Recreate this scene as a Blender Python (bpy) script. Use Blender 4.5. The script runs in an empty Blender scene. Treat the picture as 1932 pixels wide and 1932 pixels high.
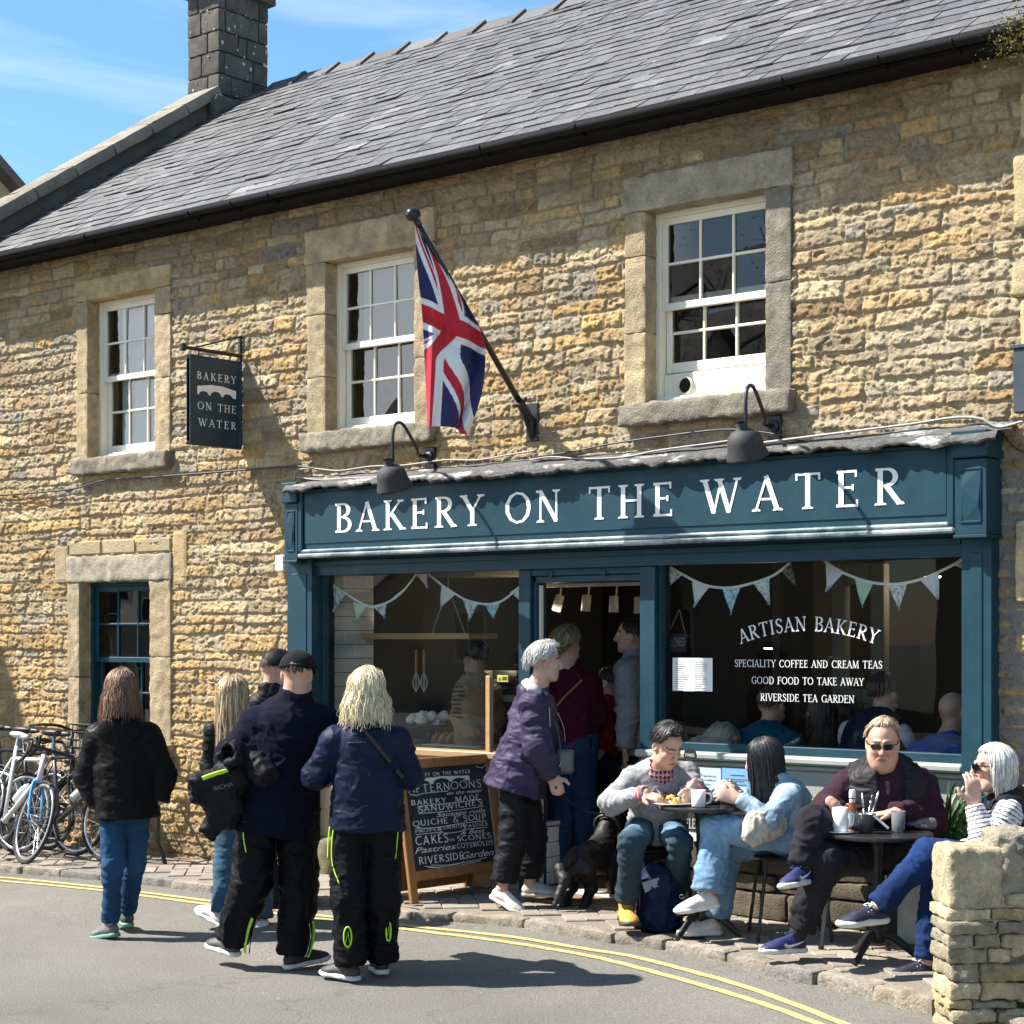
import bpy, math, random
import numpy as np
from mathutils import Vector, Matrix

random.seed(7); rng = np.random.default_rng(7)
SC = bpy.context.scene
COL = SC.collection

# ------------------------------------------------------------------ camera, world, sun, exposure
F_PX, CAM_A, CAM_H, CAM_N = 3400.0, math.radians(39.2), 1.8, 9.21
cd = bpy.data.cameras.new('camera'); cam = bpy.data.objects.new('camera', cd); COL.objects.link(cam)
cam.location = (0, -CAM_N, CAM_H); cam.rotation_euler = (math.pi/2, 0, CAM_A)
cd.sensor_width = 36; cd.lens = 36*F_PX/1932; cd.shift_y = (1200-966)/1932; cd.clip_end = 2000; cd.clip_start = .05
SC.camera = cam
SUN_EL, SUN_DIR = math.radians(49), (0.835, 0.55)          # horizontal direction the light travels
wd = bpy.data.worlds.new('World'); SC.world = wd; wd.use_nodes = True
nt = wd.node_tree; nt.nodes.clear()
def wn(t, **k):
    n = nt.nodes.new(t)
    for a, b in k.items(): setattr(n, a, b)
    return n
sky = wn('ShaderNodeTexSky', sky_type='NISHITA', sun_disc=False, sun_elevation=SUN_EL,
         sun_rotation=math.atan2(-SUN_DIR[0], -SUN_DIR[1]), air_density=1.0, dust_density=0.35, ozone_density=2.0)
tc = wn('ShaderNodeTexCoord'); mp = wn('ShaderNodeMapping'); mp.inputs['Scale'].default_value = (1.4, 1.4, 5.5)
mp.inputs['Rotation'].default_value = (0.12, 0.25, 0.4)
nz = wn('ShaderNodeTexNoise'); nz.inputs['Scale'].default_value = 2.6; nz.inputs['Detail'].default_value = 7; nz.inputs['Roughness'].default_value = .55
nz.inputs['Distortion'].default_value = .6
rp = wn('ShaderNodeValToRGB'); rp.color_ramp.elements[0].position = .46; rp.color_ramp.elements[1].position = .80
rp.color_ramp.elements[1].color = (.6, .6, .6, 1)
sat = wn('ShaderNodeHueSaturation'); sat.inputs['Saturation'].default_value = 1.2; sat.inputs['Hue'].default_value = .492
mx = wn('ShaderNodeMix', data_type='RGBA'); mx.inputs[7].default_value = (6.0, 6.6, 7.2, 1)
bg = wn('ShaderNodeBackground'); bg.inputs['Strength'].default_value = .085
wo = wn('ShaderNodeOutputWorld'); L = nt.links.new
L(tc.outputs['Generated'], mp.inputs['Vector']); L(mp.outputs[0], nz.inputs['Vector']); L(nz.outputs[0], rp.inputs[0])
L(sky.outputs[0], sat.inputs['Color']); L(sat.outputs[0], mx.inputs[6]); L(rp.outputs[0], mx.inputs[0]); L(mx.outputs[2], bg.inputs[0]); L(bg.outputs[0], wo.inputs[0])
sd = bpy.data.lights.new('sun', 'SUN'); sd.energy = 4.8; sd.angle = math.radians(.53); sd.color = (1.0, .95, .87)
sun = bpy.data.objects.new('sun', sd); COL.objects.link(sun); sun.location = (-10, -12, 14)
sun.rotation_euler = Vector((SUN_DIR[0]*math.cos(SUN_EL), SUN_DIR[1]*math.cos(SUN_EL), -math.sin(SUN_EL))).to_track_quat('-Z', 'Y').to_euler()
vs = SC.view_settings; SC.display_settings.display_device = 'sRGB'
vs.view_transform = 'Standard'; vs.look = 'None'; vs.exposure = 1.32; vs.gamma = 1; vs.use_curve_mapping = False
SC.render.engine = 'CYCLES'; SC.cycles.use_denoising = True
SC.cycles.max_bounces = 8; SC.cycles.transparent_max_bounces = 12; SC.cycles.sample_clamp_indirect = 6
SC.cycles.caustics_reflective = False; SC.cycles.caustics_refractive = False

# a bank of bright cloud low in the sky on the sun's side, behind the camera
geo = wn('ShaderNodeVectorMath', operation='DOT_PRODUCT'); geo.inputs[1].default_value = Vector((-.80, -.58, .16)).normalized(); L(tc.outputs['Generated'], geo.inputs[0])
nc = wn('ShaderNodeTexNoise'); nc.inputs['Scale'].default_value = 5; nc.inputs['Detail'].default_value = 6; L(tc.outputs['Generated'], nc.inputs['Vector'])
ad = wn('ShaderNodeMath', operation='MULTIPLY_ADD'); ad.inputs[1].default_value = .10; L(nc.outputs[0], ad.inputs[0]); L(geo.outputs['Value'], ad.inputs[2])
cr_ = wn('ShaderNodeMapRange'); cr_.inputs[1].default_value = .99; cr_.inputs[2].default_value = 1.02; L(ad.outputs[0], cr_.inputs[0])
mc = wn('ShaderNodeMix', data_type='RGBA'); mc.inputs[7].default_value = (17, 18, 19, 1); L(cr_.outputs[0], mc.inputs[0]); L(mx.outputs[2], mc.inputs[6]); L(mc.outputs[2], bg.inputs[0])
# ------------------------------------------------------------------ photograph pixel (1932 wide) -> place
FW = np.array([-math.sin(CAM_A), math.cos(CAM_A), 0]); RT = np.array([math.cos(CAM_A), math.sin(CAM_A), 0]); UP = np.array([0, 0, 1.])
CP = np.array([0, -CAM_N, CAM_H])
def ray(x, y): return FW + RT*(x-966)/F_PX + UP*(1200-y)/F_PX
def onY(x, y, Y=0): r = ray(x, y); return CP + r*(Y-CP[1])/r[1]
def onZ(x, y, Z=0): r = ray(x, y); return CP + r*(Z-CP[2])/r[2]
def onX(x, y, X=0): r = ray(x, y); return CP + r*(X-CP[0])/r[0]
def atD(x, y, D): return CP + ray(x, y)*D
def road_r(X): return float(np.interp(X, [-12, -9.3, -7.5], [.02, .045, .075]))
def road_z(X, Y): return road_r(X)*float(np.clip((Y+2.3)/1.2, 0, 1))
def pav_z(X): return road_r(X) + .055
def onRoad(x, y):
    p = onZ(x, y, .04)
    for _ in range(12): p = onZ(x, y, road_z(p[0], p[1]))
    return p
def onPav(x, y):
    p = onZ(x, y, .1)
    for _ in range(12): p = onZ(x, y, pav_z(p[0]))
    return p
def depth(p): return float((np.array(p)-CP) @ FW)
V3 = lambda *a: np.array(a, float)

# ------------------------------------------------------------------ noise
def _h(ix, iy, iz, s):
    n = (ix*374761393 + iy*668265263 + iz*2147483647 + s*1274126177) & 0xFFFFFFFF
    n = ((n ^ (n >> 13))*1274126177) & 0xFFFFFFFF
    n = n ^ (n >> 16)
    return (n & 0xFFFF)/65535.0
def vnoise(P, s=0):
    P = np.asarray(P, float); I = np.floor(P).astype(np.int64); f = P-I; f = f*f*(3-2*f)
    x, y, z = I[..., 0], I[..., 1], I[..., 2]; u, v, w = f[..., 0], f[..., 1], f[..., 2]
    r = 0
    for dx in (0, 1):
        for dy in (0, 1):
            for dz in (0, 1):
                r = r + _h(x+dx, y+dy, z+dz, s)*(u if dx else 1-u)*(v if dy else 1-v)*(w if dz else 1-w)
    return r
def fbm(P, oc=4, s=0, g=.5):
    a, t, r = 1., 0., 0.
    for i in range(oc):
        r = r + a*vnoise(np.asarray(P)*(2.03**i), s+i*17); t += a; a *= g
    return r/t
def facets(x, z, sx, sz, s):
    """chipped rock face: flat facets of random tilt, meeting in crisp edges"""
    u, v = x/sx, z/sz; iu, iv = np.floor(u).astype(np.int64), np.floor(v).astype(np.int64); best = np.full(u.shape, 9e9); out = np.zeros_like(u); o = iu*0
    for a in (-1, 0, 1):
        for b in (-1, 0, 1):
            ci, cj = iu+a, iv+b; du, dv_ = u-(ci+_h(ci, cj, o, s)), v-(cj+_h(ci, cj, o, s+1)); d = du*du+dv_*dv_; m = d < best
            hgt = (_h(ci, cj, o, s+2)-.5) + (_h(ci, cj, o, s+3)-.5)*du*1.1 + (_h(ci, cj, o, s+4)-.62)*dv_*1.3
            out = np.where(m, hgt, out); best = np.where(m, d, best)
    return out
def sstep(a, b, x): t = np.clip((x-a)/(b-a), 0, 1); return t*t*(3-2*t)

# ------------------------------------------------------------------ scene tree
ROOT = {}
def thing(name, label, cat, loc=(0, 0, 0), group=None):
    o = bpy.data.objects.new(name, None); COL.objects.link(o); o.empty_display_size = .1
    o.location = tuple(loc); ROOT[o.name] = V3(*loc); tag(o, label, cat, group); return o
def tag(o, label=None, cat=None, group=None, kind=None):
    for k, v in (('label', label), ('category', cat), ('group', group), ('kind', kind)):
        if v: o[k] = v
    return o
def off(o):
    while o.parent: o = o.parent
    return ROOT.get(o.name, V3(0, 0, 0))
def dup(root, loc, rot=0, label=None, group=None):
    def cp(o, par):
        c = o.copy(); COL.objects.link(c)
        if par: c.parent = par
        for ch in list(o.children): cp(ch, c)
        return c
    r = cp(root, None); r.location = tuple(loc); r.rotation_euler = (0, 0, rot)
    if label: r['label'] = label
    if group: r['group'] = group
    return r

class MB:
    def __init__(s): s.v = []; s.f = []; s.c = []; s.m = []; s.n = 0; s.col = (1, 1, 1); s.mi = 0
    def add(s, v, faces, col=None, mi=None):
        v = np.asarray(v, float).reshape(-1, 3); s.v.append(v)
        c = np.asarray(s.col if col is None else col, float)
        s.c.append(np.broadcast_to(c, (len(v), 3)) if c.ndim == 1 else c.reshape(-1, 3))
        m = s.mi if mi is None else mi
        if isinstance(faces, np.ndarray): faces = [faces]
        groups = {}
        for fa in faces:
            if isinstance(fa, np.ndarray) and fa.ndim == 2: s.f.append(fa+s.n); s.m.append(np.full(len(fa), m) if np.ndim(m) == 0 else np.asarray(m))
            else: groups.setdefault(len(fa), []).append(list(fa))
        for k, g in groups.items():
            a = np.array(g); s.f.append(a+s.n); s.m.append(np.full(len(a), m))
        s.n += len(v); return s
    def grid(s, P, col=None, mi=None, mask=None, wrap=False, flip=False):
        P = np.asarray(P); a, b = P.shape[:2]; idx = np.arange(a*b).reshape(a, b)
        if wrap: idx = np.concatenate([idx, idx[:, :1]], 1)
        q = np.stack([idx[:-1, :-1], idx[:-1, 1:], idx[1:, 1:], idx[1:, :-1]], -1)
        if flip: q = q[..., ::-1]
        q = q.reshape(-1, 4) if mask is None else q.reshape(-1, 4)[mask]
        return s.add(P.reshape(-1, 3), np.ascontiguousarray(q), None if col is None else np.asarray(col), mi)
    def obox(s, c, ax, h, bev=0, col=None):
        c = np.asarray(c, float); ax = np.asarray(ax, float); h = np.asarray(h, float)
        b = min(bev, h.min()*.9)
        sg = [(i, j, k) for i in (-1, 1) for j in (-1, 1) for k in (-1, 1)]
        if b <= 0:
            v = [c + (np.array(g)*h) @ ax for g in sg]
            return s.add(v, [(0, 1, 3, 2), (4, 6, 7, 5), (0, 4, 5, 1), (2, 3, 7, 6), (0, 2, 6, 4), (1, 5, 7, 3)], col)
        v = []
        for g in sg:
            for a in range(3):
                p = np.array(g)*(h-b); p[a] = g[a]*h[a]; v.append(c + p @ ax)
        I = lambda i, j, k, a: ((i > 0)*4+(j > 0)*2+(k > 0))*3+a
        fs = []
        for a in range(3):
            o1, o2 = [x for x in range(3) if x != a]
            for sgn in (-1, 1):
                q = []
                for (p, r) in ((-1, -1), (1, -1), (1, 1), (-1, 1)):
                    t = [0, 0, 0]; t[a] = sgn; t[o1] = p; t[o2] = r; q.append(I(*t, a))
                fs.append(q)
        for a in range(3):
            o1, o2 = [x for x in range(3) if x != a]
            for p in (-1, 1):
                for r in (-1, 1):
                    q = []
                    for (u, ax_) in ((-1, o1), (1, o1), (1, o2), (-1, o2)):
                        t = [0, 0, 0]; t[a] = u; t[o1] = p; t[o2] = r; q.append(I(*t, ax_))
                    fs.append(q)
        for g in sg: fs.append([I(*g, 0), I(*g, 1), I(*g, 2)])
        return s.add(v, fs, col)
    def box(s, x0, x1, y0, y1, z0, z1, bev=0, col=None):
        return s.obox(((x0+x1)/2, (y0+y1)/2, (z0+z1)/2), np.eye(3), (abs(x1-x0)/2, abs(y1-y0)/2, abs(z1-z0)/2), bev, col)
    def tube(s, pts, r, n=8, cap=True, col=None, flat=1.0, side=None, closed=False):
        P = np.asarray(pts, float); m = len(P); r = np.broadcast_to(np.asarray(r, float), (m,))
        T = np.gradient(P, axis=0) if m > 2 else np.repeat((P[1:]-P[:1]), 2, 0)
        if closed: T = np.roll(P, -1, 0)-np.roll(P, 1, 0)
        T = T/np.maximum(np.linalg.norm(T, axis=1, keepdims=True), 1e-9)
        a = np.asarray(side, float) if side is not None else (V3(0, 0, 1) if abs(T[0][2]) < .9 else V3(1, 0, 0))
        rings = []
        ang = np.linspace(0, 2*math.pi, n, endpoint=False)
        for i in range(m):
            u = a - T[i]*(a @ T[i]); u /= max(np.linalg.norm(u), 1e-9); w = np.cross(T[i], u); a = u if side is None else np.asarray(side, float)
            rings.append(P[i] + r[i]*(np.cos(ang)[:, None]*u + flat*np.sin(ang)[:, None]*w))
        R = np.array(rings)
        if closed: R = np.concatenate([R, R[:1]], 0)
        c = None
        if col is not None:
            c = np.asarray(col, float)
            if c.ndim == 2: c = np.repeat(c, n, 0)
        s.grid(R, c, wrap=True)
        if cap and not closed:
            base = s.n - R.shape[0]*n
            s.f.append(np.array([[base+i for i in range(n)]])[:, ::-1]); s.m.append(np.array([s.mi]))
            s.f.append(np.array([[s.n-n+i for i in range(n)]])); s.m.append(np.array([s.mi]))
        return s
    def lathe(s, prof, c=(0, 0, 0), n=24, ax=None, col=None):
        ax = np.eye(3) if ax is None else np.asarray(ax); ang = np.linspace(0, 2*math.pi, n, endpoint=False)
        R = [np.asarray(c) + np.stack([r*np.cos(ang), r*np.sin(ang), np.full(n, z)], 1) @ ax for r, z in prof]
        return s.grid(np.array(R), col, wrap=True)
    def ell(s, c, r, R=None, nu=16, nv=10, col=None):
        th = np.linspace(0, math.pi, nv+1)[:, None]; ph = np.linspace(0, 2*math.pi, nu, endpoint=False)[None]
        P = np.stack([np.sin(th)*np.cos(ph), np.sin(th)*np.sin(ph), -np.cos(th)*np.ones_like(ph)], -1)*np.asarray(r)
        if R is not None: P = P @ np.asarray(R)
        return s.grid(P+np.asarray(c), col, wrap=True)
    def prism(s, poly, o, u, v, w, t0, t1, col=None):
        """poly of 2-D points in the plane (u,v) at origin o, thick along w from t0 to t1"""
        o, u, v, w = [np.asarray(q, float) for q in (o, u, v, w)]; n = len(poly)
        a = [o + u*p[0] + v*p[1] + w*t0 for p in poly]; b = [o + u*p[0] + v*p[1] + w*t1 for p in poly]
        fs = [list(range(n))[::-1], [n+i for i in range(n)]] + [(i, (i+1) % n, n+(i+1) % n, n+i) for i in range(n)]
        return s.add(a+b, fs, col)
    def rough(s, x0, x1, y0, y1, z0, z1, res=.03, amp=.008, rnd=.02, fr=14, seed=0, col=None, ax=None, c0=None, colvar=.12):
        """a stone block with rounded, uneven faces"""
        c = V3((x0+x1)/2, (y0+y1)/2, (z0+z1)/2); h = V3(x1-x0, y1-y0, z1-z0)/2
        if c0 is not None: c = np.asarray(c0, float)
        A = np.eye(3) if ax is None else np.asarray(ax)
        rnd = min(rnd, h.min()*.8)
        for a in range(3):
            o1, o2 = (a+1) % 3, (a+2) % 3
            n1, n2 = max(3, int(2*h[o1]/res)+2), max(3, int(2*h[o2]/res)+2)
            for sg in (-1, 1):
                g1, g2 = np.meshgrid(np.linspace(-h[o1], h[o1], n1), np.linspace(-h[o2], h[o2], n2), indexing='ij')
                Q = np.zeros(g1.shape+(3,)); Q[..., a] = sg*h[a]; Q[..., o1] = g1; Q[..., o2] = g2
                core = np.clip(Q, -h+rnd, h-rnd); d = Q-core; ln = np.maximum(np.linalg.norm(d, axis=-1, keepdims=True), 1e-9); nn = d/ln
                Wp = c + (core+nn*rnd) @ A
                ns = fbm(Wp*fr, 4, seed)-.5
                P = Wp + (nn @ A)*(ns*2*amp)[..., None]
                cc = np.asarray(s.col if col is None else col)*(1+colvar*2*(fbm(Wp*fr*.45, 3, seed+50)-.5)+.5*ns)[..., None]
                s.grid(P, np.clip(cc, 0, 1), flip=(sg < 0))
        return s
    def build(s, name, mat, parent=None, smooth=False, loc=None, auto=None):
        v = np.concatenate(s.v) if s.v else np.zeros((0, 3))
        o_ = V3(*loc) if loc is not None else (off(parent) if parent is not None else V3(0, 0, 0))
        me = bpy.data.meshes.new(name)
        me.vertices.add(len(v)); me.vertices.foreach_set('co', (v-o_).astype(np.float32).ravel())
        if s.f:
            li = np.concatenate([f.ravel() for f in s.f]).astype(np.int32)
            lt = np.concatenate([np.full(len(f), f.shape[1]) for f in s.f]); ls = np.concatenate([[0], np.cumsum(lt)[:-1]]).astype(np.int32)
            me.loops.add(len(li)); me.loops.foreach_set('vertex_index', li)
            me.polygons.add(len(lt)); me.polygons.foreach_set('loop_start', ls)
            mats = mat if isinstance(mat, (list, tuple)) else [mat]
            for q in mats: me.materials.append(q)
            me.polygons.foreach_set('material_index', np.concatenate(s.m).astype(np.int32))
            me.polygons.foreach_set('use_smooth', np.full(len(lt), bool(smooth)))
            c = np.concatenate(s.c); at = me.color_attributes.new('Col', 'FLOAT_COLOR', 'POINT')
            at.data.foreach_set('color', np.concatenate([c, np.ones((len(c), 1))], 1).astype(np.float32).ravel())
        me.update(calc_edges=True)
        if auto is not None: me.set_sharp_from_angle(angle=math.radians(auto))
        o = bpy.data.objects.new(name, me); COL.objects.link(o)
        if parent is not None: o.parent = parent
        else:
            ROOT[o.name] = o_
            o.location = tuple(o_)
        return o

def spline(pts, n=8, closed=False):
    P = np.asarray(pts, float); m = len(P); out = []
    for i in range(m if closed else m-1):
        p0, p1, p2, p3 = (P[(i-1) % m], P[i], P[(i+1) % m], P[(i+2) % m]) if closed else (P[max(i-1, 0)], P[i], P[i+1], P[min(i+2, m-1)])
        for t in np.linspace(0, 1, n, endpoint=False):
            out.append(.5*(2*p1 + (p2-p0)*t + (2*p0-5*p1+4*p2-p3)*t*t + (3*p1-p0-3*p2+p3)*t**3))
    if not closed: out.append(P[-1])
    return np.array(out)

# ------------------------------------------------------------------ materials
_MC = {}
def pm(name, col, rough=.6, var=.12, vs=6, bump=0, bs=60, bdet=5, metal=0, attr=False, sheen=0, coat=0, spec=.5, st=(1, 1, 1), dist=.01, weave=0, dark=None, wear=None, rvar=.08, speck=None, wrinkle=None):
    if name in _MC: return _MC[name]
    m = bpy.data.materials.new(name); _MC[name] = m; m.use_nodes = True; t = m.node_tree; N = t.nodes.new; lk = t.links.new
    b = t.nodes['Principled BSDF']
    tcn = N('ShaderNodeTexCoord'); mpn = N('ShaderNodeMapping'); mpn.inputs['Scale'].default_value = st; lk(tcn.outputs['Object'], mpn.inputs[0])
    def noise(sc, det=5, rgh=.6):
        n = N('ShaderNodeTexNoise'); n.inputs['Scale'].default_value = sc; n.inputs['Detail'].default_value = det; n.inputs['Roughness'].default_value = rgh
        lk(mpn.outputs[0], n.inputs['Vector']); return n
    n1 = noise(vs)
    mr = N('ShaderNodeMapRange'); mr.inputs[1].default_value = .25; mr.inputs[2].default_value = .75; mr.inputs[3].default_value = 1-var; mr.inputs[4].default_value = 1+var
    lk(n1.outputs[0], mr.inputs[0])
    base = N('ShaderNodeRGB'); base.outputs[0].default_value = (*col, 1); cur = base.outputs[0]
    if attr:
        at = N('ShaderNodeAttribute'); at.attribute_name = 'Col'
        q = N('ShaderNodeMix'); q.data_type = 'RGBA'; q.blend_type = 'MULTIPLY'; q.inputs[0].default_value = 1; lk(cur, q.inputs[6]); lk(at.outputs['Color'], q.inputs[7]); cur = q.outputs[2]
    q = N('ShaderNodeVectorMath'); q.operation = 'SCALE'; lk(cur, q.inputs[0]); lk(mr.outputs[0], q.inputs['Scale']); cur = q.outputs[0]
    if wear:   # (colour, scale, lo, hi): patches of another colour
        wn_ = noise(wear[1], 6, .65); wr = N('ShaderNodeMapRange'); wr.inputs[1].default_value = wear[2]; wr.inputs[2].default_value = wear[3]; lk(wn_.outputs[0], wr.inputs[0])
        q = N('ShaderNodeMix'); q.data_type = 'RGBA'; lk(wr.outputs[0], q.inputs[0]); lk(cur, q.inputs[6]); q.inputs[7].default_value = (*wear[0], 1); cur = q.outputs[2]
    if speck:
        sn_ = noise(speck[0], 3, .7); sr = N('ShaderNodeMapRange'); sr.inputs[1].default_value = .3; sr.inputs[2].default_value = .7; sr.inputs[3].default_value = 1-speck[1]; sr.inputs[4].default_value = 1+speck[1]; lk(sn_.outputs[0], sr.inputs[0])
        q = N('ShaderNodeVectorMath'); q.operation = 'SCALE'; lk(cur, q.inputs[0]); lk(sr.outputs[0], q.inputs['Scale']); cur = q.outputs[0]
    lk(cur, b.inputs['Base Color'])
    rr = N('ShaderNodeMapRange'); rr.inputs[1].default_value = .3; rr.inputs[2].default_value = .7; rr.inputs[3].default_value = max(rough-rvar, .02); rr.inputs[4].default_value = min(rough+rvar, 1)
    lk(n1.outputs[0], rr.inputs[0]); lk(rr.outputs[0], b.inputs['Roughness'])
    b.inputs['Metallic'].default_value = metal; b.inputs['Specular IOR Level'].default_value = spec
    if sheen: b.inputs['Sheen Weight'].default_value = sheen; b.inputs['Sheen Roughness'].default_value = .4
    if coat: b.inputs['Coat Weight'].default_value = coat; b.inputs['Coat Roughness'].default_value = .08
    prev = None
    if wrinkle:
        w_ = N('ShaderNodeTexNoise'); w_.noise_type = 'RIDGED_MULTIFRACTAL'; w_.inputs['Scale'].default_value = wrinkle[0]; w_.inputs['Detail'].default_value = 2.5; w_.inputs['Roughness'].default_value = .45; w_.inputs['Distortion'].default_value = 1.1
        m2 = N('ShaderNodeMapping'); m2.inputs['Scale'].default_value = (1, 1, 1.5); m2.inputs['Rotation'].default_value = (.3, .2, .4); lk(tcn.outputs['Object'], m2.inputs[0]); lk(m2.outputs[0], w_.inputs['Vector'])
        prev = N('ShaderNodeBump'); prev.inputs['Strength'].default_value = wrinkle[1]; prev.inputs['Distance'].default_value = wrinkle[2]; lk(w_.outputs[0], prev.inputs['Height'])
        if not bump: lk(prev.outputs[0], b.inputs['Normal'])
    if bump or weave:
        bn = N('ShaderNodeBump'); bn.inputs['Strength'].default_value = bump or .2; bn.inputs['Distance'].default_value = dist
        lk(noise(bs, bdet, .65).outputs[0], bn.inputs['Height']); last = bn
        if prev: lk(prev.outputs[0], bn.inputs['Normal'])
        lk(last.outputs[0], b.inputs['Normal'])
    return m

def glass_mat(name, tint=(.93, .96, .95), ior=1.5, rough=0.0, milky=0):
    m = bpy.data.materials.new(name); m.use_nodes = True; t = m.node_tree; N = t.nodes.new; lk = t.links.new; t.nodes.remove(t.nodes['Principled BSDF'])
    tr = N('ShaderNodeBsdfTransparent'); tr.inputs[0].default_value = (*tint, 1); gl = N('ShaderNodeBsdfGlossy'); gl.inputs['Roughness'].default_value = rough
    fr = N('ShaderNodeFresnel'); fr.inputs[0].default_value = ior; mxs = N('ShaderNodeMixShader')
    nz_ = N('ShaderNodeTexNoise'); nz_.inputs['Scale'].default_value = 3.0; nz_.inputs['Detail'].default_value = 1; tc_ = N('ShaderNodeTexCoord'); lk(tc_.outputs['Object'], nz_.inputs['Vector'])
    bp = N('ShaderNodeBump'); bp.inputs['Strength'].default_value = .04; bp.inputs['Distance'].default_value = .01; lk(nz_.outputs[0], bp.inputs['Height']); lk(bp.outputs[0], gl.inputs['Normal'])
    if milky:
        df_ = N('ShaderNodeBsdfDiffuse'); df_.inputs[0].default_value = (.85, .88, .88, 1); m0 = N('ShaderNodeMixShader'); m0.inputs[0].default_value = milky; lk(tr.outputs[0], m0.inputs[1]); lk(df_.outputs[0], m0.inputs[2]); tr = m0
    lk(fr.outputs[0], mxs.inputs[0]); lk(tr.outputs[0], mxs.inputs[1]); lk(gl.outputs[0], mxs.inputs[2]); lk(mxs.outputs[0], t.nodes['Material Output'].inputs[0]); return m
def emit_mat(name, col, s):
    m = bpy.data.materials.new(name); m.use_nodes = True; b = m.node_tree.nodes['Principled BSDF']; b.inputs['Base Color'].default_value = (*col, 1)
    b.inputs['Emission Color'].default_value = (*col, 1); b.inputs['Emission Strength'].default_value = s; return m

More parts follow.
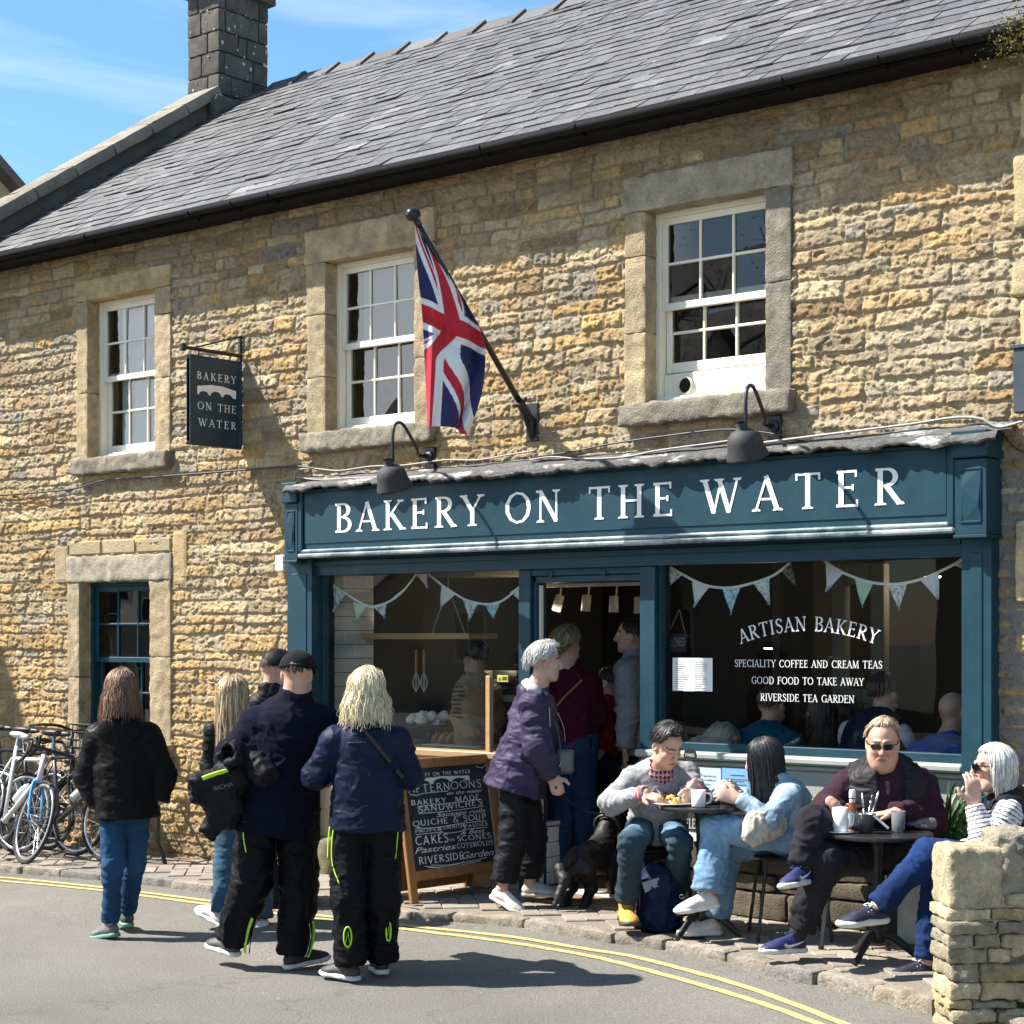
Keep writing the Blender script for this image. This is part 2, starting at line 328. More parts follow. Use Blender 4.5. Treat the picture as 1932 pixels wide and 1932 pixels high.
# ------------------------------------------------------------------ lettering: serif capitals drawn as strokes
def arc(cx, cy, rx, ry, a0, a1, th, tn, n=12):
    a = np.radians(np.linspace(a0, a1, n)); return [(cx+rx*math.cos(q), cy+ry*math.sin(q)) for q in a], [tn+(th-tn)*abs(math.cos(q))**1.3 for q in a]
def glyph(ch, th=.135, tn=.06, serif=True):
    S, G = [], []
    st = lambda *p, w=th: S.append((list(p), [w]*len(p)))
    ar = lambda *a, h=th: S.append(arc(*a, h, tn))
    f = lambda x, y, w=.30: G.append((x, y, w))            # foot or head serif
    v = lambda x, y, d: G.append((x, y, d, 'v'))           # vertical tip serif
    T = tn/2; wd_ = .7
    if ch == 'A': st((.06, .02), (.36, .99), w=tn); st((.34, 1.0), (.66, .02)); st((.17, .34), (.56, .34), w=tn); f(.06, 0, .24); f(.67, 0, .28); wd_ = .74
    elif ch == 'B': st((.15, 0), (.15, 1)); ar(.31, .765, .20, .235-T, 92, -90); ar(.31, .27, .25, .27-T, 90, -92); [st((.10, y), (.33, y), w=tn) for y in (T, .53, 1-T)]; f(.1, 0, .16); f(.1, 1, .16); wd_ = .62
    elif ch == 'C': ar(.44, .5, .37, .5-T, 48, 318); v(.69, .84, .2); wd_ = .76
    elif ch == 'D': st((.15, 0), (.15, 1)); ar(.32, .5, .38, .5-T, 90, -90); [st((.1, y), (.34, y), w=tn) for y in (T, 1-T)]; f(.1, 0, .16); f(.1, 1, .16); wd_ = .78
    elif ch == 'E': st((.15, 0), (.15, 1)); [st((.1, y), (x, y), w=tn) for y, x in ((T, .56), (.53, .45), (1-T, .53))]; v(.56, .09, .2); v(.45, .53, .17); v(.53, .91, .2); f(.1, 0, .16); f(.1, 1, .16); wd_ = .62
    elif ch == 'F': st((.15, 0), (.15, 1)); [st((.1, y), (x, y), w=tn) for y, x in ((.53, .45), (1-T, .54))]; v(.45, .53, .17); v(.54, .91, .2); f(.15, 0); f(.1, 1, .16); wd_ = .58
    elif ch == 'G': ar(.44, .5, .37, .5-T, 48, 322); st((.70, .05), (.70, .42)); f(.70, .42, .26); v(.69, .86, .2); wd_ = .82
    elif ch == 'H': st((.15, 0), (.15, 1)); st((.65, 0), (.65, 1)); st((.15, .52), (.65, .52), w=tn); [f(x, y) for x in (.15, .65) for y in (0, 1)]; wd_ = .8
    elif ch == 'I': st((.16, 0), (.16, 1)); f(.16, 0); f(.16, 1); wd_ = .32
    elif ch == 'J': st((.2, .1), (.2, 1)); st((.2, .1), (.12, -.12), (.0, -.18), w=tn); f(.2, 1); wd_ = .36
    elif ch == 'K': st((.15, 0), (.15, 1)); st((.18, .42), (.60, .98), w=tn); st((.28, .56), (.66, .02)); f(.15, 0); f(.15, 1); f(.60, 1, .24); f(.68, 0, .24); wd_ = .74
    elif ch == 'L': st((.15, 0), (.15, 1)); st((.1, T), (.55, T), w=tn); v(.55, .1, .22); f(.1, 0, .16); f(.15, 1); wd_ = .6
    elif ch == 'M': st((.12, 0), (.16, 1), w=tn); st((.16, 1), (.46, .04)); st((.46, .02), (.77, 1), w=tn); st((.80, 0), (.77, 1)); f(.12, 0, .24); f(.80, 0); f(.12, 1, .16); f(.82, 1, .16); wd_ = .94
    elif ch == 'N': st((.13, 0), (.13, 1), w=tn); st((.12, .98), (.67, .02)); st((.67, 0), (.67, 1), w=tn); f(.13, 0, .26); f(.67, 1, .26); f(.08, 1, .2); wd_ = .8
    elif ch == 'O': ar(.45, .5, .385, .5-T, 0, 360); wd_ = .9
    elif ch == 'P': st((.15, 0), (.15, 1)); ar(.31, .74, .23, .26-T, 92, -92); [st((.1, y), (.33, y), w=tn) for y in (.51, 1-T)]; f(.15, 0); f(.1, 1, .16); wd_ = .58
    elif ch == 'Q': ar(.45, .5, .385, .5-T, 0, 360); st((.45, .06), (.62, -.12), (.86, -.18), w=tn*1.4); wd_ = .9
    elif ch == 'R': st((.15, 0), (.15, 1)); ar(.31, .75, .22, .25-T, 92, -92); [st((.1, y), (.33, y), w=tn) for y in (.52, 1-T)]; st((.30, .52), (.64, .02)); f(.15, 0); f(.66, 0, .2); f(.1, 1, .16); wd_ = .70
    elif ch == 'S':
        p = spline([(.49, .80), (.42, .93), (.28, .975), (.14, .90), (.11, .74), (.20, .60), (.36, .49), (.48, .36), (.48, .18), (.36, .04), (.22, .02), (.09, .18)], 3)
        n = len(p); S.append(([tuple(q) for q in p], [tn+(th-tn)*math.sin(math.pi*i/(n-1))**2 for i in range(n)])); v(.49, .84, .2); v(.085, .14, .2); wd_ = .57
    elif ch == 'T': st((.35, 0), (.35, 1)); st((.04, 1-T), (.66, 1-T), w=tn); v(.04, .9, .2); v(.66, .9, .2); f(.35, 0); wd_ = .7
    elif ch == 'U': st((.14, .3), (.14, 1)); S.append(arc(.38, .3, .24, .3-T, 180, 360, th, tn)); st((.62, .3), (.62, 1), w=tn); f(.14, 1); f(.62, 1, .26); wd_ = .76
    elif ch == 'V': st((.07, .98), (.37, .0)); st((.37, .0), (.66, .98), w=tn); f(.07, 1, .28); f(.66, 1, .24); wd_ = .72
    elif ch == 'W': st((.07, .98), (.34, .02)); st((.34, .0), (.56, .98), w=tn); st((.50, .98), (.78, .02)); st((.78, .0), (1.03, .98), w=tn); f(.07, 1, .28); f(.50, 1, .28); f(1.03, 1, .24); wd_ = 1.1
    elif ch == 'X': st((.08, 1), (.64, 0)); st((.64, 1), (.08, 0), w=tn); f(.08, 1); f(.64, 0); f(.64, 1, .22); f(.08, 0, .22); wd_ = .72
    elif ch == 'Y': st((.06, .98), (.35, .48)); st((.35, .48), (.63, .98), w=tn); st((.35, 0), (.35, .5)); f(.06, 1, .26); f(.63, 1, .24); f(.35, 0); wd_ = .68
    elif ch == 'Z': st((.08, 1-T), (.58, 1-T), w=tn); st((.58, .98), (.06, .02)); st((.06, T), (.6, T), w=tn); wd_ = .64
    elif ch == '&': p = spline([(.7, .02), (.3, .55), (.22, .8), (.34, .97), (.46, .82), (.34, .6), (.1, .36), (.1, .12), (.3, .02), (.55, .2), (.68, .5)], 4); S.append(([tuple(q) for q in p], [th*.7]*len(p))); wd_ = .76
    elif ch == ' ': wd_ = .42
    if not serif: G = []
    return S, G, wd_
def text_width(s, track=.1, **k): return sum(glyph(c, **k)[2]+track for c in s)-track
def put_text(mb, s, o, u, v, w, h, width=None, track=.1, curve=None, th=.135, tn=.06, serif=True, jit=0, lift=.0005):
    """serif capitals on the plane (u,v) starting at o (left end of the baseline), cap height h"""
    o, u, v, w = [np.asarray(q, float) for q in (o, u, v, w)]
    W = text_width(s, track); sx = h if width is None else width/W
    x = 0; k = 0
    def pt(a, b):
        a = a*sx; b = b*h
        if curve:                                             # baseline bent over an arc of this radius
            ang = (a-.5*W*sx)/curve; return o + u*(.5*W*sx + (curve+b)*math.sin(ang)) + v*((curve+b)*math.cos(ang)-curve)
        return o + u*a + v*b
    for ch in s:
        S, G, wd_ = glyph(ch, th, tn, serif)
        jx, jy, js = (random.uniform(-jit, jit), random.uniform(-jit, jit), 1+random.uniform(-jit, jit)) if jit else (0, 0, 1)
        for pts, ws in S:
            P = np.array(pts, float)*[1, js]+[x+jx, jy]; d = np.gradient(P, axis=0) if len(P) > 2 else np.repeat(P[1:]-P[:1], 2, 0)
            d /= np.maximum(np.linalg.norm(d, axis=1, keepdims=True), 1e-9); nn = np.stack([-d[:, 1], d[:, 0]], 1); ww = np.array(ws)[:, None]/2
            hor = np.abs(d[:1, 0]) < .98
            A, B = P+nn*ww, P-nn*ww
            g = np.array([[pt(*a) for a in A], [pt(*b) for b in B]]) + w*(lift+.00035*(k % 9)); k += 1
            mb.grid(g)
        for q in G:
            if len(q) == 3:
                gx, gy, gw = q; t = tn*.55; sg = 1 if gy < .5 else -1
                P = [(gx-gw/2, gy), (gx+gw/2, gy), (gx+gw/2, gy+sg*t), (gx+th*.5, gy+sg*t*2.2), (gx-th*.5, gy+sg*t*2.2), (gx-gw/2, gy+sg*t)]
            else:
                gx, gy, gh, _ = q; P = [(gx-tn*.35, gy-gh/2), (gx+tn*.5, gy-gh/2), (gx+tn*.5, gy+gh/2), (gx-tn*.35, gy+gh/2)]
            P = [(a+x+jx, b*js+jy) for a, b in P]
            mb.add([pt(*p)+w*(lift+.00035*(k % 9)) for p in P], [tuple(range(len(P)))]); k += 1
        x += wd_+track
    return W*sx
def put_font(mb, s, o, u, v, w, h, width=None, shear=0, lift=.0008, bold=0):
    """plain lettering from the built-in font, laid on the plane (u,v)"""
    cu = bpy.data.curves.new('t', 'FONT'); cu.body = s; cu.size = 1; cu.shear = shear; cu.offset = bold
    ob = bpy.data.objects.new('t', cu); COL.objects.link(ob); dg = bpy.context.evaluated_depsgraph_get()
    me = ob.evaluated_get(dg).to_mesh(); P = np.array([q.co[:] for q in me.vertices]).reshape(-1, 3); fs = [list(q.vertices) for q in me.polygons]
    ob.evaluated_get(dg).to_mesh_clear(); COL.objects.unlink(ob); bpy.data.objects.remove(ob); bpy.data.curves.remove(cu)
    if not len(P): return
    P[:, 0] -= P[:, 0].min(); sx = h if width is None else width/max(P[:, 0].max(), 1e-6)
    o, u, v, w = [np.asarray(q, float) for q in (o, u, v, w)]
    mb.add(o + P[:, :1]*sx*u + P[:, 1:2]*h*1.38*v + w*lift, fs)
# ================================================================== ground
M_ROAD = pm('asphalt', (.235, .222, .192), .9, .14, 1.3, 1.0, 120, 5, wear=((.20, .19, .165), .9, .5, .72), dist=.02, speck=(75, .34))
def add_cracks(m):
    t = m.node_tree; N = t.nodes.new; lk = t.links.new; b = t.nodes['Principled BSDF']; src = b.inputs['Base Color'].links[0].from_socket
    tc_ = N('ShaderNodeTexCoord'); n1 = N('ShaderNodeTexNoise'); n1.inputs['Scale'].default_value = 3.5; n1.inputs['Detail'].default_value = 6; lk(tc_.outputs['Object'], n1.inputs['Vector'])
    mv = N('ShaderNodeVectorMath'); mv.operation = 'MULTIPLY_ADD'; mv.inputs[1].default_value = (.35, .35, .35); lk(n1.outputs['Color'], mv.inputs[0]); lk(tc_.outputs['Object'], mv.inputs[2])
    v = N('ShaderNodeTexVoronoi'); v.feature = 'DISTANCE_TO_EDGE'; v.inputs['Scale'].default_value = .55; lk(mv.outputs[0], v.inputs['Vector'])
    r1 = N('ShaderNodeMapRange'); r1.inputs[1].default_value = .0; r1.inputs[2].default_value = .007; r1.inputs[3].default_value = .82; r1.inputs[4].default_value = 1; lk(v.outputs['Distance'], r1.inputs[0])
    n2 = N('ShaderNodeTexNoise'); n2.inputs['Scale'].default_value = .45; n2.inputs['Detail'].default_value = 5; lk(tc_.outputs['Object'], n2.inputs['Vector']); r2_ = N('ShaderNodeMapRange'); r2_.inputs[1].default_value = .35; r2_.inputs[2].default_value = .65; r2_.inputs[3].default_value = .80; r2_.inputs[4].default_value = 1.12; lk(n2.outputs[0], r2_.inputs[0])
    mm = N('ShaderNodeMath'); mm.operation = 'MULTIPLY'; lk(r1.outputs[0], mm.inputs[0]); lk(r2_.outputs[0], mm.inputs[1])
    sp_ = N('ShaderNodeTexVoronoi'); sp_.inputs['Scale'].default_value = 5; lk(tc_.outputs['Object'], sp_.inputs['Vector']); r3 = N('ShaderNodeMapRange'); r3.inputs[1].default_value = .045; r3.inputs[2].default_value = .06; r3.inputs[3].default_value = 1.5; r3.inputs[4].default_value = 1; lk(sp_.outputs['Distance'], r3.inputs[0])
    m3 = N('ShaderNodeMath'); m3.operation = 'MULTIPLY'; lk(mm.outputs[0], m3.inputs[0]); lk(r3.outputs[0], m3.inputs[1])
    q = N('ShaderNodeVectorMath'); q.operation = 'SCALE'; lk(src, q.inputs[0]); lk(m3.outputs[0], q.inputs['Scale']); lk(q.outputs[0], b.inputs['Base Color'])
add_cracks(M_ROAD)
M_PAV = pm('paver', (1, 1, 1), .88, .14, 9, .7, 110, 5, attr=True, dist=.008, speck=(70, .22), wear=((.12, .10, .08), 3, .62, .8))
M_KERB = pm('kerbstone', (1, 1, 1), .9, .18, 12, .8, 60, 5, attr=True, dist=.015, speck=(50, .25), wear=((.10, .085, .07), 7, .58, .74))
M_YEL = pm('road_paint', (.56, .40, .145), .8, .12, 14, .5, 90, wear=((.27, .235, .17), 26, .54, .70), speck=(75, .2))
KB = [(-260, 1620), (-120, 1633), (0, 1646), (190, 1662), (347, 1679), (480, 1695), (628, 1712), (773, 1734), (893, 1743), (1013, 1756), (1103, 1773), (1253, 1794), (1373, 1818), (1463, 1845), (1583, 1869), (1673, 1896), (1769, 1920), (1900, 1955), (2100, 2010)]
KL = spline([onRoad(*p) for p in KB], 6); KL[:, 2] = 0
KL = np.concatenate([[KL[0]+V3(-6, -.6, 0)], KL, [KL[-1]+V3(2.5, -2.2, 0), KL[-1]+V3(5, -7, 0)]])
_d = np.gradient(KL, axis=0); _d /= np.linalg.norm(_d, axis=1, keepdims=True); KN = np.stack([-_d[:, 1], _d[:, 0], 0*_d[:, 0]], 1)   # towards the wall
# road: one big sheet, cambered near the kerb
gx = np.concatenate([[-300, -120, -40], np.arange(-16, 2.01, .35), [12, 60, 300]]); gy = np.concatenate([[-300, -120, -40, -16], np.arange(-9, .61, .2), [4, 30, 300]])
P = np.array([[V3(x, y, road_z(x, y)-(.0 if y < .5 else .04)) for x in gx] for y in gy])
tag(MB().grid(P).build('road', M_ROAD), kind='structure')
# pavement sheet and herringbone pavers
in_pts = KL + KN*.13
pv = MB(); n = len(in_pts)
top = np.stack([in_pts, np.stack([in_pts[:, 0], np.full(n, .9), 0*in_pts[:, 0]], 1)]); top[..., 2] = [[pav_z(p[0])-.012 for p in r] for r in top]
pv.grid(top, (.21, .18, .145))
kx, ky = in_pts[:, 0], in_pts[:, 1]
a_, b_ = .115, .23
R45 = np.array([[.7071, .7071], [-.7071, .7071]])
# simple generation: tile the plane with the 2x1 herringbone unit
bricks = []
for m_ in range(-60, 61):
    for q in range(-32, 33):
        ox, oy = (m_+q*4)*a_, m_*a_
        if abs(ox) > 7 or abs(oy) > 7: continue
        bricks.append((ox, oy, ox+b_, oy+a_)); bricks.append((ox-a_, oy, ox, oy+b_))
g = .003
for (x0, y0, x1, y1) in bricks:
    c = np.array([[x0+g, y0+g], [x1-g, y0+g], [x1-g, y1-g], [x0+g, y1-g]]) @ R45 + [-8.0, -1.2]
    mx_, my_ = c.mean(0)
    if mx_ < -14 or mx_ > -2.6 or my_ > .45: continue
    ke = np.interp(mx_, kx[1:-2], ky[1:-2])
    if c[:, 1].min() < ke+.0 : continue
    dz = random.uniform(-.003, .003); t = random.uniform(.82, 1.12); hue = random.random()
    col = np.array([.285, .245, .20])*t if hue < .75 else np.array([.25, .20, .155])*t
    z = pav_z(mx_)+dz
    e = .006
    ci = c + (c.mean(0)-c)*np.array([[.06, .06]])
    lo = np.c_[c, np.full(4, z-.02)]; md = np.c_[c, np.full(4, z-e)]; hi = np.c_[ci, np.full(4, z)]
    tl = np.array([random.uniform(-.002, .002) for _ in range(4)]); hi[:, 2] += tl; md[:, 2] += tl
    pv.add(np.concatenate([lo, md, hi]), [(8, 9, 10, 11)] + [(i, (i+1) % 4, 4+(i+1) % 4, 4+i) for i in range(4)] + [(4+i, 4+(i+1) % 4, 8+(i+1) % 4, 8+i) for i in range(4)], col)
tag(pv.build('pavement', M_PAV), kind='structure')
# kerb stones
kb = MB(); L_ = np.concatenate([[0], np.cumsum(np.linalg.norm(np.diff(KL, axis=0), axis=1))]); s_ = 3.5; ki = 0
while s_ < L_[-1]-.5:
    ln = random.uniform(.22, .50); s1 = min(s_+ln, L_[-1]-.3); sm = (s_+s1)/2
    p = np.array([np.interp(sm, L_, KL[:, i]) for i in range(3)]); p0 = np.array([np.interp(s_, L_, KL[:, i]) for i in range(3)]); p1 = np.array([np.interp(s1, L_, KL[:, i]) for i in range(3)])
    d = p1-p0; d /= np.linalg.norm(d); nn = V3(-d[1], d[0], 0)
    zt = pav_z(p[0])+random.uniform(-.006, .004); wd2 = random.uniform(.055, .066); c = p+nn*(.062+random.uniform(-.006, .008)); c[2] = zt-.09
    t = random.uniform(.8, 1.1); base = (V3(.26, .225, .18), V3(.19, .18, .165), V3(.31, .26, .19))[random.choice([0, 0, 1, 2])]*t
    kb.rough(-(s1-s_)/2+.005, (s1-s_)/2-.005, -wd2, wd2, -.09, .09, res=.022, amp=.014, rnd=.016, fr=16, seed=ki, col=base, ax=np.array([d, nn, [0, 0, 1]]), c0=c); s_ = s1; ki += 1
tag(kb.build('kerb', M_KERB, smooth=True), kind='structure')
# double yellow lines
def stripe(px_pts, w, name):
    c = spline([onRoad(*p) for p in px_pts], 8); d = np.gradient(c, axis=0); d /= np.linalg.norm(d, axis=1, keepdims=True); nn = np.stack([-d[:, 1], d[:, 0], 0*d[:, 0]], 1)
    jit = (vnoise(np.c_[c[:, :2]*40, 0*c[:, 0]])-.5)*.010
    A, B = c+nn*(w/2+jit[:, None]), c-nn*(w/2-jit[:, None])
    for q in (A, B):
        q[:, 2] = [road_z(x, y)+.0045 for x, y in q[:, :2]]
    return np.array([A, B])
yl = MB()
yl.grid(stripe([(-200, 1640), (0, 1656), (192, 1675), (408, 1702), (586, 1726), (739, 1742), (773, 1748), (953, 1767), (1103, 1791), (1193, 1806), (1313, 1836), (1433, 1872), (1583, 1929), (1720, 1985)], .048, 'a'))
tag(yl.build('yellow_line', M_YEL), kind='structure')
yl = MB()
yl.grid(stripe([(-200, 1645), (0, 1662.5), (192, 1681), (408, 1709), (586, 1733), (739, 1749), (773, 1755), (953, 1778), (1103, 1803), (1193, 1824), (1313, 1857), (1433, 1893), (1535, 1930), (1660, 1985)], .048, 'a'))
tag(yl.build('yellow_line', M_YEL), kind='structure')

# ================================================================== the bakery building
M_STONE = pm('wall_stone', (1, 1, 1), .92, .16, 26, 1.0, 90, 6, attr=True, dist=.016, speck=(60, .22))
M_DRESS = pm('dressed_stone', (1, 1, 1), .92, .16, 9, 1.0, 80, 6, attr=True, dist=.014, speck=(55, .20), wear=((.20, .17, .125), 5, .58, .78))
M_SLATE = pm('slate', (.84, .84, .84), .6, .20, 14, speck=(45, .16), bump=.5, bs=90, bdet=6, attr=True, dist=.006, st=(1, 1, 1), wear=((.27, .265, .255), 16, .58, .76))
M_BLACK = pm('black_plastic', (.006, .006, .007), .6, .2, 6, .15, 40, spec=.2)
M_CREAM = pm('cream_paint', (.76, .72, .60), .45, .05, 5, .12, 60)
M_BLUE = pm('blue_paint', (.0105, .046, .068), .5, .10, 3, .2, 30, dist=.004, spec=.25, speck=(14, .10), wear=((.028, .072, .098), 5, .60, .74))
M_WHITE = pm('white_paint', (.82, .82, .79), .5, .03, 6)
M_LEAD = pm('lead', (.075, .073, .07), .6, .5, 10, .9, 35, metal=.1, wear=((.38, .38, .36), 7, .55, .63), dist=.02, st=(.6, 1, 1.6))
M_DARKIN = pm('dark_plaster', (.030, .030, .033), .8, .2, 3)
M_PLAST = pm('plaster', (.30, .29, .27), .85, .08, 3)
GLASS = glass_mat('window_glass'); GLASS_UP = glass_mat('old_glass', ior=1.8); GLASS_SHOP = glass_mat('shop_glass', tint=(.95, .97, .96), ior=1.26)
bld = thing('bakery_building', 'honey stone bakery building with slate roof, chimney and blue shopfront', 'building')

OPEN = [(-11.96, -11.11, 3.24, 4.53), (-9.23, -8.36, 3.26, 4.49), (-6.43, -5.56, 3.24, 4.44), (-12.07, -11.17, .95, 2.24)]
X0, X1, ZT = -13.75, -2.6, 4.95
def stone_wall(X0, X1, Z0, Z1, res, seed=3):
    r = np.random.default_rng(seed)
    nx, nz_ = int((X1-X0)/res)+1, int((Z1-Z0)/res)+1
    xs = np.linspace(X0, X1, nx); zs = np.linspace(Z0, Z1, nz_); XX, ZZ = np.meshgrid(xs, zs)
    Pn = np.stack([XX, ZZ, 0*XX], -1)
    wx = XX + (fbm(Pn*9, 3, 1)-.5)*.05; wz = ZZ + (fbm(Pn*[.8, .8, 1], 2, 5)-.5)*.07 + (fbm(Pn*[7, 9, 1], 3, 9)-.5)*.030
    hs = []; z = Z0-.1
    while z < Z1+.3: h = r.choice([.06, .075, .09, .10, .115, .14], p=[.14, .22, .24, .2, .14, .06]); hs.append(z); z += h
    hs = np.array(hs); ci = np.clip(np.searchsorted(hs, wz)-1, 0, len(hs)-2)
    lo, hi = hs[ci], hs[ci+1]
    dv = np.minimum(wz-lo, hi-wz)
    H = np.zeros_like(XX); du = np.full_like(XX, 9.); sid = np.zeros(XX.shape, np.int64)
    for c in np.unique(ci):
        b = [X0-.5]; hh = hs[c+1]-hs[c]
        while b[-1] < X1+.5: b.append(b[-1]+float(np.clip(r.gamma(4., .065), .11, .62))*(1.15 if hh > .1 else .95))
        b = np.array(b); m = ci == c; x = wx[m] + (wz[m]-hs[c])*r.uniform(-.12, .12)
        k = np.clip(np.searchsorted(b, x)-1, 0, len(b)-2); du[m] = np.minimum(x-b[k], b[k+1]-x); sid[m] = c*400+k
    wide = sstep(-4.35, -4.0, XX)*sstep(3.0, 2.6, ZZ)                                    # patch of wide grey pointing by the corner
    d = np.minimum(dv, du*1.1) - wide*.022
    body = sstep(.002, .013, d)
    ru = lambda k: _h(sid, sid*0+k, sid*0, 77)
    prot = (ru(1)-.35)*.012*(1-.4*sstep(4.2, 4.6, ZZ))
    tone_up = sstep(1.3, 2.6, ZZ + (fbm(Pn*.8, 3, 61)-.5)*1.6)
    cr = fbm(Pn*[13, 20, 1]+ru(2)[..., None]*7, 4, 21); rd = 1-np.abs(2*cr-1)            # hacked faces
    fc = facets(wx+.013*(cr-.5), wz+ru(2)*.3, .055, .038, 301) ; fc2 = facets(wx*1.0+wz*.35, wz, .024, .016, 331); lay = vnoise(np.stack([XX*5, ZZ*95+4*(cr-.5), sid*.31], -1), 35)
    ch = vnoise(np.stack([XX*38+ZZ*16*(ru(8)-.5), ZZ*9, sid*.37], -1), 33)               # pick marks, nearly upright
    pick = (ch-.5)*.011*sstep(.35, .6, fbm(Pn*1.3, 2, 71))
    pill = sstep(0, .05, d)*.004; fine = 1-np.abs(2*fbm(Pn*[34, 46, 1]+ru(2)[..., None]*5, 3, 24)-1)
    Y = -(body*(.005+prot+pill) + body*(fc*.0130 + fc2*.0070 + (lay-.5)*.004 + pick*.8 + (fbm(Pn*70, 2, 41)-.5)*.005 + np.clip((hi-wz)/np.maximum(hi-lo, .01)-.35, 0, .65)*.011) + (1-body)*((fbm(Pn*30, 3, 44)-.5)*.014))
    Y = Y + .004
    pal = np.array([[.455, .305, .135], [.425, .315, .175], [.375, .295, .185], [.33, .225, .115], [.50, .405, .245], [.29, .25, .19]])
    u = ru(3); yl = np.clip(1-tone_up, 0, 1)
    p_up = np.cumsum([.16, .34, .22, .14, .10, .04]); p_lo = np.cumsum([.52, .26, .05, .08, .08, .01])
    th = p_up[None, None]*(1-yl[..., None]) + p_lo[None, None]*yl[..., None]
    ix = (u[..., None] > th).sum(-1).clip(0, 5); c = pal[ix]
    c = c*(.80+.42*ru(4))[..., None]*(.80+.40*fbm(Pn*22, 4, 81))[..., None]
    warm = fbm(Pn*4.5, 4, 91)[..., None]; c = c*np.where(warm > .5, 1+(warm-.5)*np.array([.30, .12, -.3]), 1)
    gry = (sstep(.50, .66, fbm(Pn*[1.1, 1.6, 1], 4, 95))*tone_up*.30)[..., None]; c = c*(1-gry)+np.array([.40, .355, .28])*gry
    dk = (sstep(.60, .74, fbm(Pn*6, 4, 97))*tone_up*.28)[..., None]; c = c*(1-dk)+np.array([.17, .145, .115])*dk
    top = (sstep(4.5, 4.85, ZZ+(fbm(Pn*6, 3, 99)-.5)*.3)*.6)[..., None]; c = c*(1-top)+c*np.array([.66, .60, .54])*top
    mort = np.array([.43, .335, .21])*(.8+.4*fbm(Pn*18, 3, 87))[..., None]; mw = wide[..., None]; mort = mort*(1-mw)+np.array([.27, .245, .21])*mw
    patch = (sstep(.58, .64, fbm(Pn*[1.2, 2.2, 1]+7, 3, 88))*sstep(-6.2, -5.4, XX)*sstep(3.9, 4.3, ZZ))[..., None]; mort = mort*(1-patch)+np.array([.25, .235, .21])*patch
    mort = mort*(1-.45*sstep(4.25, 4.6, ZZ+(fbm(Pn*3, 3, 98)-.5)*.4))[..., None]; c = mort*(1-body[..., None])+c*body[..., None]  # joints darker near the eaves: crease shade painted into the mortar
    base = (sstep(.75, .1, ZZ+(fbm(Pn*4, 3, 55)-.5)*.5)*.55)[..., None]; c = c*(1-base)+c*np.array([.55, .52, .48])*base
    return xs, zs, XX, ZZ, Y, np.clip(c, .015, .85)
xs, zs, XX, ZZ, YY, CC = stone_wall(X0, X1, -.05, ZT, .0075)
for (a, b, c, d) in ((-12.10, -10.93, 3.12, 4.70), (-9.42, -8.18, 3.14, 4.73), (-6.585, -5.385, 3.12, 4.66), (-12.215, -10.92, .82, 2.46)):
    m_ = (XX > a+.01) & (XX < b-.01) & (ZZ > c) & (ZZ < d-.01); YY[m_] = np.maximum(YY[m_], .012)
cxm, czm = (xs[:-1]+xs[1:])/2, (zs[:-1]+zs[1:])/2; CX, CZ = np.meshgrid(cxm, czm)
keep = np.ones(CX.shape, bool)
for (a, b, c, d) in OPEN: keep &= ~((CX > a-.03) & (CX < b+.03) & (CZ > c-.03) & (CZ < d+.03))
keep &= ~((CX > -9.40) & (CX < -4.20) & (CZ < 2.75))
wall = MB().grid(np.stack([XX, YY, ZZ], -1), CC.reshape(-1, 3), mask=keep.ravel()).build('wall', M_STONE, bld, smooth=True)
# gable and rest of the shell
sh = MB(); sh.col = (.40, .33, .22)
sh.add([(X0, 0, 0), (X0, 6.4, 0), (X0, 6.4, 4.95), (X0, 3.2, 7.15), (X0, 0, 4.95)], [(0, 1, 2, 3, 4)]); sh.add([(X1, 0, 0), (X1, 6.4, 0), (X1, 6.4, 4.95), (X1, 3.2, 7.15), (X1, 0, 4.95)], [(0, 1, 2, 3, 4)])
sh.box(X0+.02, X1-.02, 6.3, 6.4, 0, 4.95)
sh.build('gable_wall', M_STONE, bld)

# ---- roof
RY0, RZ0, RY1, RZ1 = -.27, 4.985, 3.2, 7.27
sl = V3(0, RY1-RY0, RZ1-RZ0); SLN = np.linalg.norm(sl); su = sl/SLN; sn = np.cross(V3(1, 0, 0), su)
ex = .158; rows = int(SLN/ex)+1
roof = MB(); r2 = np.random.default_rng(12)
for i in range(rows):
    s0 = i*ex - .01; x = -13.35 + (0 if i % 2 else -.14) + r2.uniform(-.02, .02)
    while x < X1+.4:
        w = r2.uniform(.20, .27); ln = min(.36, SLN-s0+.05); t = .009
        j = r2.normal(0, .004, 4); yawj = r2.normal(0, .004); n0, n1 = .017+abs(j[0]), .004
        cs = []
        for (xx, ss, nn_) in ((x+.003, s0+j[1]+yawj, n0), (x+w-.003, s0+j[1]-yawj, n0+j[2]*.6), (x+w-.003, s0+ln, n1), (x+.003, s0+ln, n1)):
            cs.append(V3(xx, RY0, RZ0)+su*ss+sn*nn_)
        lo = [q-sn*t for q in cs]; k = r2.uniform(.72, 1.2); base = V3(.105, .1035, .105) if r2.random() < .8 else V3(.112, .105, .101)
        if r2.random() < .05: base = V3(.17, .167, .163)
        roof.add(cs+lo, [(0, 1, 2, 3), (0, 4, 5, 1), (1, 5, 6, 2), (3, 2, 6, 7), (0, 3, 7, 4), (4, 7, 6, 5)], base*k)
        x += w
roof.add([V3(X0, RY0+.05, RZ0-.03), V3(X1+.4, RY0+.05, RZ0-.03), V3(X1+.4, RY1, RZ1-.02), V3(X0, RY1, RZ1-.02), V3(X0, 6.6, 4.97), V3(X1+.4, 6.6, 4.97)], [(0, 1, 2, 3), (3, 2, 5, 4)], (.1, .1, .11))
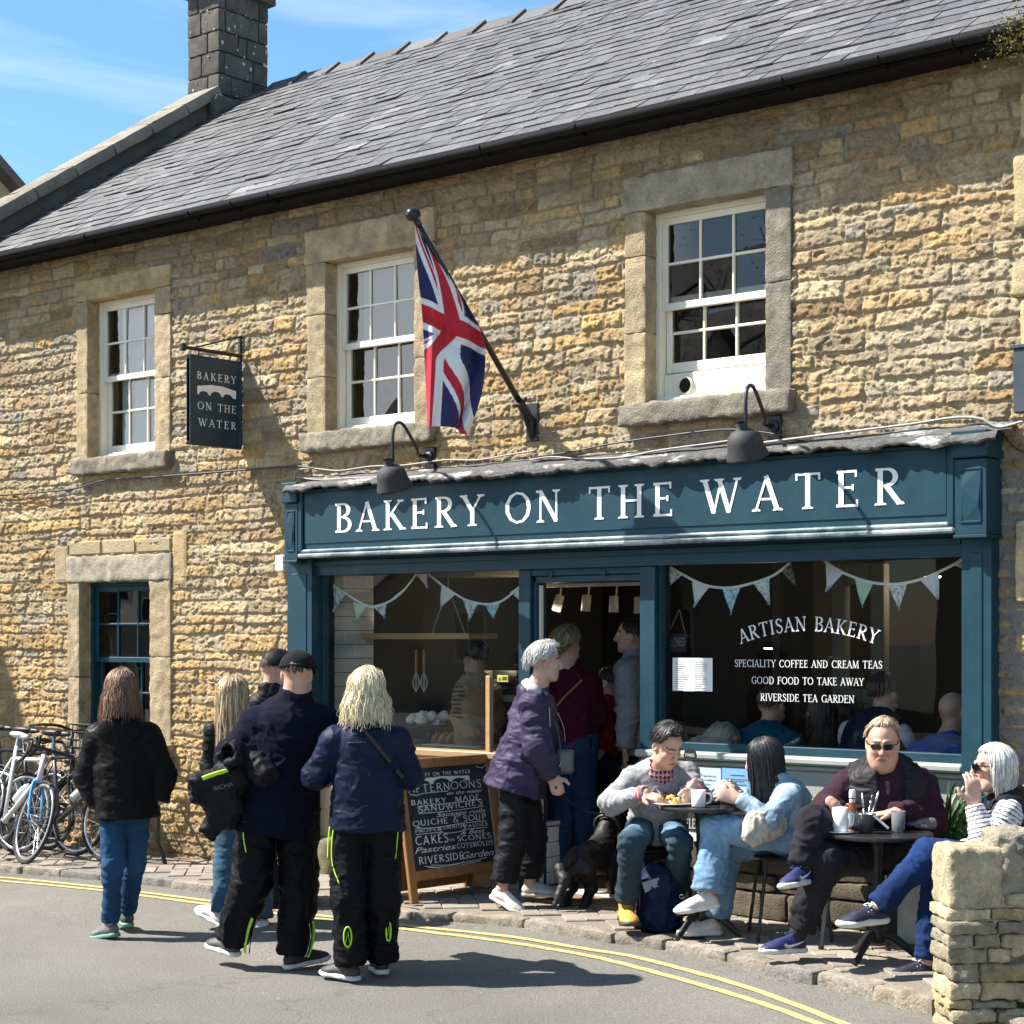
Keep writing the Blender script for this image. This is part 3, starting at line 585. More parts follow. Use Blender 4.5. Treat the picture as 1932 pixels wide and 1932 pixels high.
rf = roof.build('roof', M_SLATE, bld)
rt = MB(); x = -13.2
while x < X1+.3:
    w = .46; k = random.uniform(.8, 1.15); c = V3(.098, .090, .086)*k if random.random() < .6 else V3(.11, .11, .112)*k
    for (xa, xb, h) in ((x, x+w-.03, .0), (x+w-.045, x+w+.012, .028)):
        for s in (-1, 1):
            q = [V3(xx, RY1+s*dy, RZ1-.01+dz+h+random.uniform(-.003, .003)) for xx, dy, dz in ((xa, .19, -.10), (xb, .19, -.10), (xb, 0, .055), (xa, 0, .055))]
            lo = [p-V3(0, 0, .03) for p in q]
            rt.add(q+lo, [(0, 1, 2, 3), (0, 4, 5, 1), (1, 5, 6, 2), (3, 2, 6, 7), (0, 3, 7, 4), (4, 7, 6, 5)], c)
    x += w
rt.build('ridge_tile', pm('ridge_clay', (1, 1, 1), .8, .2, 12, .4, 50, attr=True), rf)
# coping up the gable
cp = MB(); n_ = 7; a0, a1 = -.02, SLN-.55
for i in range(n_):
    s0 = a0+(a1-a0)*i/n_; s1 = a0+(a1-a0)*(i+1)/n_-.012; c = V3(-13.50, RY0, RZ0)+su*((s0+s1)/2)+sn*.20
    cp.rough(-.20, .20, -(s1-s0)/2, (s1-s0)/2, -.055, .055, res=.05, amp=.012, rnd=.02, fr=9, seed=i, col=V3(.25, .225, .18)*random.uniform(.85, 1.1), ax=np.array([[1, 0, 0], su, sn]), c0=c, colvar=.35)
cp.rough(-.16, .16, -(a1-a0)/2, (a1-a0)/2, -.16, .16, res=.08, amp=.012, rnd=.02, fr=9, seed=30, col=(.12, .11, .095), ax=np.array([[1, 0, 0], su, sn]), c0=V3(-13.54, RY0, RZ0)+su*((a0+a1)/2)+sn*0.0, colvar=.3)
cp.build('gable_coping', M_DRESS, bld, smooth=True)
# chimney
xr = -13.36; yf = 2.62; yb = float(onX(506, 130, xr)[1]); xl = float(onY(353, 150, yf)[0]); ch = MB(); z = 6.75; k = 0
while z < 8.55:
    h = random.choice([.13, .16, .2, .22]); nb = 3; off_ = random.uniform(-.12, .12)
    ys = [yf] + sorted([yf+(yb-yf)*(j+1)/nb+random.uniform(-.14, .14) for j in range(nb-1)]) + [yb]
    for j in range(nb):
        col = V3(.085, .078, .068)*random.uniform(.75, 1.3)
        mid = (xl+xr)/2 + random.uniform(-.08, .08)
        ch.rough(mid+.006 if True else xl, xr+random.uniform(0, .006), ys[j]+.005, ys[j+1]-.005, z+.005, z+h-.005, res=.035, amp=.010, rnd=.012, fr=16, seed=k, col=col, colvar=.4)
        if j == 0: ch.rough(xl, mid-.006, ys[j]+.005+random.uniform(-.006, .0), ys[j+1], z+.005, z+h-.005, res=.035, amp=.010, rnd=.012, fr=16, seed=k+90, col=V3(.085, .078, .068)*random.uniform(.75, 1.3), colvar=.4)
        k += 1
    z += h
ch.box(xl+.02, xr-.02, yf+.02, yb-.02, 6.2, z, col=(.06, .055, .05))
for _ in range(70):                                          # pale lichen dots
    s = random.random(); zz = random.uniform(6.9, 8.4); rr = abs(random.gauss(0, .009))+.003
    c = V3(xr+.006, random.uniform(yf+.03, yb-.03), zz) if s < .7 else V3(random.uniform(xl+.03, xr-.03), yf-.006, zz)
    ch.ell(c, (.004, rr, rr*random.uniform(.7, 1.2)) if s < .7 else (rr, .004, rr), nu=8, nv=4, col=(.52, .51, .46))
chm = ch.build('chimney', M_DRESS, bld, smooth=True)
ztop = float(onX(506, 12, xr)[2])
cc = MB(); cc.rough(xl-.07, xr+.06, yf-.07, yb+.06, ztop, ztop+.10, res=.05, amp=.012, rnd=.015, col=(.085, .08, .07)); cc.rough(xl-.03, xr+.02, yf-.03, yb+.02, ztop+.10, ztop+.22, res=.05, amp=.012, rnd=.015, col=(.085, .08, .07)); cc.build('chimney_cap', M_DRESS, chm, smooth=True)
fl = MB(); fl.rough(xr-.02, xr+.13, yf-.14, yb-.3, 6.70, 7.06, res=.04, amp=.03, rnd=.09, col=(.085, .08, .07), colvar=.5); fl.build('chimney_flashing', M_DRESS, chm, smooth=True)
# gutter
gt = MB(); prof = [(-.065, .045)]+[(-.065*math.cos(a), -.06*math.sin(a)) for a in np.linspace(0, math.pi, 10)]+[(.065, .045), (.058, .045)]+[(.058*math.cos(a), -.052*math.sin(a)) for a in np.linspace(0, math.pi, 10)]+[(-.058, .045)]
gp = np.array([[V3(x, -.298+p[0]*.54, 4.958+p[1]*.54+.012*math.sin(x*1.1)*.4) for p in prof] for x in np.linspace(X0+.2, X1+.4, 26)]); gt.grid(gp, wrap=True)
gt.box(X0, X1+.4, -.245, -.225, 4.932, 4.98); gt.box(X0, X1+.4, -.225, .03, 4.925, 4.945)
gut = gt.build('gutter', M_BLACK, bld)
for px_ in (165, 360, 440, 510, 910, 1090, 1480, 1660, 1800):
    x = float(onY(px_, 330, -.3)[0]); b = MB()
    b.tube([(x, -.298-.039*math.cos(a), 4.958-.036*math.sin(a)) for a in np.linspace(-.3, math.pi, 12)], .005, 6); b.box(x-.009, x+.009, -.25, -.22, 4.91, 4.94); b.build('gutter_bracket', M_BLACK, gut)

# ---- windows
def sash(mb, x0, x1, z0, z1, y, st=.042, bot=.05, top=.042, rows=2, cols=3, mu=.018, dep=.035):
    mb.box(x0, x0+st, y, y+dep, z0, z1, .004); mb.box(x1-st, x1, y, y+dep, z0, z1, .004)
    mb.box(x0+st, x1-st, y+.001, y+dep-.001, z0, z0+bot, .004); mb.box(x0+st, x1-st, y+.001, y+dep-.001, z1-top, z1, .004)
    ix0, ix1, iz0, iz1 = x0+st, x1-st, z0+bot, z1-top
    for i in range(1, cols): xx = ix0+(ix1-ix0)*i/cols; mb.box(xx-mu/2, xx+mu/2, y+.004, y+dep-.004, iz0, iz1, .004)
    for j in range(1, rows): zz = iz0+(iz1-iz0)*j/rows; mb.box(ix0, ix1, y+.006, y+dep-.006, zz-mu/2, zz+mu/2, .004)
    return ix0, ix1, iz0, iz1
def pane(mb, r, y, jy):
    x0, x1, z0, z1 = r
    for i in range(3):                                        # each light of old glass sits at its own slight tilt
        for j in range(2):
            a0, a1 = x0+(x1-x0)*i/3, x0+(x1-x0)*(i+1)/3; b0, b1 = z0+(z1-z0)*j/2, z0+(z1-z0)*(j+1)/2
            q = [random.uniform(-1, 1)*jy for _ in range(3)]
            mb.add([(a0, y+q[0], b0), (a1, y+q[1], b0), (a1, y+q[1]+q[2], b1), (a0, y+q[0]+q[2], b1)], [(0, 1, 2, 3)])
def window(o, outer, lint, paint, label, dress, dark, ground=False, vent=False, sky_board=None):
    a, b, c, d = o; yf = .095; fr = .035
    w = MB()
    for (x0, x1, z0, z1) in ((a, a+fr, c, d), (b-fr, b, c, d), (a+fr, b-fr, d-fr, d), (a+fr, b-fr, c, c+.05)): w.box(x0, x1, yf, yf+.12, z0, z1, .003)
    w.box(a, b, yf-.02, yf, c, c+.035, .003)
    w.box(a, b, yf+.118, yf+.16, c-.05, c+.02); 
    mid = (c+d)/2 + .02
    up = sash(w, a+fr, b-fr, mid-.03, d-fr, yf+.02, rows=2, bot=.045)
    zlo = c+.05 + (.15 if vent else 0); zhi = mid + (.04 if not vent else .06)
    lw = sash(w, a+fr+.005, b-fr-.005, zlo, zhi, yf+.06, bot=.065)
    win = w.build('window', paint, bld); win['label'] = label
    g = MB(); pane(g, up, yf+.038, .006); pane(g, lw, yf+.078, .006); g.build('pane', GLASS_UP, win)
    if vent:
        v = MB(); v.box(a+fr, b-fr, yf+.045, yf+.06, c+.045, c+.195, .004); v.box(a+fr+.30, b-fr-.03, yf+.038, yf+.046, c+.07, c+.165, .003)
        v.lathe([(.055, 0), (.062, .012), (.05, .02), (.045, -.05)], (a+fr+.16, yf+.045, c+.115), 20, np.array([[1, 0, 0], [0, 0, 1], [0, -1, 0]])); v.build('vent_panel', M_CREAM, win)
        v = MB(); v.lathe([(0, .0), (.046, .0)], (a+fr+.16, yf+.043, c+.115), 16, np.array([[1, 0, 0], [0, 0, 1], [0, -1, 0]])); v.build('vent_hole', M_BLACK, win)
    oa, ob_ = outer; lt = MB(); dz = d+lint
    lt.rough(oa-.01, ob_+.01, -.035, .14, d-.002, dz, res=.016, amp=.014, rnd=.016, fr=20, seed=int(abs(a)*10), col=dress[0], colvar=.45); lt.build('lintel', M_DRESS, win, smooth=True)
    for i, (x0, x1) in enumerate(((oa, a+.006), (b-.006, ob_))):
        jb = MB(); z = c-.05; q = 0
        while z < d-.01:
            h = min(random.uniform(.45, .75), d-z); h = d-z if d-z-h < .2 else h
            jb.rough(x0+random.uniform(-.006, .006) if i == 0 else x0, x1 if i == 0 else x1+random.uniform(-.006, .006), -.026, .14, z+.0005, z+h-.0005, res=.016, amp=.012, rnd=.012, fr=22, seed=q+int(abs(x0)*10), col=dress[1+i]*random.uniform(.85, 1.1), colvar=.42); z += h; q += 1
        jb.build('jamb', M_DRESS, win, smooth=True)
    si = MB(); si.rough(oa-.02, ob_+.02, -.085, .12, c-.135, c+.004, res=.016, amp=.018, rnd=.022, fr=17, seed=5+int(abs(a)*10), col=dress[3], colvar=.6); si.build('sill', M_DRESS, win, smooth=True)
    if sky_board:
        bl_ = MB(); bl_.box(a+sky_board[0], b-.02, .205, .215, c+.06 if sky_board[1] == 0 else mid+.02, d-.05); bl_.build('sky_board', pm('sky_board_%d' % int(sky_board[2]*100), (sky_board[2], sky_board[2]*1.01, sky_board[2]*1.02), .8, .03, 2), win)  # added board: its tone stands in for sky mirrored in the panes
    rm = MB(); rm.col = dark                                   # the room behind
    rm.add([(a-.4, .2, c-.5), (b+.4, .2, c-.5), (b+.4, 1.9, c-.5), (a-.4, 1.9, c-.5), (a-.4, .2, d+.3), (b+.4, .2, d+.3), (b+.4, 1.9, d+.3), (a-.4, 1.9, d+.3)], [(0, 3, 2, 1), (4, 5, 6, 7), (2, 3, 7, 6), (0, 4, 7, 3), (1, 2, 6, 5)])
    for (x0, x1, z0, z1) in ((a-.4, a, c-.5, d+.3), (b, b+.4, c-.5, d+.3), (a, b, d, d+.3), (a, b, c-.5, c)): rm.box(x0, x1, .18, .2, z0, z1)
    rm.build('room', pm('room_plaster', (1, 1, 1), .9, .1, 3, attr=True), win)
    return win
YEL, TAN, GRY = V3(.48, .35, .17), V3(.42, .325, .195), V3(.25, .215, .16)
wA = window(OPEN[0], (-12.10, -10.93), .17, M_CREAM, 'left upper cream sash window', (YEL, TAN, TAN*.95, GRY), (.10, .10, .10), sky_board=(.17, 0, .88))
wB = window(OPEN[1], (-9.42, -8.18), .24, M_CREAM, 'middle upper cream sash window behind the flag', (TAN, TAN, TAN*.95, GRY*1.05), (.09, .09, .09), sky_board=(.17, 1, .34))
wC = window(OPEN[2], (-6.585, -5.385), .22, M_CREAM, 'right upper cream sash window with a vent panel', (V3(.34, .29, .205), TAN*.92, V3(.205, .18, .14), V3(.24, .21, .16)), (.07, .07, .07), vent=True)
wD = window(OPEN[3], (-12.215, -10.92), .21, M_BLUE, 'ground floor dark blue sash window', (V3(.36, .31, .23), TAN, TAN, GRY), (.10, .10, .11))
for b_, wn_ in ((MB(), wD),):
    for i in range(3): b_.box(-12.21+i*.43, -11.79+i*.43, -.018, .1, 2.46, 2.575, .012, col=TAN*random.uniform(.85, 1.05))
    b_.rough(-12.4, -12.22, -.022, .1, 2.24, 2.55, res=.03, col=TAN*.92); b_.rough(-10.91, -10.74, -.02, .1, 2.20, 2.62, res=.03, col=YEL*.9)
    b_.build('relieving_course', M_DRESS, wn_, smooth=False)
# pale corner stones at the right-hand end
for (x0, x1, z0, z1) in ((-4.02, -3.4, 3.98, 4.38), (-4.03, -3.4, 3.62, 3.78), (-3.98, -3.3, 3.32, 3.60), (-3.78, -3.2, 2.85, 3.12), (-4.01, -3.80, 1.98, 2.42), (-3.86, -3.3, 1.5, 1.78), (-3.9, -3.3, 1.10, 1.38), (-3.98, -3.4, 4.45, 4.70)):
    qn = MB(); qn.rough(x0, x1, -.05, .05, z0, z1, res=.03, amp=.010, rnd=.025, fr=12, seed=int(z0*9), col=V3(.50, .40, .22)*random.uniform(.85, 1.1), colvar=.30); qn.build('quoin', M_DRESS, bld, smooth=True)
# ================================================================== shopfront (part of the building)
SHX0, SHX1 = -9.40, -4.20
Yf = -.17
fa = MB(); FX0, FX1, FZ0, FZ1 = -9.335, -4.285, 2.355, 2.84
fa.box(FX0, FX1, Yf, .05, FZ0+.03, FZ1, 0)
fa.box(FX0+.05, FX1-.05, Yf-.006, Yf+.01, FZ0+.10, FZ1-.02, .004)          # raised board
fa.box(FX0, FX0+.045, Yf-.022, Yf, FZ0+.04, FZ1, .008); fa.box(FX1-.045, FX1, Yf-.022, Yf, FZ0+.04, FZ1, .008)
fa.box(SHX0+.1, SHX1-.1, -.06, .06, 2.235, FZ0+.03, 0); fa.box(SHX0+.1, SHX1-.1, -.075, -.055, 2.30, 2.34, .006)
fascia = fa.build('fascia', M_BLUE, bld)
mo = MB(); mo.box(FX0, FX1, Yf-.03, Yf+.02, FZ0, FZ0+.032, .010); mo.box(FX0, FX1, Yf-.02, Yf+.01, FZ0+.036, FZ0+.062, .010); mo.build('moulding', pm('highlit_blue', (.06, .11, .125), .30, .1, 8, coat=.3, wear=((.36, .41, .41), 3, .40, .62)), fascia)  # pale patches paint the reflection highlights along the moulding
lt = MB()
for s, xa, ya, xb, yb in (('BAKERY', 632, 1009, 910, 995), ('ON', 953, 993, 1057, 987), ('THE', 1110, 983, 1270, 975), ('WATER', 1325, 972, 1702, 953)):
    p0, p1 = onY(xa, ya, Yf-.008), onY(xb, yb, Yf-.008); tr = {'BAKERY': .22, 'ON': .2, 'THE': .26, 'WATER': .40}[s]
    put_text(lt, s, (p0[0], Yf-.0075, 2.525), (1, 0, 0), (0, 0, 1), (0, -1, 0), .205, p1[0]-p0[0], track=tr, th=.135, tn=.065)
lt.build('lettering', pm('sign_white', (.86, .85, .80), .5, .02, 9), fascia)
# lead flashing with an uneven lip
fz = MB(); nx = 420; xs_ = np.linspace(SHX0-.02, -4.02, nx)
q = np.c_[xs_, 0*xs_, 0*xs_]
lip = (fbm(q*[5, 1, 1], 3, 4)-.5)*.055 + (fbm(q*[26, 1, 1], 2, 6)-.5)*.020
rowsF = []
for (y, z, k, kz) in ((.01, FZ1+.125, 0, .25), (-.025, FZ1+.105, .2, .3), (-.05, FZ1+.07, .4, .2), (-.12, FZ1+.060, .7, .1), (-.225, FZ1+.042, 1, .1), (-.252, FZ1+.012, 1.0, .9), (-.246, FZ1-.006, 1.0, 1.3), (-.20, FZ1+.02, 1, .2)):
    rowsF.append(np.c_[xs_, y+lip*k*.9, z+lip*kz*1.0+(fbm(np.c_[xs_*5, 0*xs_+y*20, 0*xs_], 3, 8)-.5)*.030])
fz.grid(np.array(rowsF)); fz.build('lead_flashing', M_LEAD, fascia, smooth=True)
# corbel boxes and pilasters
def pil(x0, x1, cx0, cx1):
    p = MB(); p.box(x0, x1, -.10, .05, .05, FZ0+.01, 0); p.box(x0+.05, x1-.05, -.106, -.09, .45, 2.25, .003); p.box(x0-.012, x1+.012, -.125, .03, .05, .33, .006)
    po = p.build('pilaster', M_BLUE, bld)
    c = MB(); c.box(cx0, cx1, -.19, .02, FZ0-.012, 2.75, .004); c.box(cx0-.012, cx1+.012, -.215, .02, 2.755, 2.90, .006); c.box(cx0-.004, cx1+.004, -.20, .02, FZ0-.03, FZ0-.012, .003)
    a, b, z0, z1 = cx0+.035, cx1-.03, FZ0+.05, 2.70; yy = -.19; m = ((a+b)/2, (z0+z1)/2)
    for (u0, u1, w0, w1) in ((a, b, z0, z0+.012), (a, b, z1-.012, z1), (a, a+.01, z0+.012, z1-.012), (b-.01, b, z0+.012, z1-.012)): c.box(u0, u1, yy-.007, yy, w0, w1, .002)
    c.add([(a+.01, yy-.002, z0+.012), (b-.01, yy-.002, z0+.012), (b-.01, yy-.002, z1-.012), (a+.01, yy-.002, z1-.012), (b-.01-.0, yy-.014, z0+.1), (a+.01, yy-.014, z1-.1)], [(0, 1, 4), (1, 2, 4), (2, 5, 4), (0, 4, 5), (2, 3, 5), (3, 0, 5)])
    c.build('corbel', M_BLUE, po)
pil(-9.535, -9.285, -9.475, -9.337); pil(-4.285, -4.115, -4.283, -4.10)
# frames of the two shop windows and of the door
GY = .055
M_SILLW = pm('sill_wood', (.36, .24, .13), .5, .15, 8, .2, 60, st=(1, 8, 8)); M_SAGE = pm('sage_paint', (.33, .36, .32), .5, .06, 5, .1, 40)
M_TILE = None
def shop_window(x0, x1, z0, z1, label, rail=True):
    f = MB(); t = .02; tz = .055
    f.box(x0-.01, x0+t, .0, .11, z0, z1+.01, .004); f.box(x1-t, x1+.01, .0, .11, z0, z1+.01, .004); f.box(x0+t, x1-t, .002, .108, z1-tz, z1+.012, .004)
    if rail: f.box(x0+t, x1-t, .002, .108, z0, z0+.05, .004)
    w = f.build('shop_window', M_BLUE, bld); w['label'] = label
    g = MB(); g.box(x0+t, x1-t, GY, GY+.008, z0+(.05 if rail else .003), z1-tz); g.build('pane', GLASS_SHOP, w)
    return w
swL = shop_window(-9.285, -7.43, 1.03, 2.30, 'left shop window with pastry counter', rail=False); swR = shop_window(-6.345, -4.285, 1.10, 2.30, 'right shop window with white lettering')
df = MB(); df.box(-7.43, -7.33, -.035, .12, .12, 2.235, .005); df.box(-7.325, -7.30, -.01, .10, .14, 2.20, .003)
df.box(-6.46, -6.345, -.035, .12, .12, 2.235, .005); df.box(-6.475, -6.462, -.01, .10, .14, 2.20, .003)
df.box(-7.33, -6.46, -.025, .12, 2.19, 2.235, .004); df.box(-7.33, -6.46, -.01, .11, 2.145, 2.188, .004)
for xx in (-7.16, -6.74): df.box(xx-.035, xx+.035, -.028, -.012, 2.196, 2.21, .003); df.box(xx-.012, xx+.012, -.034, -.012, 2.18, 2.222, .003)
dfr = df.build('door_frame', M_BLUE, bld)
ds = MB(); ds.box(-7.305, -7.285, .02, .05, .16, 2.13, .002, col=(1, 1, 1)); ds.build('door_edge_strip', M_CREAM, dfr)
# sills and stall risers
s = MB(); s.box(-6.46, -4.285, -.10, .05, 1.055, 1.10, .012); s.box(-6.44, -4.29, -.06, .05, 1.02, 1.052, .010); s.box(-6.44, -4.29, -.035, .05, .86, 1.018, .004); s.box(-6.44, -4.29, -.055, .05, .835, .858, .006)
s.build('sill_panel', M_SAGE, swR)
s = MB(); s.box(-6.44, -4.29, -.012, .05, .66, .834, .002); s.build('lower_panel', pm('olive_board', (.085, .085, .07), .7, .15, 6), swR)
s = MB()
z = .0; k = 0
while z < .66:
    h = min(random.uniform(.09, .17), .66-z); x = -6.45
    while x < -4.29:
        w = min(random.uniform(.15, .42), -4.285-x); s.rough(x+.004, x+w-.004, -.04-random.uniform(0, .02), .06, z+.004, z+h-.004, res=.03, amp=.012, rnd=.02, fr=13, seed=k, col=V3(.13, .105, .07)*random.uniform(.6, 1.2), colvar=.3); x += w; k += 1  # stone darkened: shade under the tables put into the colour
    z += h
s.box(-6.45, -4.29, .0, .05, 0, .66, col=(.16, .145, .12)); s.build('plinth', M_STONE, swR, smooth=True)
s = MB(); s.box(-9.28, -7.42, -.09, .06, .985, 1.03, .006); s.build('wooden_sill', M_SILLW, swL)
s = MB(); s.box(-9.28, -7.43, -.02, .06, .08, .984, .003); s.build('front_panel', pm('tan_board', (.40, .31, .19), .6, .08, 5), swL)
# ---- interior
def tiles(mb, o, u, v, w, nu, nv, tw, th, col=(.88, .89, .87)):
    for j in range(nv):
        for i in range(-1, nu+1):
            a0 = max(0, i*tw+(tw/2 if j % 2 else 0)); a1 = min(nu*tw, (i+1)*tw+(tw/2 if j % 2 else 0))
            if a1-a0 < .01: continue
            c = np.asarray(o)+np.asarray(u)*((a0+a1)/2)+np.asarray(v)*((j+.5)*th)
            mb.obox(c, np.array([u, v, w]), ((a1-a0)/2-.0022, th/2-.0022, .005), .002, V3(*col)*random.uniform(.94, 1.03))
M_TILE = pm('glazed_tile', (1, 1, 1), .15, .03, 5, attr=True); M_GROUT = pm('grout', (.05, .05, .05), .9)
IY1 = 3.6; IZ0, IZ1 = .16, 2.72
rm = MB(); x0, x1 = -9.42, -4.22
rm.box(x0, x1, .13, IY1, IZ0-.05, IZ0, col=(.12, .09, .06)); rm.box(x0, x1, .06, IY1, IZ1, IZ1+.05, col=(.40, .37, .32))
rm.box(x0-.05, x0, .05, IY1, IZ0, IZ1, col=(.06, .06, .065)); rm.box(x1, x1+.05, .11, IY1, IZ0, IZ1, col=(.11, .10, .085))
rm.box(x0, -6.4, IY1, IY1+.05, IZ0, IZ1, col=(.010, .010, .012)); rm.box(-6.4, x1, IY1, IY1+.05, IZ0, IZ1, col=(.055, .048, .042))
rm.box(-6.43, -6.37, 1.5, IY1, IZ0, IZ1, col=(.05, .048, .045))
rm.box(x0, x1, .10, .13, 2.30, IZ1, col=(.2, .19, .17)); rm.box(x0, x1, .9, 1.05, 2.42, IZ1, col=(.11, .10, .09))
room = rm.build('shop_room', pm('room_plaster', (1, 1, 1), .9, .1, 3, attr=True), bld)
tl = MB(); tiles(tl, (-9.275, .12, .2), (0, 1, 0), (0, 0, 1), (1, 0, 0), 2, 20, .205, .1025); tl.box(-9.30, -9.279, .11, .54, .2, 2.28, col=(.05, .05, .05)); tl.build('tiled_return', M_TILE, room)
tl = MB(); tiles(tl, (-7.33, .0, .14), (0, 1, 0), (0, 0, 1), (1, 0, 0), 2, 4, .2, .10); tiles(tl, (-7.43, -.004, .14), (1, 0, 0), (0, 0, 1), (0, -1, 0), 1, 4, .1, .10); tl.box(-7.43, -7.336, .002, .42, .14, .545, col=(.06, .06, .06)); tl.box(-7.44, -7.315, -.015, .44, .548, .575, .004, col=(.72, .72, .68)); tl.build('tiled_post_base', M_TILE, room)
th_ = MB(); th_.box(-7.33, -6.46, .0, .5, .10, .158, .006); th_.build('door_step', pm('step_stone', (.55, .54, .5), .7, .1, 8), bld)
# ================================================================== figures: signed-distance bodies and clothes, meshed with surface nets
def nrm(v): v = np.asarray(v, float); return v/max(np.linalg.norm(v), 1e-9)
class SDF:
    def __init__(s, lo, hi, res):
        s.lo = np.asarray(lo, float); s.res = res; s.n = np.ceil((np.asarray(hi)-s.lo)/res).astype(int)+1
        s.d = np.full(s.n, 1.0, np.float32)
    def _sl(s, lo, hi):
        a = np.clip(np.floor((np.asarray(lo)-s.lo)/s.res).astype(int), 0, s.n); b = np.clip(np.ceil((np.asarray(hi)-s.lo)/s.res).astype(int)+1, 0, s.n)
        if (b-a).min() <= 0: return None
        g = [s.lo[i]+s.res*np.arange(a[i], b[i]) for i in range(3)]
        return tuple(slice(a[i], b[i]) for i in range(3)), g[0][:, None, None], g[1][None, :, None], g[2][None, None, :]
    def _mix(s, sl, nd, k, op='u'):
        a = s.d[sl]
        if op == 'u':
            if k <= 0: s.d[sl] = np.minimum(a, nd)
            else: h = np.clip(.5+.5*(a-nd)/k, 0, 1); s.d[sl] = a*(1-h)+nd*h-k*h*(1-h)
        else:
            if k <= 0: s.d[sl] = np.maximum(a, -nd)
            else: h = np.clip(.5-.5*(a+nd)/k, 0, 1); s.d[sl] = a*(1-h)-nd*h+k*h*(1-h)
    def cone(s, a, b, ra, rb, k=.02, flat=None, q=1.0, cuts=(), op='u'):
        """tapered limb a->b; flat,q squeeze it along an axis; cuts = (point, normal) planes"""
        a, b = np.asarray(a, float), np.asarray(b, float); R = max(ra, rb)*max(1, q)+k+.02
        r_ = s._sl(np.minimum(a, b)-R, np.maximum(a, b)+R)
        if r_ is None: return s
        sl, X, Y, Z = r_; px, py, pz = X-a[0], Y-a[1], Z-a[2]; ba = b-a
        if flat is not None:
            n = nrm(flat); n = nrm(n-ba*(n@ba)/max(ba@ba, 1e-9)) if ba@ba > 1e-8 else n
            dn = (px*n[0]+py*n[1]+pz*n[2])*(1/q-1); px, py, pz = px+dn*n[0], py+dn*n[1], pz+dn*n[2]
        L2 = max(ba@ba, 1e-9); t = np.clip((px*ba[0]+py*ba[1]+pz*ba[2])/L2, 0, 1)
        d = np.sqrt((px-ba[0]*t)**2+(py-ba[1]*t)**2+(pz-ba[2]*t)**2)-(ra+(rb-ra)*t)
        d = d*min(1, q)
        for o, n in cuts:
            n = nrm(n); d = np.maximum(d, (X-o[0])*n[0]+(Y-o[1])*n[1]+(Z-o[2])*n[2])
        s._mix(sl, d.astype(np.float32), k, op); return s
    def ell(s, c, r, R=None, k=.015, op='u'):
        c = np.asarray(c, float); r = np.asarray(r, float); R = np.eye(3) if R is None else np.asarray(R); m = r.max()+k+.02
        r_ = s._sl(c-m, c+m)
        if r_ is None: return s
        sl, X, Y, Z = r_; p = [X-c[0], Y-c[1], Z-c[2]]
        l = [(p[0]*R[i][0]+p[1]*R[i][1]+p[2]*R[i][2]) for i in range(3)]
        k0 = np.sqrt(sum((l[i]/r[i])**2 for i in range(3))); k1 = np.sqrt(sum((l[i]/r[i]**2)**2 for i in range(3)))
        d = k0*(k0-1)/np.maximum(k1, 1e-6)
        s._mix(sl, d.astype(np.float32), k, op); return s
    def cut(s, o, n):
        n = nrm(n); g = [s.lo[i]+s.res*np.arange(s.n[i]) for i in range(3)]
        s.d = np.maximum(s.d, ((g[0][:, None, None]-o[0])*n[0]+(g[1][None, :, None]-o[1])*n[1]+(g[2][None, None, :]-o[2])*n[2]).astype(np.float32)); return s
    def mesh(s):
        d = s.d.copy()
        d[0], d[-1] = 1, 1; d[:, 0], d[:, -1] = 1, 1; d[:, :, 0], d[:, :, -1] = 1, 1
        I = d < 0; nx, ny, nz_ = [q-1 for q in d.shape]
        cnt = np.zeros((nx, ny, nz_), np.uint8)
        for i in (0, 1):
            for j in (0, 1):
                for k in (0, 1): cnt += I[i:nx+i, j:ny+j, k:nz_+k]
        act = np.argwhere((cnt > 0) & (cnt < 8)); idx = np.full((nx, ny, nz_), -1, np.int64); idx[tuple(act.T)] = np.arange(len(act))
        pos = np.zeros((len(act), 3)); num = np.zeros(len(act))
        cor = [(i, j, k) for i in (0, 1) for j in (0, 1) for k in (0, 1)]
        val = {c: d[act[:, 0]+c[0], act[:, 1]+c[1], act[:, 2]+c[2]] for c in cor}
        for c in cor:
            for a in range(3):
                if c[a] == 0:
                    e = list(c); e[a] = 1; va, vb = val[c], val[tuple(e)]; x = (va < 0) != (vb < 0)
                    t = np.where(x, va/np.where(x, va-vb, 1), 0); q = np.tile(np.array(c, float), (len(act), 1)); q[:, a] += t
                    pos += q*x[:, None]; num += x
        V = s.lo + s.res*(act+pos/num[:, None]); F = []
        for a in range(3):
            b, c = (a+1) % 3, (a+2) % 3
            s0 = [slice(1, -1)]*3; s0[a] = slice(0, -1); s1 = list(s0); s1[a] = slice(1, None)
            A, B = I[tuple(s0)], I[tuple(s1)]; ch = np.argwhere(A != B)
            if not len(ch): continue
            ori = A[tuple(ch.T)]; base = ch+1; base[:, a] -= 1
            def cell(db, dc): q = base.copy(); q[:, b] -= db; q[:, c] -= dc; return idx[tuple(q.T)]
            f = np.stack([cell(1, 1), cell(0, 1), cell(0, 0), cell(1, 0)], 1); f[~ori] = f[~ori][:, ::-1]; F.append(f)
        return V, np.concatenate(F)
def vnormals(V, F):
    n = np.cross(V[F[:, 2]]-V[F[:, 0]], V[F[:, 3]]-V[F[:, 1]]); N = np.zeros_like(V)
    for i in range(4): np.add.at(N, F[:, i], n)
    return N/np.maximum(np.linalg.norm(N, axis=1, keepdims=True), 1e-12)
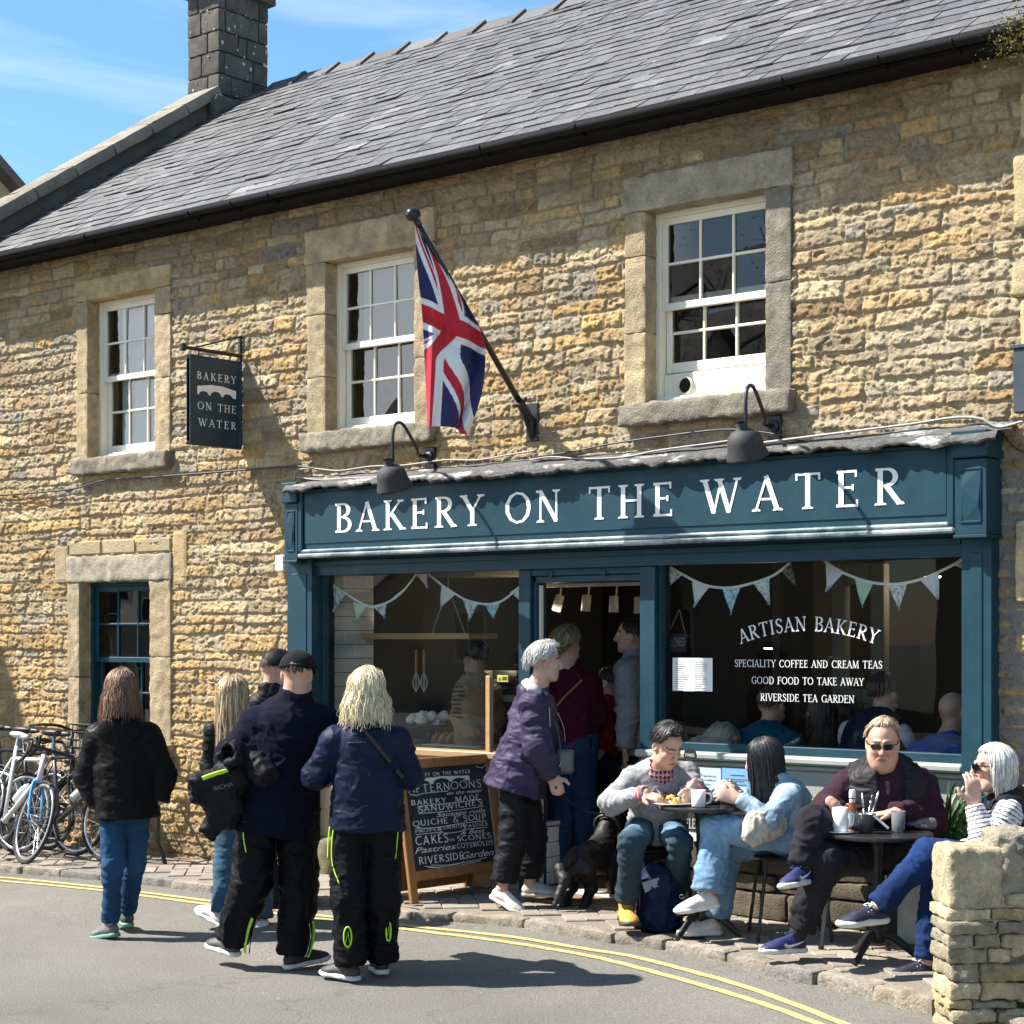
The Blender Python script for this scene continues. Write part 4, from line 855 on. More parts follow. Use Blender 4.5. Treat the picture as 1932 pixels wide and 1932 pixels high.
def folds(V, F, amp, fr=(9, 9, 16), seed=0, creases=()):
    N = vnormals(V, F); P = V + (fbm(V*5, 2, seed+3)[:, None]-.5)*.12
    Pw = P + (np.stack([fbm(V*6, 2, seed+31), fbm(V*6, 2, seed+32), fbm(V*6, 2, seed+33)], 1)-.5)*.16
    h = (1-np.abs(2*fbm(Pw*np.array(fr)*.8, 2, seed)-1))**2.4; h2 = (1-np.abs(2*fbm(Pw*np.array(fr)*[1.9, 1.9, 2.4], 2, seed+5)-1))**3
    d = (h-.32)*amp*1.7 + (h2-.25)*amp*.75
    for (c, r, ax, a) in creases:                              # tight folds round an elbow, knee or waist
        dist = np.linalg.norm(V-c, axis=1); w = np.clip(1-dist/r, 0, 1)**.8; u = (V-c) @ nrm(ax)
        q = fbm(np.c_[u*34, (V-c) @ nrm(np.cross(ax, (.3, .5, .8)))*8, V[:, 2]*6], 2, seed+9)
        d += w*a*(1-np.abs(2*q-1)-.5)*2
    return V+N*d[:, None]
def mesh_obj(name, V, F, mat, parent, col=(1, 1, 1), smooth=True):
    return MB().add(V, F, np.asarray(col)).build(name, mat, parent, smooth=smooth)
M_SKIN = pm('skin', (1, 1, 1), .48, .05, 30, .15, 220, attr=True, dist=.002)
_sb = M_SKIN.node_tree.nodes['Principled BSDF']; _sb.inputs['Subsurface Weight'].default_value = .08; _sb.inputs['Subsurface Radius'].default_value = (.010, .004, .002); _sb.inputs['Subsurface Scale'].default_value = .6
M_HAIR = pm('hair', (1, 1, 1), .45, .12, 40, attr=True, spec=.4)
WRK = dict(fleece=(9, .14, .02), shell=(9, .20, .02), denim=(12, .22, .015), knit=(12, .13, .015), moto=(9, .26, .02))
def cloth(name, rough=.8, bs=260, bump=.35, sheen=0, var=.10): return pm('cloth_'+name, (1, 1, 1), rough, var, 5, bump, bs, 3, attr=True, sheen=sheen, dist=.0025, spec=.12, wrinkle=WRK.get(name, (11, .35, .02)), speck=(40, .10))
M_FLEECE, M_SHELL, M_DENIM, M_KNIT, M_MOTO = cloth('fleece', .95, 190, .6), cloth('shell', .52, 90, .10), cloth('denim', .9, 330, .5, 0, .16), cloth('knit', .95, 150, .7), cloth('moto', .62, 120, .25)
M_SHOE = pm('shoe', (1, 1, 1), .6, .08, 20, .3, 150, attr=True, dist=.003); M_SOLE = pm('sole', (1, 1, 1), .65, .12, 25, .3, 80, attr=True, dist=.003)

def hand(S, w, d, n, t, curl=.6, k=.008, s=1.0, spread=.0, thumb=.5, parts=None):
    """wrist w, pointing d, palm facing n, thumb side t; fingers curl towards n"""
    d = nrm(d); n = nrm(np.asarray(n)-d*(np.asarray(n) @ d)); t = nrm(np.asarray(t)-d*(np.asarray(t) @ d)-n*(np.asarray(t) @ n))
    kn = w+d*.085*s
    S.cone(w-d*.02, w+d*.02*s, .028*s, .030*s, k, n, .62); S.cone(w+d*.03*s, kn, .036*s, .040*s, k*1.4, n, .40)
    for i, (off_, ln, r) in enumerate(((.029, .072, .0092), (.010, .080, .0095), (-.010, .074, .0090), (-.029, .058, .0082))):
        p = kn+t*off_*s-d*abs(off_)*.15; a = .25*curl+.06*i; dd = nrm(d+t*off_*spread)
        for j, fr in enumerate((.45, .31, .24)):
            q = nrm(dd*math.cos(a)+n*math.sin(a)); e = p+q*ln*fr*s; S.cone(p, e, r*s*(1-.08*j), r*s*(.93-.08*j), .004); p = e; a += curl*(.9 if j == 0 else .7)
    p = w+d*.028*s+t*.030*s; q = nrm(t*(1-thumb*.5)+d*.75+n*.35*thumb)
    e = p+q*.040*s; S.cone(p-t*.012, e, .0135*s, .0115*s, .008); q2 = nrm(q*.6+d*.7+n*.35*thumb); S.cone(e, e+q2*.030*s, .0112*s, .0090*s, .004)
def head_sdf(S, c, l, f, u, s=1.0, old=0, male=0, fat=0):
    R = np.array([l, f, u]); at = lambda x, y, z: c+(l*x+f*y+u*z)*s
    if fat: S.ell(at(0, .018, -.055), np.array([.074, .066, .058])*s*fat, R, .03); S.ell(at(0, .03, -.115), np.array([.060, .055, .040])*s*fat, R, .03)
    S.ell(at(0, -.012, .035), np.array([.074, .094, .083])*s, R, .0); S.ell(at(0, .020, -.040), np.array([.058+.004*male, .068, .072])*s, R, .03)
    S.ell(at(0, .045, -.088), np.array([.036+.006*male, .036, .026])*s, R, .03); S.ell(at(0, .068, -.100), np.array([.020+.004*male, .016, .015])*s, R, .015)
    for sx in (-1, 1):
        S.ell(at(sx*.036, .062, -.022), np.array([.024, .022, .020])*s, R, .02)                # cheeks
        S.ell(at(sx*.046, .030, -.075), np.array([.022, .030, .026])*s, R, .025)               # jaw
        S.ell(at(sx*.031, .091, .012), np.array([.015, .012, .011])*s, R, .012, op='s')          # sockets
        S.ell(at(sx*.031, .0745, .010), np.array([.0125, .0125, .0115])*s, R, .003)                # eyes
        S.cone(at(sx*.012, .088, .030), at(sx*.046, .074, .030), .0075*s, .0065*s, .010)              # brow ridge
        S.ell(at(sx*.076, -.012, -.008), np.array([.010, .021, .033])*s, nrm_rows(R, sx), .006); S.ell(at(sx*.084, -.006, -.006), np.array([.008, .011, .018])*s, R, .006, op='s')
        S.ell(at(sx*.011, .096, -.034), np.array([.0085, .0095, .0075])*s, R, .006)              # nostrils
        if old: S.cone(at(sx*.020, .088, -.038), at(sx*.034, .070, -.074), .004*s, .004*s, .006, op='s'); S.ell(at(sx*.034, .052, -.100), np.array([.018, .022, .016])*s, R, .02)
    S.cone(at(0, .089, .018), at(0, .108, -.026), .0085*s, .0120*s, .010)
    S.cone(at(-.017, .083, -.0595), at(.017, .083, -.0595), .0062*s, .0062*s, .006); S.cone(at(-.013, .082, -.0705), at(.013, .082, -.0705), .0070*s, .0070*s, .006)
    S.cone(at(-.021, .0925, -.0652), at(.021, .0925, -.0652), .0028*s, .0028*s, .003, op='s')
def nrm_rows(R, sx): a = .25*sx; l, f, u = R; return np.array([nrm(l*math.cos(a)+f*math.sin(a)), nrm(f*math.cos(a)-l*math.sin(a)), u])
def face_paint(V, col, c, l, f, u, s, skin, brow, lip=(.42, .16, .13), iris=(.03, .02, .015), eyes=True, blush=.3):
    q = np.stack([(V-c) @ l, (V-c) @ f, (V-c) @ u], 1)/s
    near = (q[:, 1] > .02) & (np.abs(q[:, 0]) < .09) & (q[:, 2] > -.13) & (q[:, 2] < .1)
    bl = blush*np.exp(-(((np.abs(q[:, 0])-.04)/.02)**2+((q[:, 2]+.028)/.022)**2))*near + blush*np.exp(-((q[:, 0]/.016)**2+((q[:, 2]+.03)/.018)**2))*near*(q[:, 1] > .09)
    col = col*(1-bl[:, None]*np.array([.0, .30, .34]))
    m = near & (np.abs(q[:, 2]+.0652) < .011*(1-(np.abs(q[:, 0])/.026)**2).clip(0)) & (q[:, 1] > .075); col[m] = lip
    m = near & (np.abs(q[:, 2]+.0652) < .0022) & (np.abs(q[:, 0]) < .023) & (q[:, 1] > .07); col[m] = np.asarray(lip)*.35
    if eyes == 'down':
        for sx in (-1, 1):
            m = near & (np.abs(q[:, 0]-sx*.031) < .015) & (np.abs(q[:, 2]-.003-((q[:, 0]-sx*.031)/.02)**2*.004) < .0022) & (q[:, 1] > .06); col[m] = np.asarray(brow)*.6
    elif eyes:
        for sx in (-1, 1):
            m = near & (((q[:, 0]-sx*.031)/.0145)**2+((q[:, 2]-.0095)/.0065)**2 < 1) & (q[:, 1] > .06); col[m] = (.60, .56, .52)
            m = near & (((q[:, 0]-sx*.031)/.0062)**2+((q[:, 2]-.0095)/.0065)**2 < 1) & (q[:, 1] > .06); col[m] = iris
            m = near & (np.abs(q[:, 0]-sx*.031) < .016) & (np.abs(q[:, 2]-.0165+((q[:, 0]-sx*.031)/.02)**2*.004) < .0022) & (q[:, 1] > .06); col[m] = np.asarray(brow)*.5
    for sx in (-1, 1):
        m = near & (np.abs(q[:, 0]-sx*.031) < .021) & (np.abs(q[:, 2]-.0335+((q[:, 0]-sx*.027)/.02)**2*.004) < .0042) & (q[:, 1] > .05); col[m] = brow
    return col

def hair_locks(parent, c, l, f, u, s, cols, n=320, R=(.082, .102, .098), face=62, pend=(46, 112, 118), length=(.0, .1, .14), wid=.011, puff=.0, wave=.006, part=0.0, sweep=.0, seed=1, tip=.25, gather=0.0, mat=None, jitter=.012, base=True, down=None, lift=0, fly=1.0):
    """locks laid over the skull: pend / length at front, side and back of the head"""
    r = np.random.default_rng(seed); mb = MB(); cols = np.asarray(cols, float); R = np.asarray(R)*s
    dn = V3(0, 0, -1) if down is None else nrm(down); cc = c+u*.022*s-f*.014*s
    if base:
        th = np.linspace(0, 1, 14)[:, None]; ph = np.linspace(-math.pi, math.pi, 32, endpoint=False)[None]
        ab = np.abs(np.degrees(ph)); pe = np.interp(ab, [0, face*.7, face, 180], [pend[0], pend[0], pend[1], pend[2]])
        po = np.radians(th*pe); B = .95
        q = [np.sin(po)*np.sin(ph), np.sin(po)*np.cos(ph), np.cos(po)*np.ones_like(ph)]
        mb.grid(cc+(q[0][..., None]*l*R[0]+q[1][..., None]*f*R[1]+q[2][..., None]*u*R[2])*B, cols[0]*.75, wrap=True)
    for i in range(n):
        az = r.uniform(-180, 180); ab = abs(az)
        pe = np.interp(ab, [0, face*.75, face*1.05, 180], [pend[0], pend[0]*1.05, pend[1], pend[2]])*(1+r.normal(0, .05)); ln = np.interp(ab, [0, face*.8, face*1.1, 180], [length[0], length[0], length[1], length[2]])*(1+r.normal(0, .19))*s
        p0 = r.uniform(2, pe*.72) if r.random() < .72 else r.uniform(0, 14)
        m1 = 7; pts = []
        rr = 1+r.uniform(0, .05)+puff*r.uniform(.4, 1)
        for t in np.linspace(0, 1, m1):
            po = math.radians(p0+(pe-p0)*t); a = math.radians(az+sweep*t*(1 if az > 0 else -1)*40*(1 if ab < 100 else .2)) + wave*8*math.sin(t*5+i)
            x = math.sin(po)*math.sin(a); y = math.sin(po)*math.cos(a); z = math.cos(po)
            k = rr*(1+lift*math.sin(math.pi*min(t*1.2, 1)))
            pts.append(cc+(l*(x*R[0]+part*s*(1-t)*.0)+f*y*R[1]+u*z*R[2])*k)
        if ln > .004:
            e = pts[-1]; out = nrm((e-cc)-dn*((e-cc) @ dn)); v = nrm(nrm(pts[-1]-pts[-2])*.6+dn); m2 = 7
            for t in np.linspace(1/m2, 1, m2):
                v = nrm(v*.75+dn*.5-out*gather*.12); e = e+v*ln/m2+out*wave*math.sin(t*6+i*1.7)*.5+l*wave*.5*math.sin(t*5+i); pts.append(e)
        P = np.array(pts); P = P+(vnoise(P*30+i)[:, None]-.5)*jitter
        w = wid*s*r.uniform(.6, 1.25); prof = np.interp(np.linspace(0, 1, len(P)), [0, .12, .7, 1], [.25, 1, .85, tip])
        col = cols[r.integers(len(cols))]*r.uniform(.75, 1.2)
        side = nrm(np.cross(P[len(P)//2]-cc, P[-1]-P[0]))
        sh = np.linspace(1.0, 1.0, len(P))[:, None]*col[None]
        mb.tube(P, w*prof, 5, cap=False, col=sh, flat=.38, side=side)
        if i % 5 == 0 and n > 500:                              # flyaway strands
            Q = cc+(P-cc)*(1+r.uniform(.005, .045)*fly)+(vnoise(P*22+i*3.1)[:, None]-.5)*.026*fly; mb.tube(Q, .0011*s, 3, cap=False, col=sh*1.1)
    return mb.build('hair', mat or M_HAIR, parent, smooth=True)

def shoe(parent, heel, toe, up=(0, 0, 1), L=.27, col=(.03, .03, .05), sole=(.7, .7, .66), h=.075, boot=0, ank=None, w=1.0, paint=None, thick=.028, name='shoe', lace=None, swoosh=None):
    d = nrm(np.asarray(toe)-heel); up = nrm(np.asarray(up, float)-d*(np.asarray(up) @ d)); l = np.cross(d, up); heel = np.asarray(heel, float)
    pt = lambda a, b, c=0: heel+d*a*L+up*b+l*c
    lo = np.minimum.reduce([heel, pt(1.05, 0), pt(0, .1+boot)])-.10; hi = np.maximum.reduce([heel, pt(1.05, 0), pt(0, .1+boot)])+.10
    S = SDF(lo, hi, .0055)
    S.cone(pt(.14, .045), pt(.30, .046), .036*w, .036*w, .0, up, .95); S.cone(pt(.30, .052), pt(.72, .032), .036*w, .042*w, .02, up, .70); S.cone(pt(.72, .030), pt(.86, .026), .042*w, .036*w, .02, up, .62)
    a = pt(.20, h+.012) if ank is None else ank
    S.cone(pt(.20, .05), pt(.22, h+boot), .038*w, .036*w+.006*(boot > 0), .015, None, 1, [(pt(.22, h+boot*.98), up)]); S.cone(pt(.25, .085), pt(.62, .052), .020*w, .022*w, .02)
    U = SDF(lo, hi, .0055); U.d = S.d.copy(); U.cut(pt(0, thick*.75), -up)
    V, F = U.mesh(); q = np.stack([(V-heel) @ d/L, (V-heel) @ up, (V-heel) @ l], 1); c = np.tile(np.asarray(col, float), (len(V), 1)); c *= (.85+.3*fbm(V*50, 2, 3))[:, None]
    if paint is not None: c = paint(q, c)
    m = (q[:, 0] > .30) & (q[:, 0] < .60) & (np.abs(q[:, 2]) < .016) & (np.sin(q[:, 0]*120) > .2) & (q[:, 1] > .05); c[m] = c[m]*1.3
    o = mesh_obj(name, V, F, M_SHOE, parent, c)
    T = SDF(lo, hi, .0055); T.cone(pt(.12, thick*.5), pt(.40, thick*.5), .036*w+.004, .034*w+.004, 0, up, .6); T.cone(pt(.40, thick*.5), pt(.74, thick*.45), .034*w+.004, .045*w+.002, .02, up, .55); T.cone(pt(.74, thick*.45), pt(.88, thick*.55), .045*w+.002, .036*w+.003, .02, up, .5)
    T.cut(pt(0, thick), up); T.cut(pt(0, .001), -up); V, F = T.mesh(); qy = (V-heel) @ up; c = np.tile(np.asarray(sole, float), (len(V), 1)); 
    tread = (qy < .005); c[tread] *= (.45+.4*(np.sin((V[tread]-heel) @ d*120) > 0))[:, None]
    mesh_obj('sole', V, F, M_SOLE, o, c)
    if lace is not None:
        b = MB()
        for i in range(5): a = .36+.065*i; z = np.interp(a, [.3, .45, .62], [.092, .075, .056]); b.tube(spline([pt(a, z-.010, -.028), pt(a+.01, z, -.010), pt(a+.012, z, .010), pt(a, z-.010, .028)], 4), .0042, 5)
        for c_ in (-1, 1): b.tube(spline([pt(.36, .094, 0), pt(.33, .105, c_*.018), pt(.40, .098, c_*.032), pt(.37, .092, c_*.012)], 4), .0032, 5)
        b.build('laces', pm('lace_%d' % int(lace[0]*100), lace, .8), o, smooth=True)
    if swoosh is not None:
        P = [(.30, .050), (.36, .036), (.46, .034), (.62, .048), (.80, .070), (.60, .056), (.46, .048), (.38, .050), (.35, .060)]; me = o.data; Vv = np.zeros(len(me.vertices)*3, np.float32); me.vertices.foreach_get('co', Vv); Vv = Vv.reshape(-1, 3)+off(o)
        lc = np.stack([(Vv-heel) @ d/L, (Vv-heel) @ up, (Vv-heel) @ l], 1); b = MB()
        for sg in swoosh:
            Q = []
            for a, z in [(.92-p_[0], p_[1]) for p_ in P]:
                m = (np.abs(lc[:, 0]-a) < .05) & (np.abs(lc[:, 1]-z) < .012) & (lc[:, 2]*sg > 0); w_ = np.abs(lc[m, 2]).max() if m.any() else .035; Q.append(pt(a, z, sg*(w_+.003)))
            b.add(Q, [tuple(range(len(Q)))])
        b.build('logo', pm('swoosh_white', (.8, .8, .8), .5), o)
    return o

def person(label, J, f, skin=(.52, .33, .25), group=None, head=(0, 0, 0), s=1.0, male=0, old=0, res=.007, top=None, legs=None, shoes=None, hands=(), brow=(.05, .03, .02), eyes=True, neck_r=.052, loc=None, iris=(.03, .02, .015), lip=(.40, .17, .14), blush=.3, face=True, torso_k=1.0, fat=0):
    """J: joints head neck shL shR elL elR wrL wrR hipL hipR knL knR anL anR; f: chest direction; head=(turn left, tilt down, roll) in degrees"""
    f = nrm((f[0], f[1], 0)); l = V3(f[1], -f[0], 0)                # l = the figure's own right hand side
    a, b, c_ = [math.radians(x) for x in head]
    hf = f*math.cos(a)-l*math.sin(a); hl = nrm(np.cross(hf, (0, 0, 1))); hu = V3(0, 0, 1)
    hf, hu = nrm(hf*math.cos(b)-hu*math.sin(b)), nrm(hu*math.cos(b)+hf*math.sin(b)); hl, hu = nrm(hl*math.cos(c_)+hu*math.sin(c_)), nrm(hu*math.cos(c_)-hl*math.sin(c_))
    for sh in (shoes or ()):                                  # the ankle stands in its shoe
        he, to, o_ = np.asarray(sh[0], float), np.asarray(sh[1], float), (sh[2] if len(sh) > 2 else {}); d_ = nrm(to-he); u_ = nrm(np.asarray(o_.get('up', (0, 0, 1)), float)); u_ = nrm(u_-d_*(u_ @ d_)); a_k = he+d_*.21*o_.get('L', .27)+u_*.085
        kk = min('LR', key=lambda k: np.linalg.norm(J['an'+k]-a_k)); J['an'+kk] = a_k
    pts = np.array(list(J.values())); lo, hi = pts.min(0)-.20, pts.max(0)+.20
    chest = (J['shL']+J['shR'])/2; pel = (J['hipL']+J['hipR'])/2; sp = nrm(chest-pel); latx = nrm(J['shR']-J['shL']); sw = np.linalg.norm(J['shR']-J['shL'])
    fw_ = nrm(np.cross(sp, latx)); fw_ = fw_ if fw_ @ f > 0 else -fw_
    S = SDF(lo, hi, res)
    head_sdf(S, J['head'], hl, hf, hu, s, old, male, fat)
    S.cone(J['head']-hu*.055*s-hf*.018*s, J['neck']-sp*.02, neck_r*s, (neck_r+.010)*s, .03)
    S.cone(J['neck'], chest-sp*.06, .07*s, .09*s, .03); S.cone(J['shL'], J['shR'], .048*s, .048*s, .03)
    S.cone(chest-sp*.10, pel+sp*.02, .118*s*torso_k, .115*s*torso_k, .03, fw_, .70); S.cone(J['hipL'], J['hipR'], .075*s, .075*s, .03)
    for k in 'LR':
        S.cone(J['sh'+k], J['el'+k], .044*s, .036*s, .02); S.cone(J['el'+k], J['wr'+k], .037*s, .026*s, .015)
        S.cone(J['hip'+k], J['kn'+k], .072*s, .050*s, .02); S.cone(J['kn'+k], J['an'+k], .050*s, .034*s, .02)
        S.cone(J['an'+k], J['an'+k]-V3(0, 0, .03), .034*s, .032*s, .02)
    for h_ in hands: hand(S, *h_[:4], **dict(dict(s=1.08), **(h_[4] if len(h_) > 4 else {})))
    V, F = S.mesh(); col = np.tile(np.asarray(skin, float), (len(V), 1))*(.93+.14*fbm(V*40, 2, 5))[:, None]
    if face: col = face_paint(V, col, J['head'], hl, hf, hu, s, skin, brow, eyes=eyes, iris=iris, lip=lip, blush=blush)
    base = pel*1.0; base[2] = min(p[2] for p in pts) if loc is None else loc
    P = MB().add(V, F, col).build('person', M_SKIN, None, smooth=True, loc=base); tag(P, label, 'person', group)
    inf = dict(P=P, hc=J['head'], hl=hl, hf=hf, hu=hu, s=s, sp=sp, fw=fw_, lat=latx, chest=chest, pel=pel, f=f, l=l)
    for top in (top if isinstance(top, list) else [top] if top else []):
        e = top.get('ext', .02); r_ = top.get('res', .0078); lo2, hi2 = lo-.08, hi+.08
        T = SDF(lo2, hi2, r_); w = top.get('w', 1.0); hemz = top.get('hem', .10)
        hem = pel-sp*hemz                                        # how far the hem hangs below the hip joints
        wsh, wch, wwa, whp = [x*s*w for x in top.get('wid', (.165, .175, .165, .185))]; dq = top.get('dq', .66)
        T.cone(chest-sp*.07, pel+(chest-pel)*.42, wch-.03+e, wwa-.03+e, .03, fw_, dq)
        T.cone(pel+(chest-pel)*.42, hem-sp*.06, wwa-.03+e, whp-.03+e*1.2, .05, fw_, top.get('dqh', dq+.04))
        if top.get('belly'): T.ell(pel+sp*.16+fw_*.06, np.array([.145, .12, .15])*s*top['belly'], np.array([latx, fw_, sp]), .06)
        if top.get('bust'): T.ell(chest-sp*.13+fw_*.07, np.array([.125, .07, .08])*s*top['bust'], np.array([latx, fw_, sp]), .06)
        sh_in = .0 if top.get('sleeve', 1.0) > .3 else top.get('inset', .16); T.cone(J['shL']*(1-sh_in)+J['shR']*sh_in-sp*.01, J['shR']*(1-sh_in)+J['shL']*sh_in-sp*.01, .046*s+e*.8, .046*s+e*.8, .05); T.cone(J['neck']-sp*.015, chest-sp*.05, (.060)*s+e*.6, .11*s+e*.5, .06, fw_, .8)
        T.cut(hem, -sp-nrm(fw_)*top.get('hemtilt', 0))
        if top.get('collar'):
            ch_ = top['collar']; T.cone(J['neck']-sp*.03, J['neck']+sp*ch_+(J['head']-J['neck'])*0, neck_r*s+.025, neck_r*s+.022, .015, None, 1, [(J['neck']+sp*ch_*.9, nrm(sp+fw_*-.25))])
        cr = []
        for k in 'LR':
            sl = top.get('sleeve', 1.0); el, wr = J['el'+k], J['wr'+k]; sw_ = top.get('sw', 1.0)
            if sl > .5:
                end = el+(wr-el)*min(1, (sl-.5)*2+.0)
                T.cone(J['sh'+k]-sp*.012, el, (.050*s+e*.8)*sw_, (.045*s+e)*sw_, .03); T.cone(el, end, (.046*s+e)*sw_, (.032*s+e*.8)*sw_, .02, None, 1, [(end, nrm(wr-el))])
            cr += [(el, .15, wr-J['sh'+k], .007*top.get('fold', 1)), (J['sh'+k]-sp*.08, .14, el-J['sh'+k], .006*top.get('fold', 1))]
        if top.get('extra'): top['extra'](T, inf)
        V, F = T.mesh(); V = folds(V, F, top.get('amp', .010), top.get('fr', (8, 8, 13)), top.get('seed', 3), cr+[(pel+sp*.08, .26, sp, .006*top.get('fold', 1))])
        col = np.tile(np.asarray(top['col'], float), (len(V), 1))*(.88+.24*fbm(V*9, 3, 6))[:, None]
        if top.get('paint'): col = top['paint'](V, col, inf)
        inf['top'] = mesh_obj(top.get('name', 'jacket'), V, F, top['mat'], P, col)
    if legs:
        e = legs.get('ext', .015); r_ = legs.get('res', .0078); T = SDF(lo-.06, hi+.06, r_); w = legs.get('w', 1.0); cr = []
        T.cone(J['hipL'], J['hipR'], (.085*s+e)*w, (.085*s+e)*w, .04, fw_, .95); T.cone(pel+sp*legs.get('rise', .10), pel, .115*s*w+e, .125*s*w+e, .05, fw_, .74, [(pel+sp*(legs.get('rise', .10)+.03), sp)])
        if legs.get('seat', 1): T.ell(pel-fw_*.05-sp*.03, np.array([.135, .09, .11])*s*w*legs.get('seat', 1), np.array([latx, fw_, sp]), .05)
        for k in 'LR':
            kn, an = J['kn'+k], J['an'+k]; cf = legs.get('cuff', 1.0); end = kn+(an-kn)*cf; rk, rc = legs.get('rk', .062), legs.get('rc', .055)
            T.cone(J['hip'+k], kn, (.088*s+e)*w, rk*s+e, .03); T.cone(kn, end, rk*s+e, rc*s+e, .02, None, 1, [(end, nrm(an-kn))])
            T.ell(kn*.65+an*.35-nrm(np.cross(np.cross(an-kn, f), an-kn))*-.0, np.array([1, 1, 1.6])*.001, None, .0)
            cr += [(kn, .17, an-J['hip'+k], .008*legs.get('fold', 1)), (end-(an-kn)*.12, .12, an-kn, .008*legs.get('fold', 1)), (J['hip'+k], .15, kn-J['hip'+k], .006*legs.get('fold', 1))]
        V, F = T.mesh(); V = folds(V, F, legs.get('amp', .007), legs.get('fr', (9, 9, 11)), legs.get('seed', 8), cr)
        col = np.tile(np.asarray(legs['col'], float), (len(V), 1))*(.85+.3*fbm(V*8, 3, 16))[:, None]
        if legs.get('paint'): col = legs['paint'](V, col, inf)
        inf['legs'] = mesh_obj(legs.get('name', 'trousers'), V, F, legs['mat'], P, col)
    for sh in (shoes or ()): shoe(P, *sh[:2], **(sh[2] if len(sh) > 2 else {}))
    return inf
def fade(V, J, cen, r, amt):                                       # worn, paler denim on the thighs
    return (1+amt*np.exp(-(np.linalg.norm(V-cen, axis=1)/r)**2))[:, None]
# ================================================================== the people
J_ = lambda D: (lambda x, y, d=0: atD(x, y, D+d))
AW, RI = FW, RT                                              # away from the street / to the right as the street looks at the shop
def torso_axes(inf): return inf['lat'], inf['fw'], inf['sp']
def segcoord(V, segs):
    best = np.full(len(V), 9.); co = np.zeros(len(V)); which = np.zeros(len(V), int)
    for i, (a, b) in enumerate(segs):
        a, b = np.asarray(a), np.asarray(b); ba = b-a; L = np.linalg.norm(ba); t = ((V-a) @ ba)/(L*L); d = np.linalg.norm(V-(a+np.clip(t, 0, 1)[:, None]*ba), axis=1)
        m = d < best; best[m] = d[m]; co[m] = (t*L)[m]; which[m] = i
    return co, best, which
NEON = (.42, .75, .03)
def strip(parent, name, pts, r, mat, col=(1, 1, 1), flat=.35, n=6): return MB().tube(spline(pts, 5), r, n, col=col, flat=flat).build(name, mat, parent, smooth=True)
def snap(pts, D_):                                            # project a trace onto the front of a garment seen from the street
    return [atD(x, y, D_(x, y) if callable(D_) else D_) for x, y in pts]
def surf(obj_, pts, lift=.004):
    """trace drawn on the visible side of a mesh: each pixel is cast onto the nearest surface point from the camera"""
    me = obj_.data; V = np.zeros(len(me.vertices)*3, np.float32); me.vertices.foreach_get('co', V); V = V.reshape(-1, 3)+off(obj_)
    d = V-CP; D = d @ FW; X = 966+F_PX*(d @ RT)/D; Y = 1200-F_PX*d[:, 2]/D; out = []
    for x, y in pts:
        q = np.hypot(X-x, Y-y); m = q < max(5, np.sort(q)[6]); out.append(atD(x, y, np.percentile(D[m], 12)-lift))
    return out
M_NEON = pm('neon_trim', NEON, .5, .05); M_DK = pm('dark_trim', (.012, .012, .014), .6, .1); M_WHT = pm('white_trim', (.78, .78, .76), .5, .05); M_METAL = pm('steel', (.55, .55, .55), .25, .05, metal=1)
def cap_dome(parent, inf, name, R, up, fwd_, col, mat, band=None, brim=None, seed=1):
    c, l, f, u, s = inf['hc'], inf['hl'], inf['hf'], inf['hu'], inf['s']; cc = c+u*up*s+f*fwd_*s
    m = MB(); th = np.linspace(0, math.pi/2*1.08, 14)[:, None]; ph = np.linspace(0, 2*math.pi, 40, endpoint=False)[None]
    P = cc+(np.sin(th)*np.cos(ph))[..., None]*l*R[0]+(np.sin(th)*np.sin(ph))[..., None]*f*R[1]+(np.cos(th)*np.ones_like(ph))[..., None]*u*R[2]
    N = nrm_arr(P-cc); seam = np.abs(np.sin(ph*3))**.4*np.ones_like(th)
    P = P+N*((fbm(P*16, 3, seed)-.5)*.010+(seam-.8)*.004)[..., None]; m.grid(P, col, wrap=True)
    o = m.build(name, mat, parent, smooth=True)
    if band:
        b = MB(); a = np.linspace(0, 2*math.pi, 36, endpoint=False); b.tube([cc+l*R[0]*1.0*math.cos(q)+f*R[1]*1.0*math.sin(q)-u*.004 for q in a], .012, 6, closed=True, flat=.5, col=band); b.build('band', mat, o, smooth=True)
    if brim:
        w, ln, dr = brim; a = np.linspace(-1, 1, 15); t = np.linspace(0, 1, 6)
        g = np.array([[cc-u*(.006+dr*tt*tt+abs(q)**2*.018)+l*(q*w*(1-.1*tt))+f*(R[1]*math.sqrt(max(1-(q*w/R[0])**2, .05))+ln*tt*math.sqrt(max(1-.75*q*q, 0))) for q in a] for tt in t])
        b = MB(); b.grid(g, col); b.grid(g-u*.004, col); b.build('brim', mat, o, smooth=True)
    return o
def nrm_arr(a): return a/np.maximum(np.linalg.norm(a, axis=-1, keepdims=True), 1e-9)

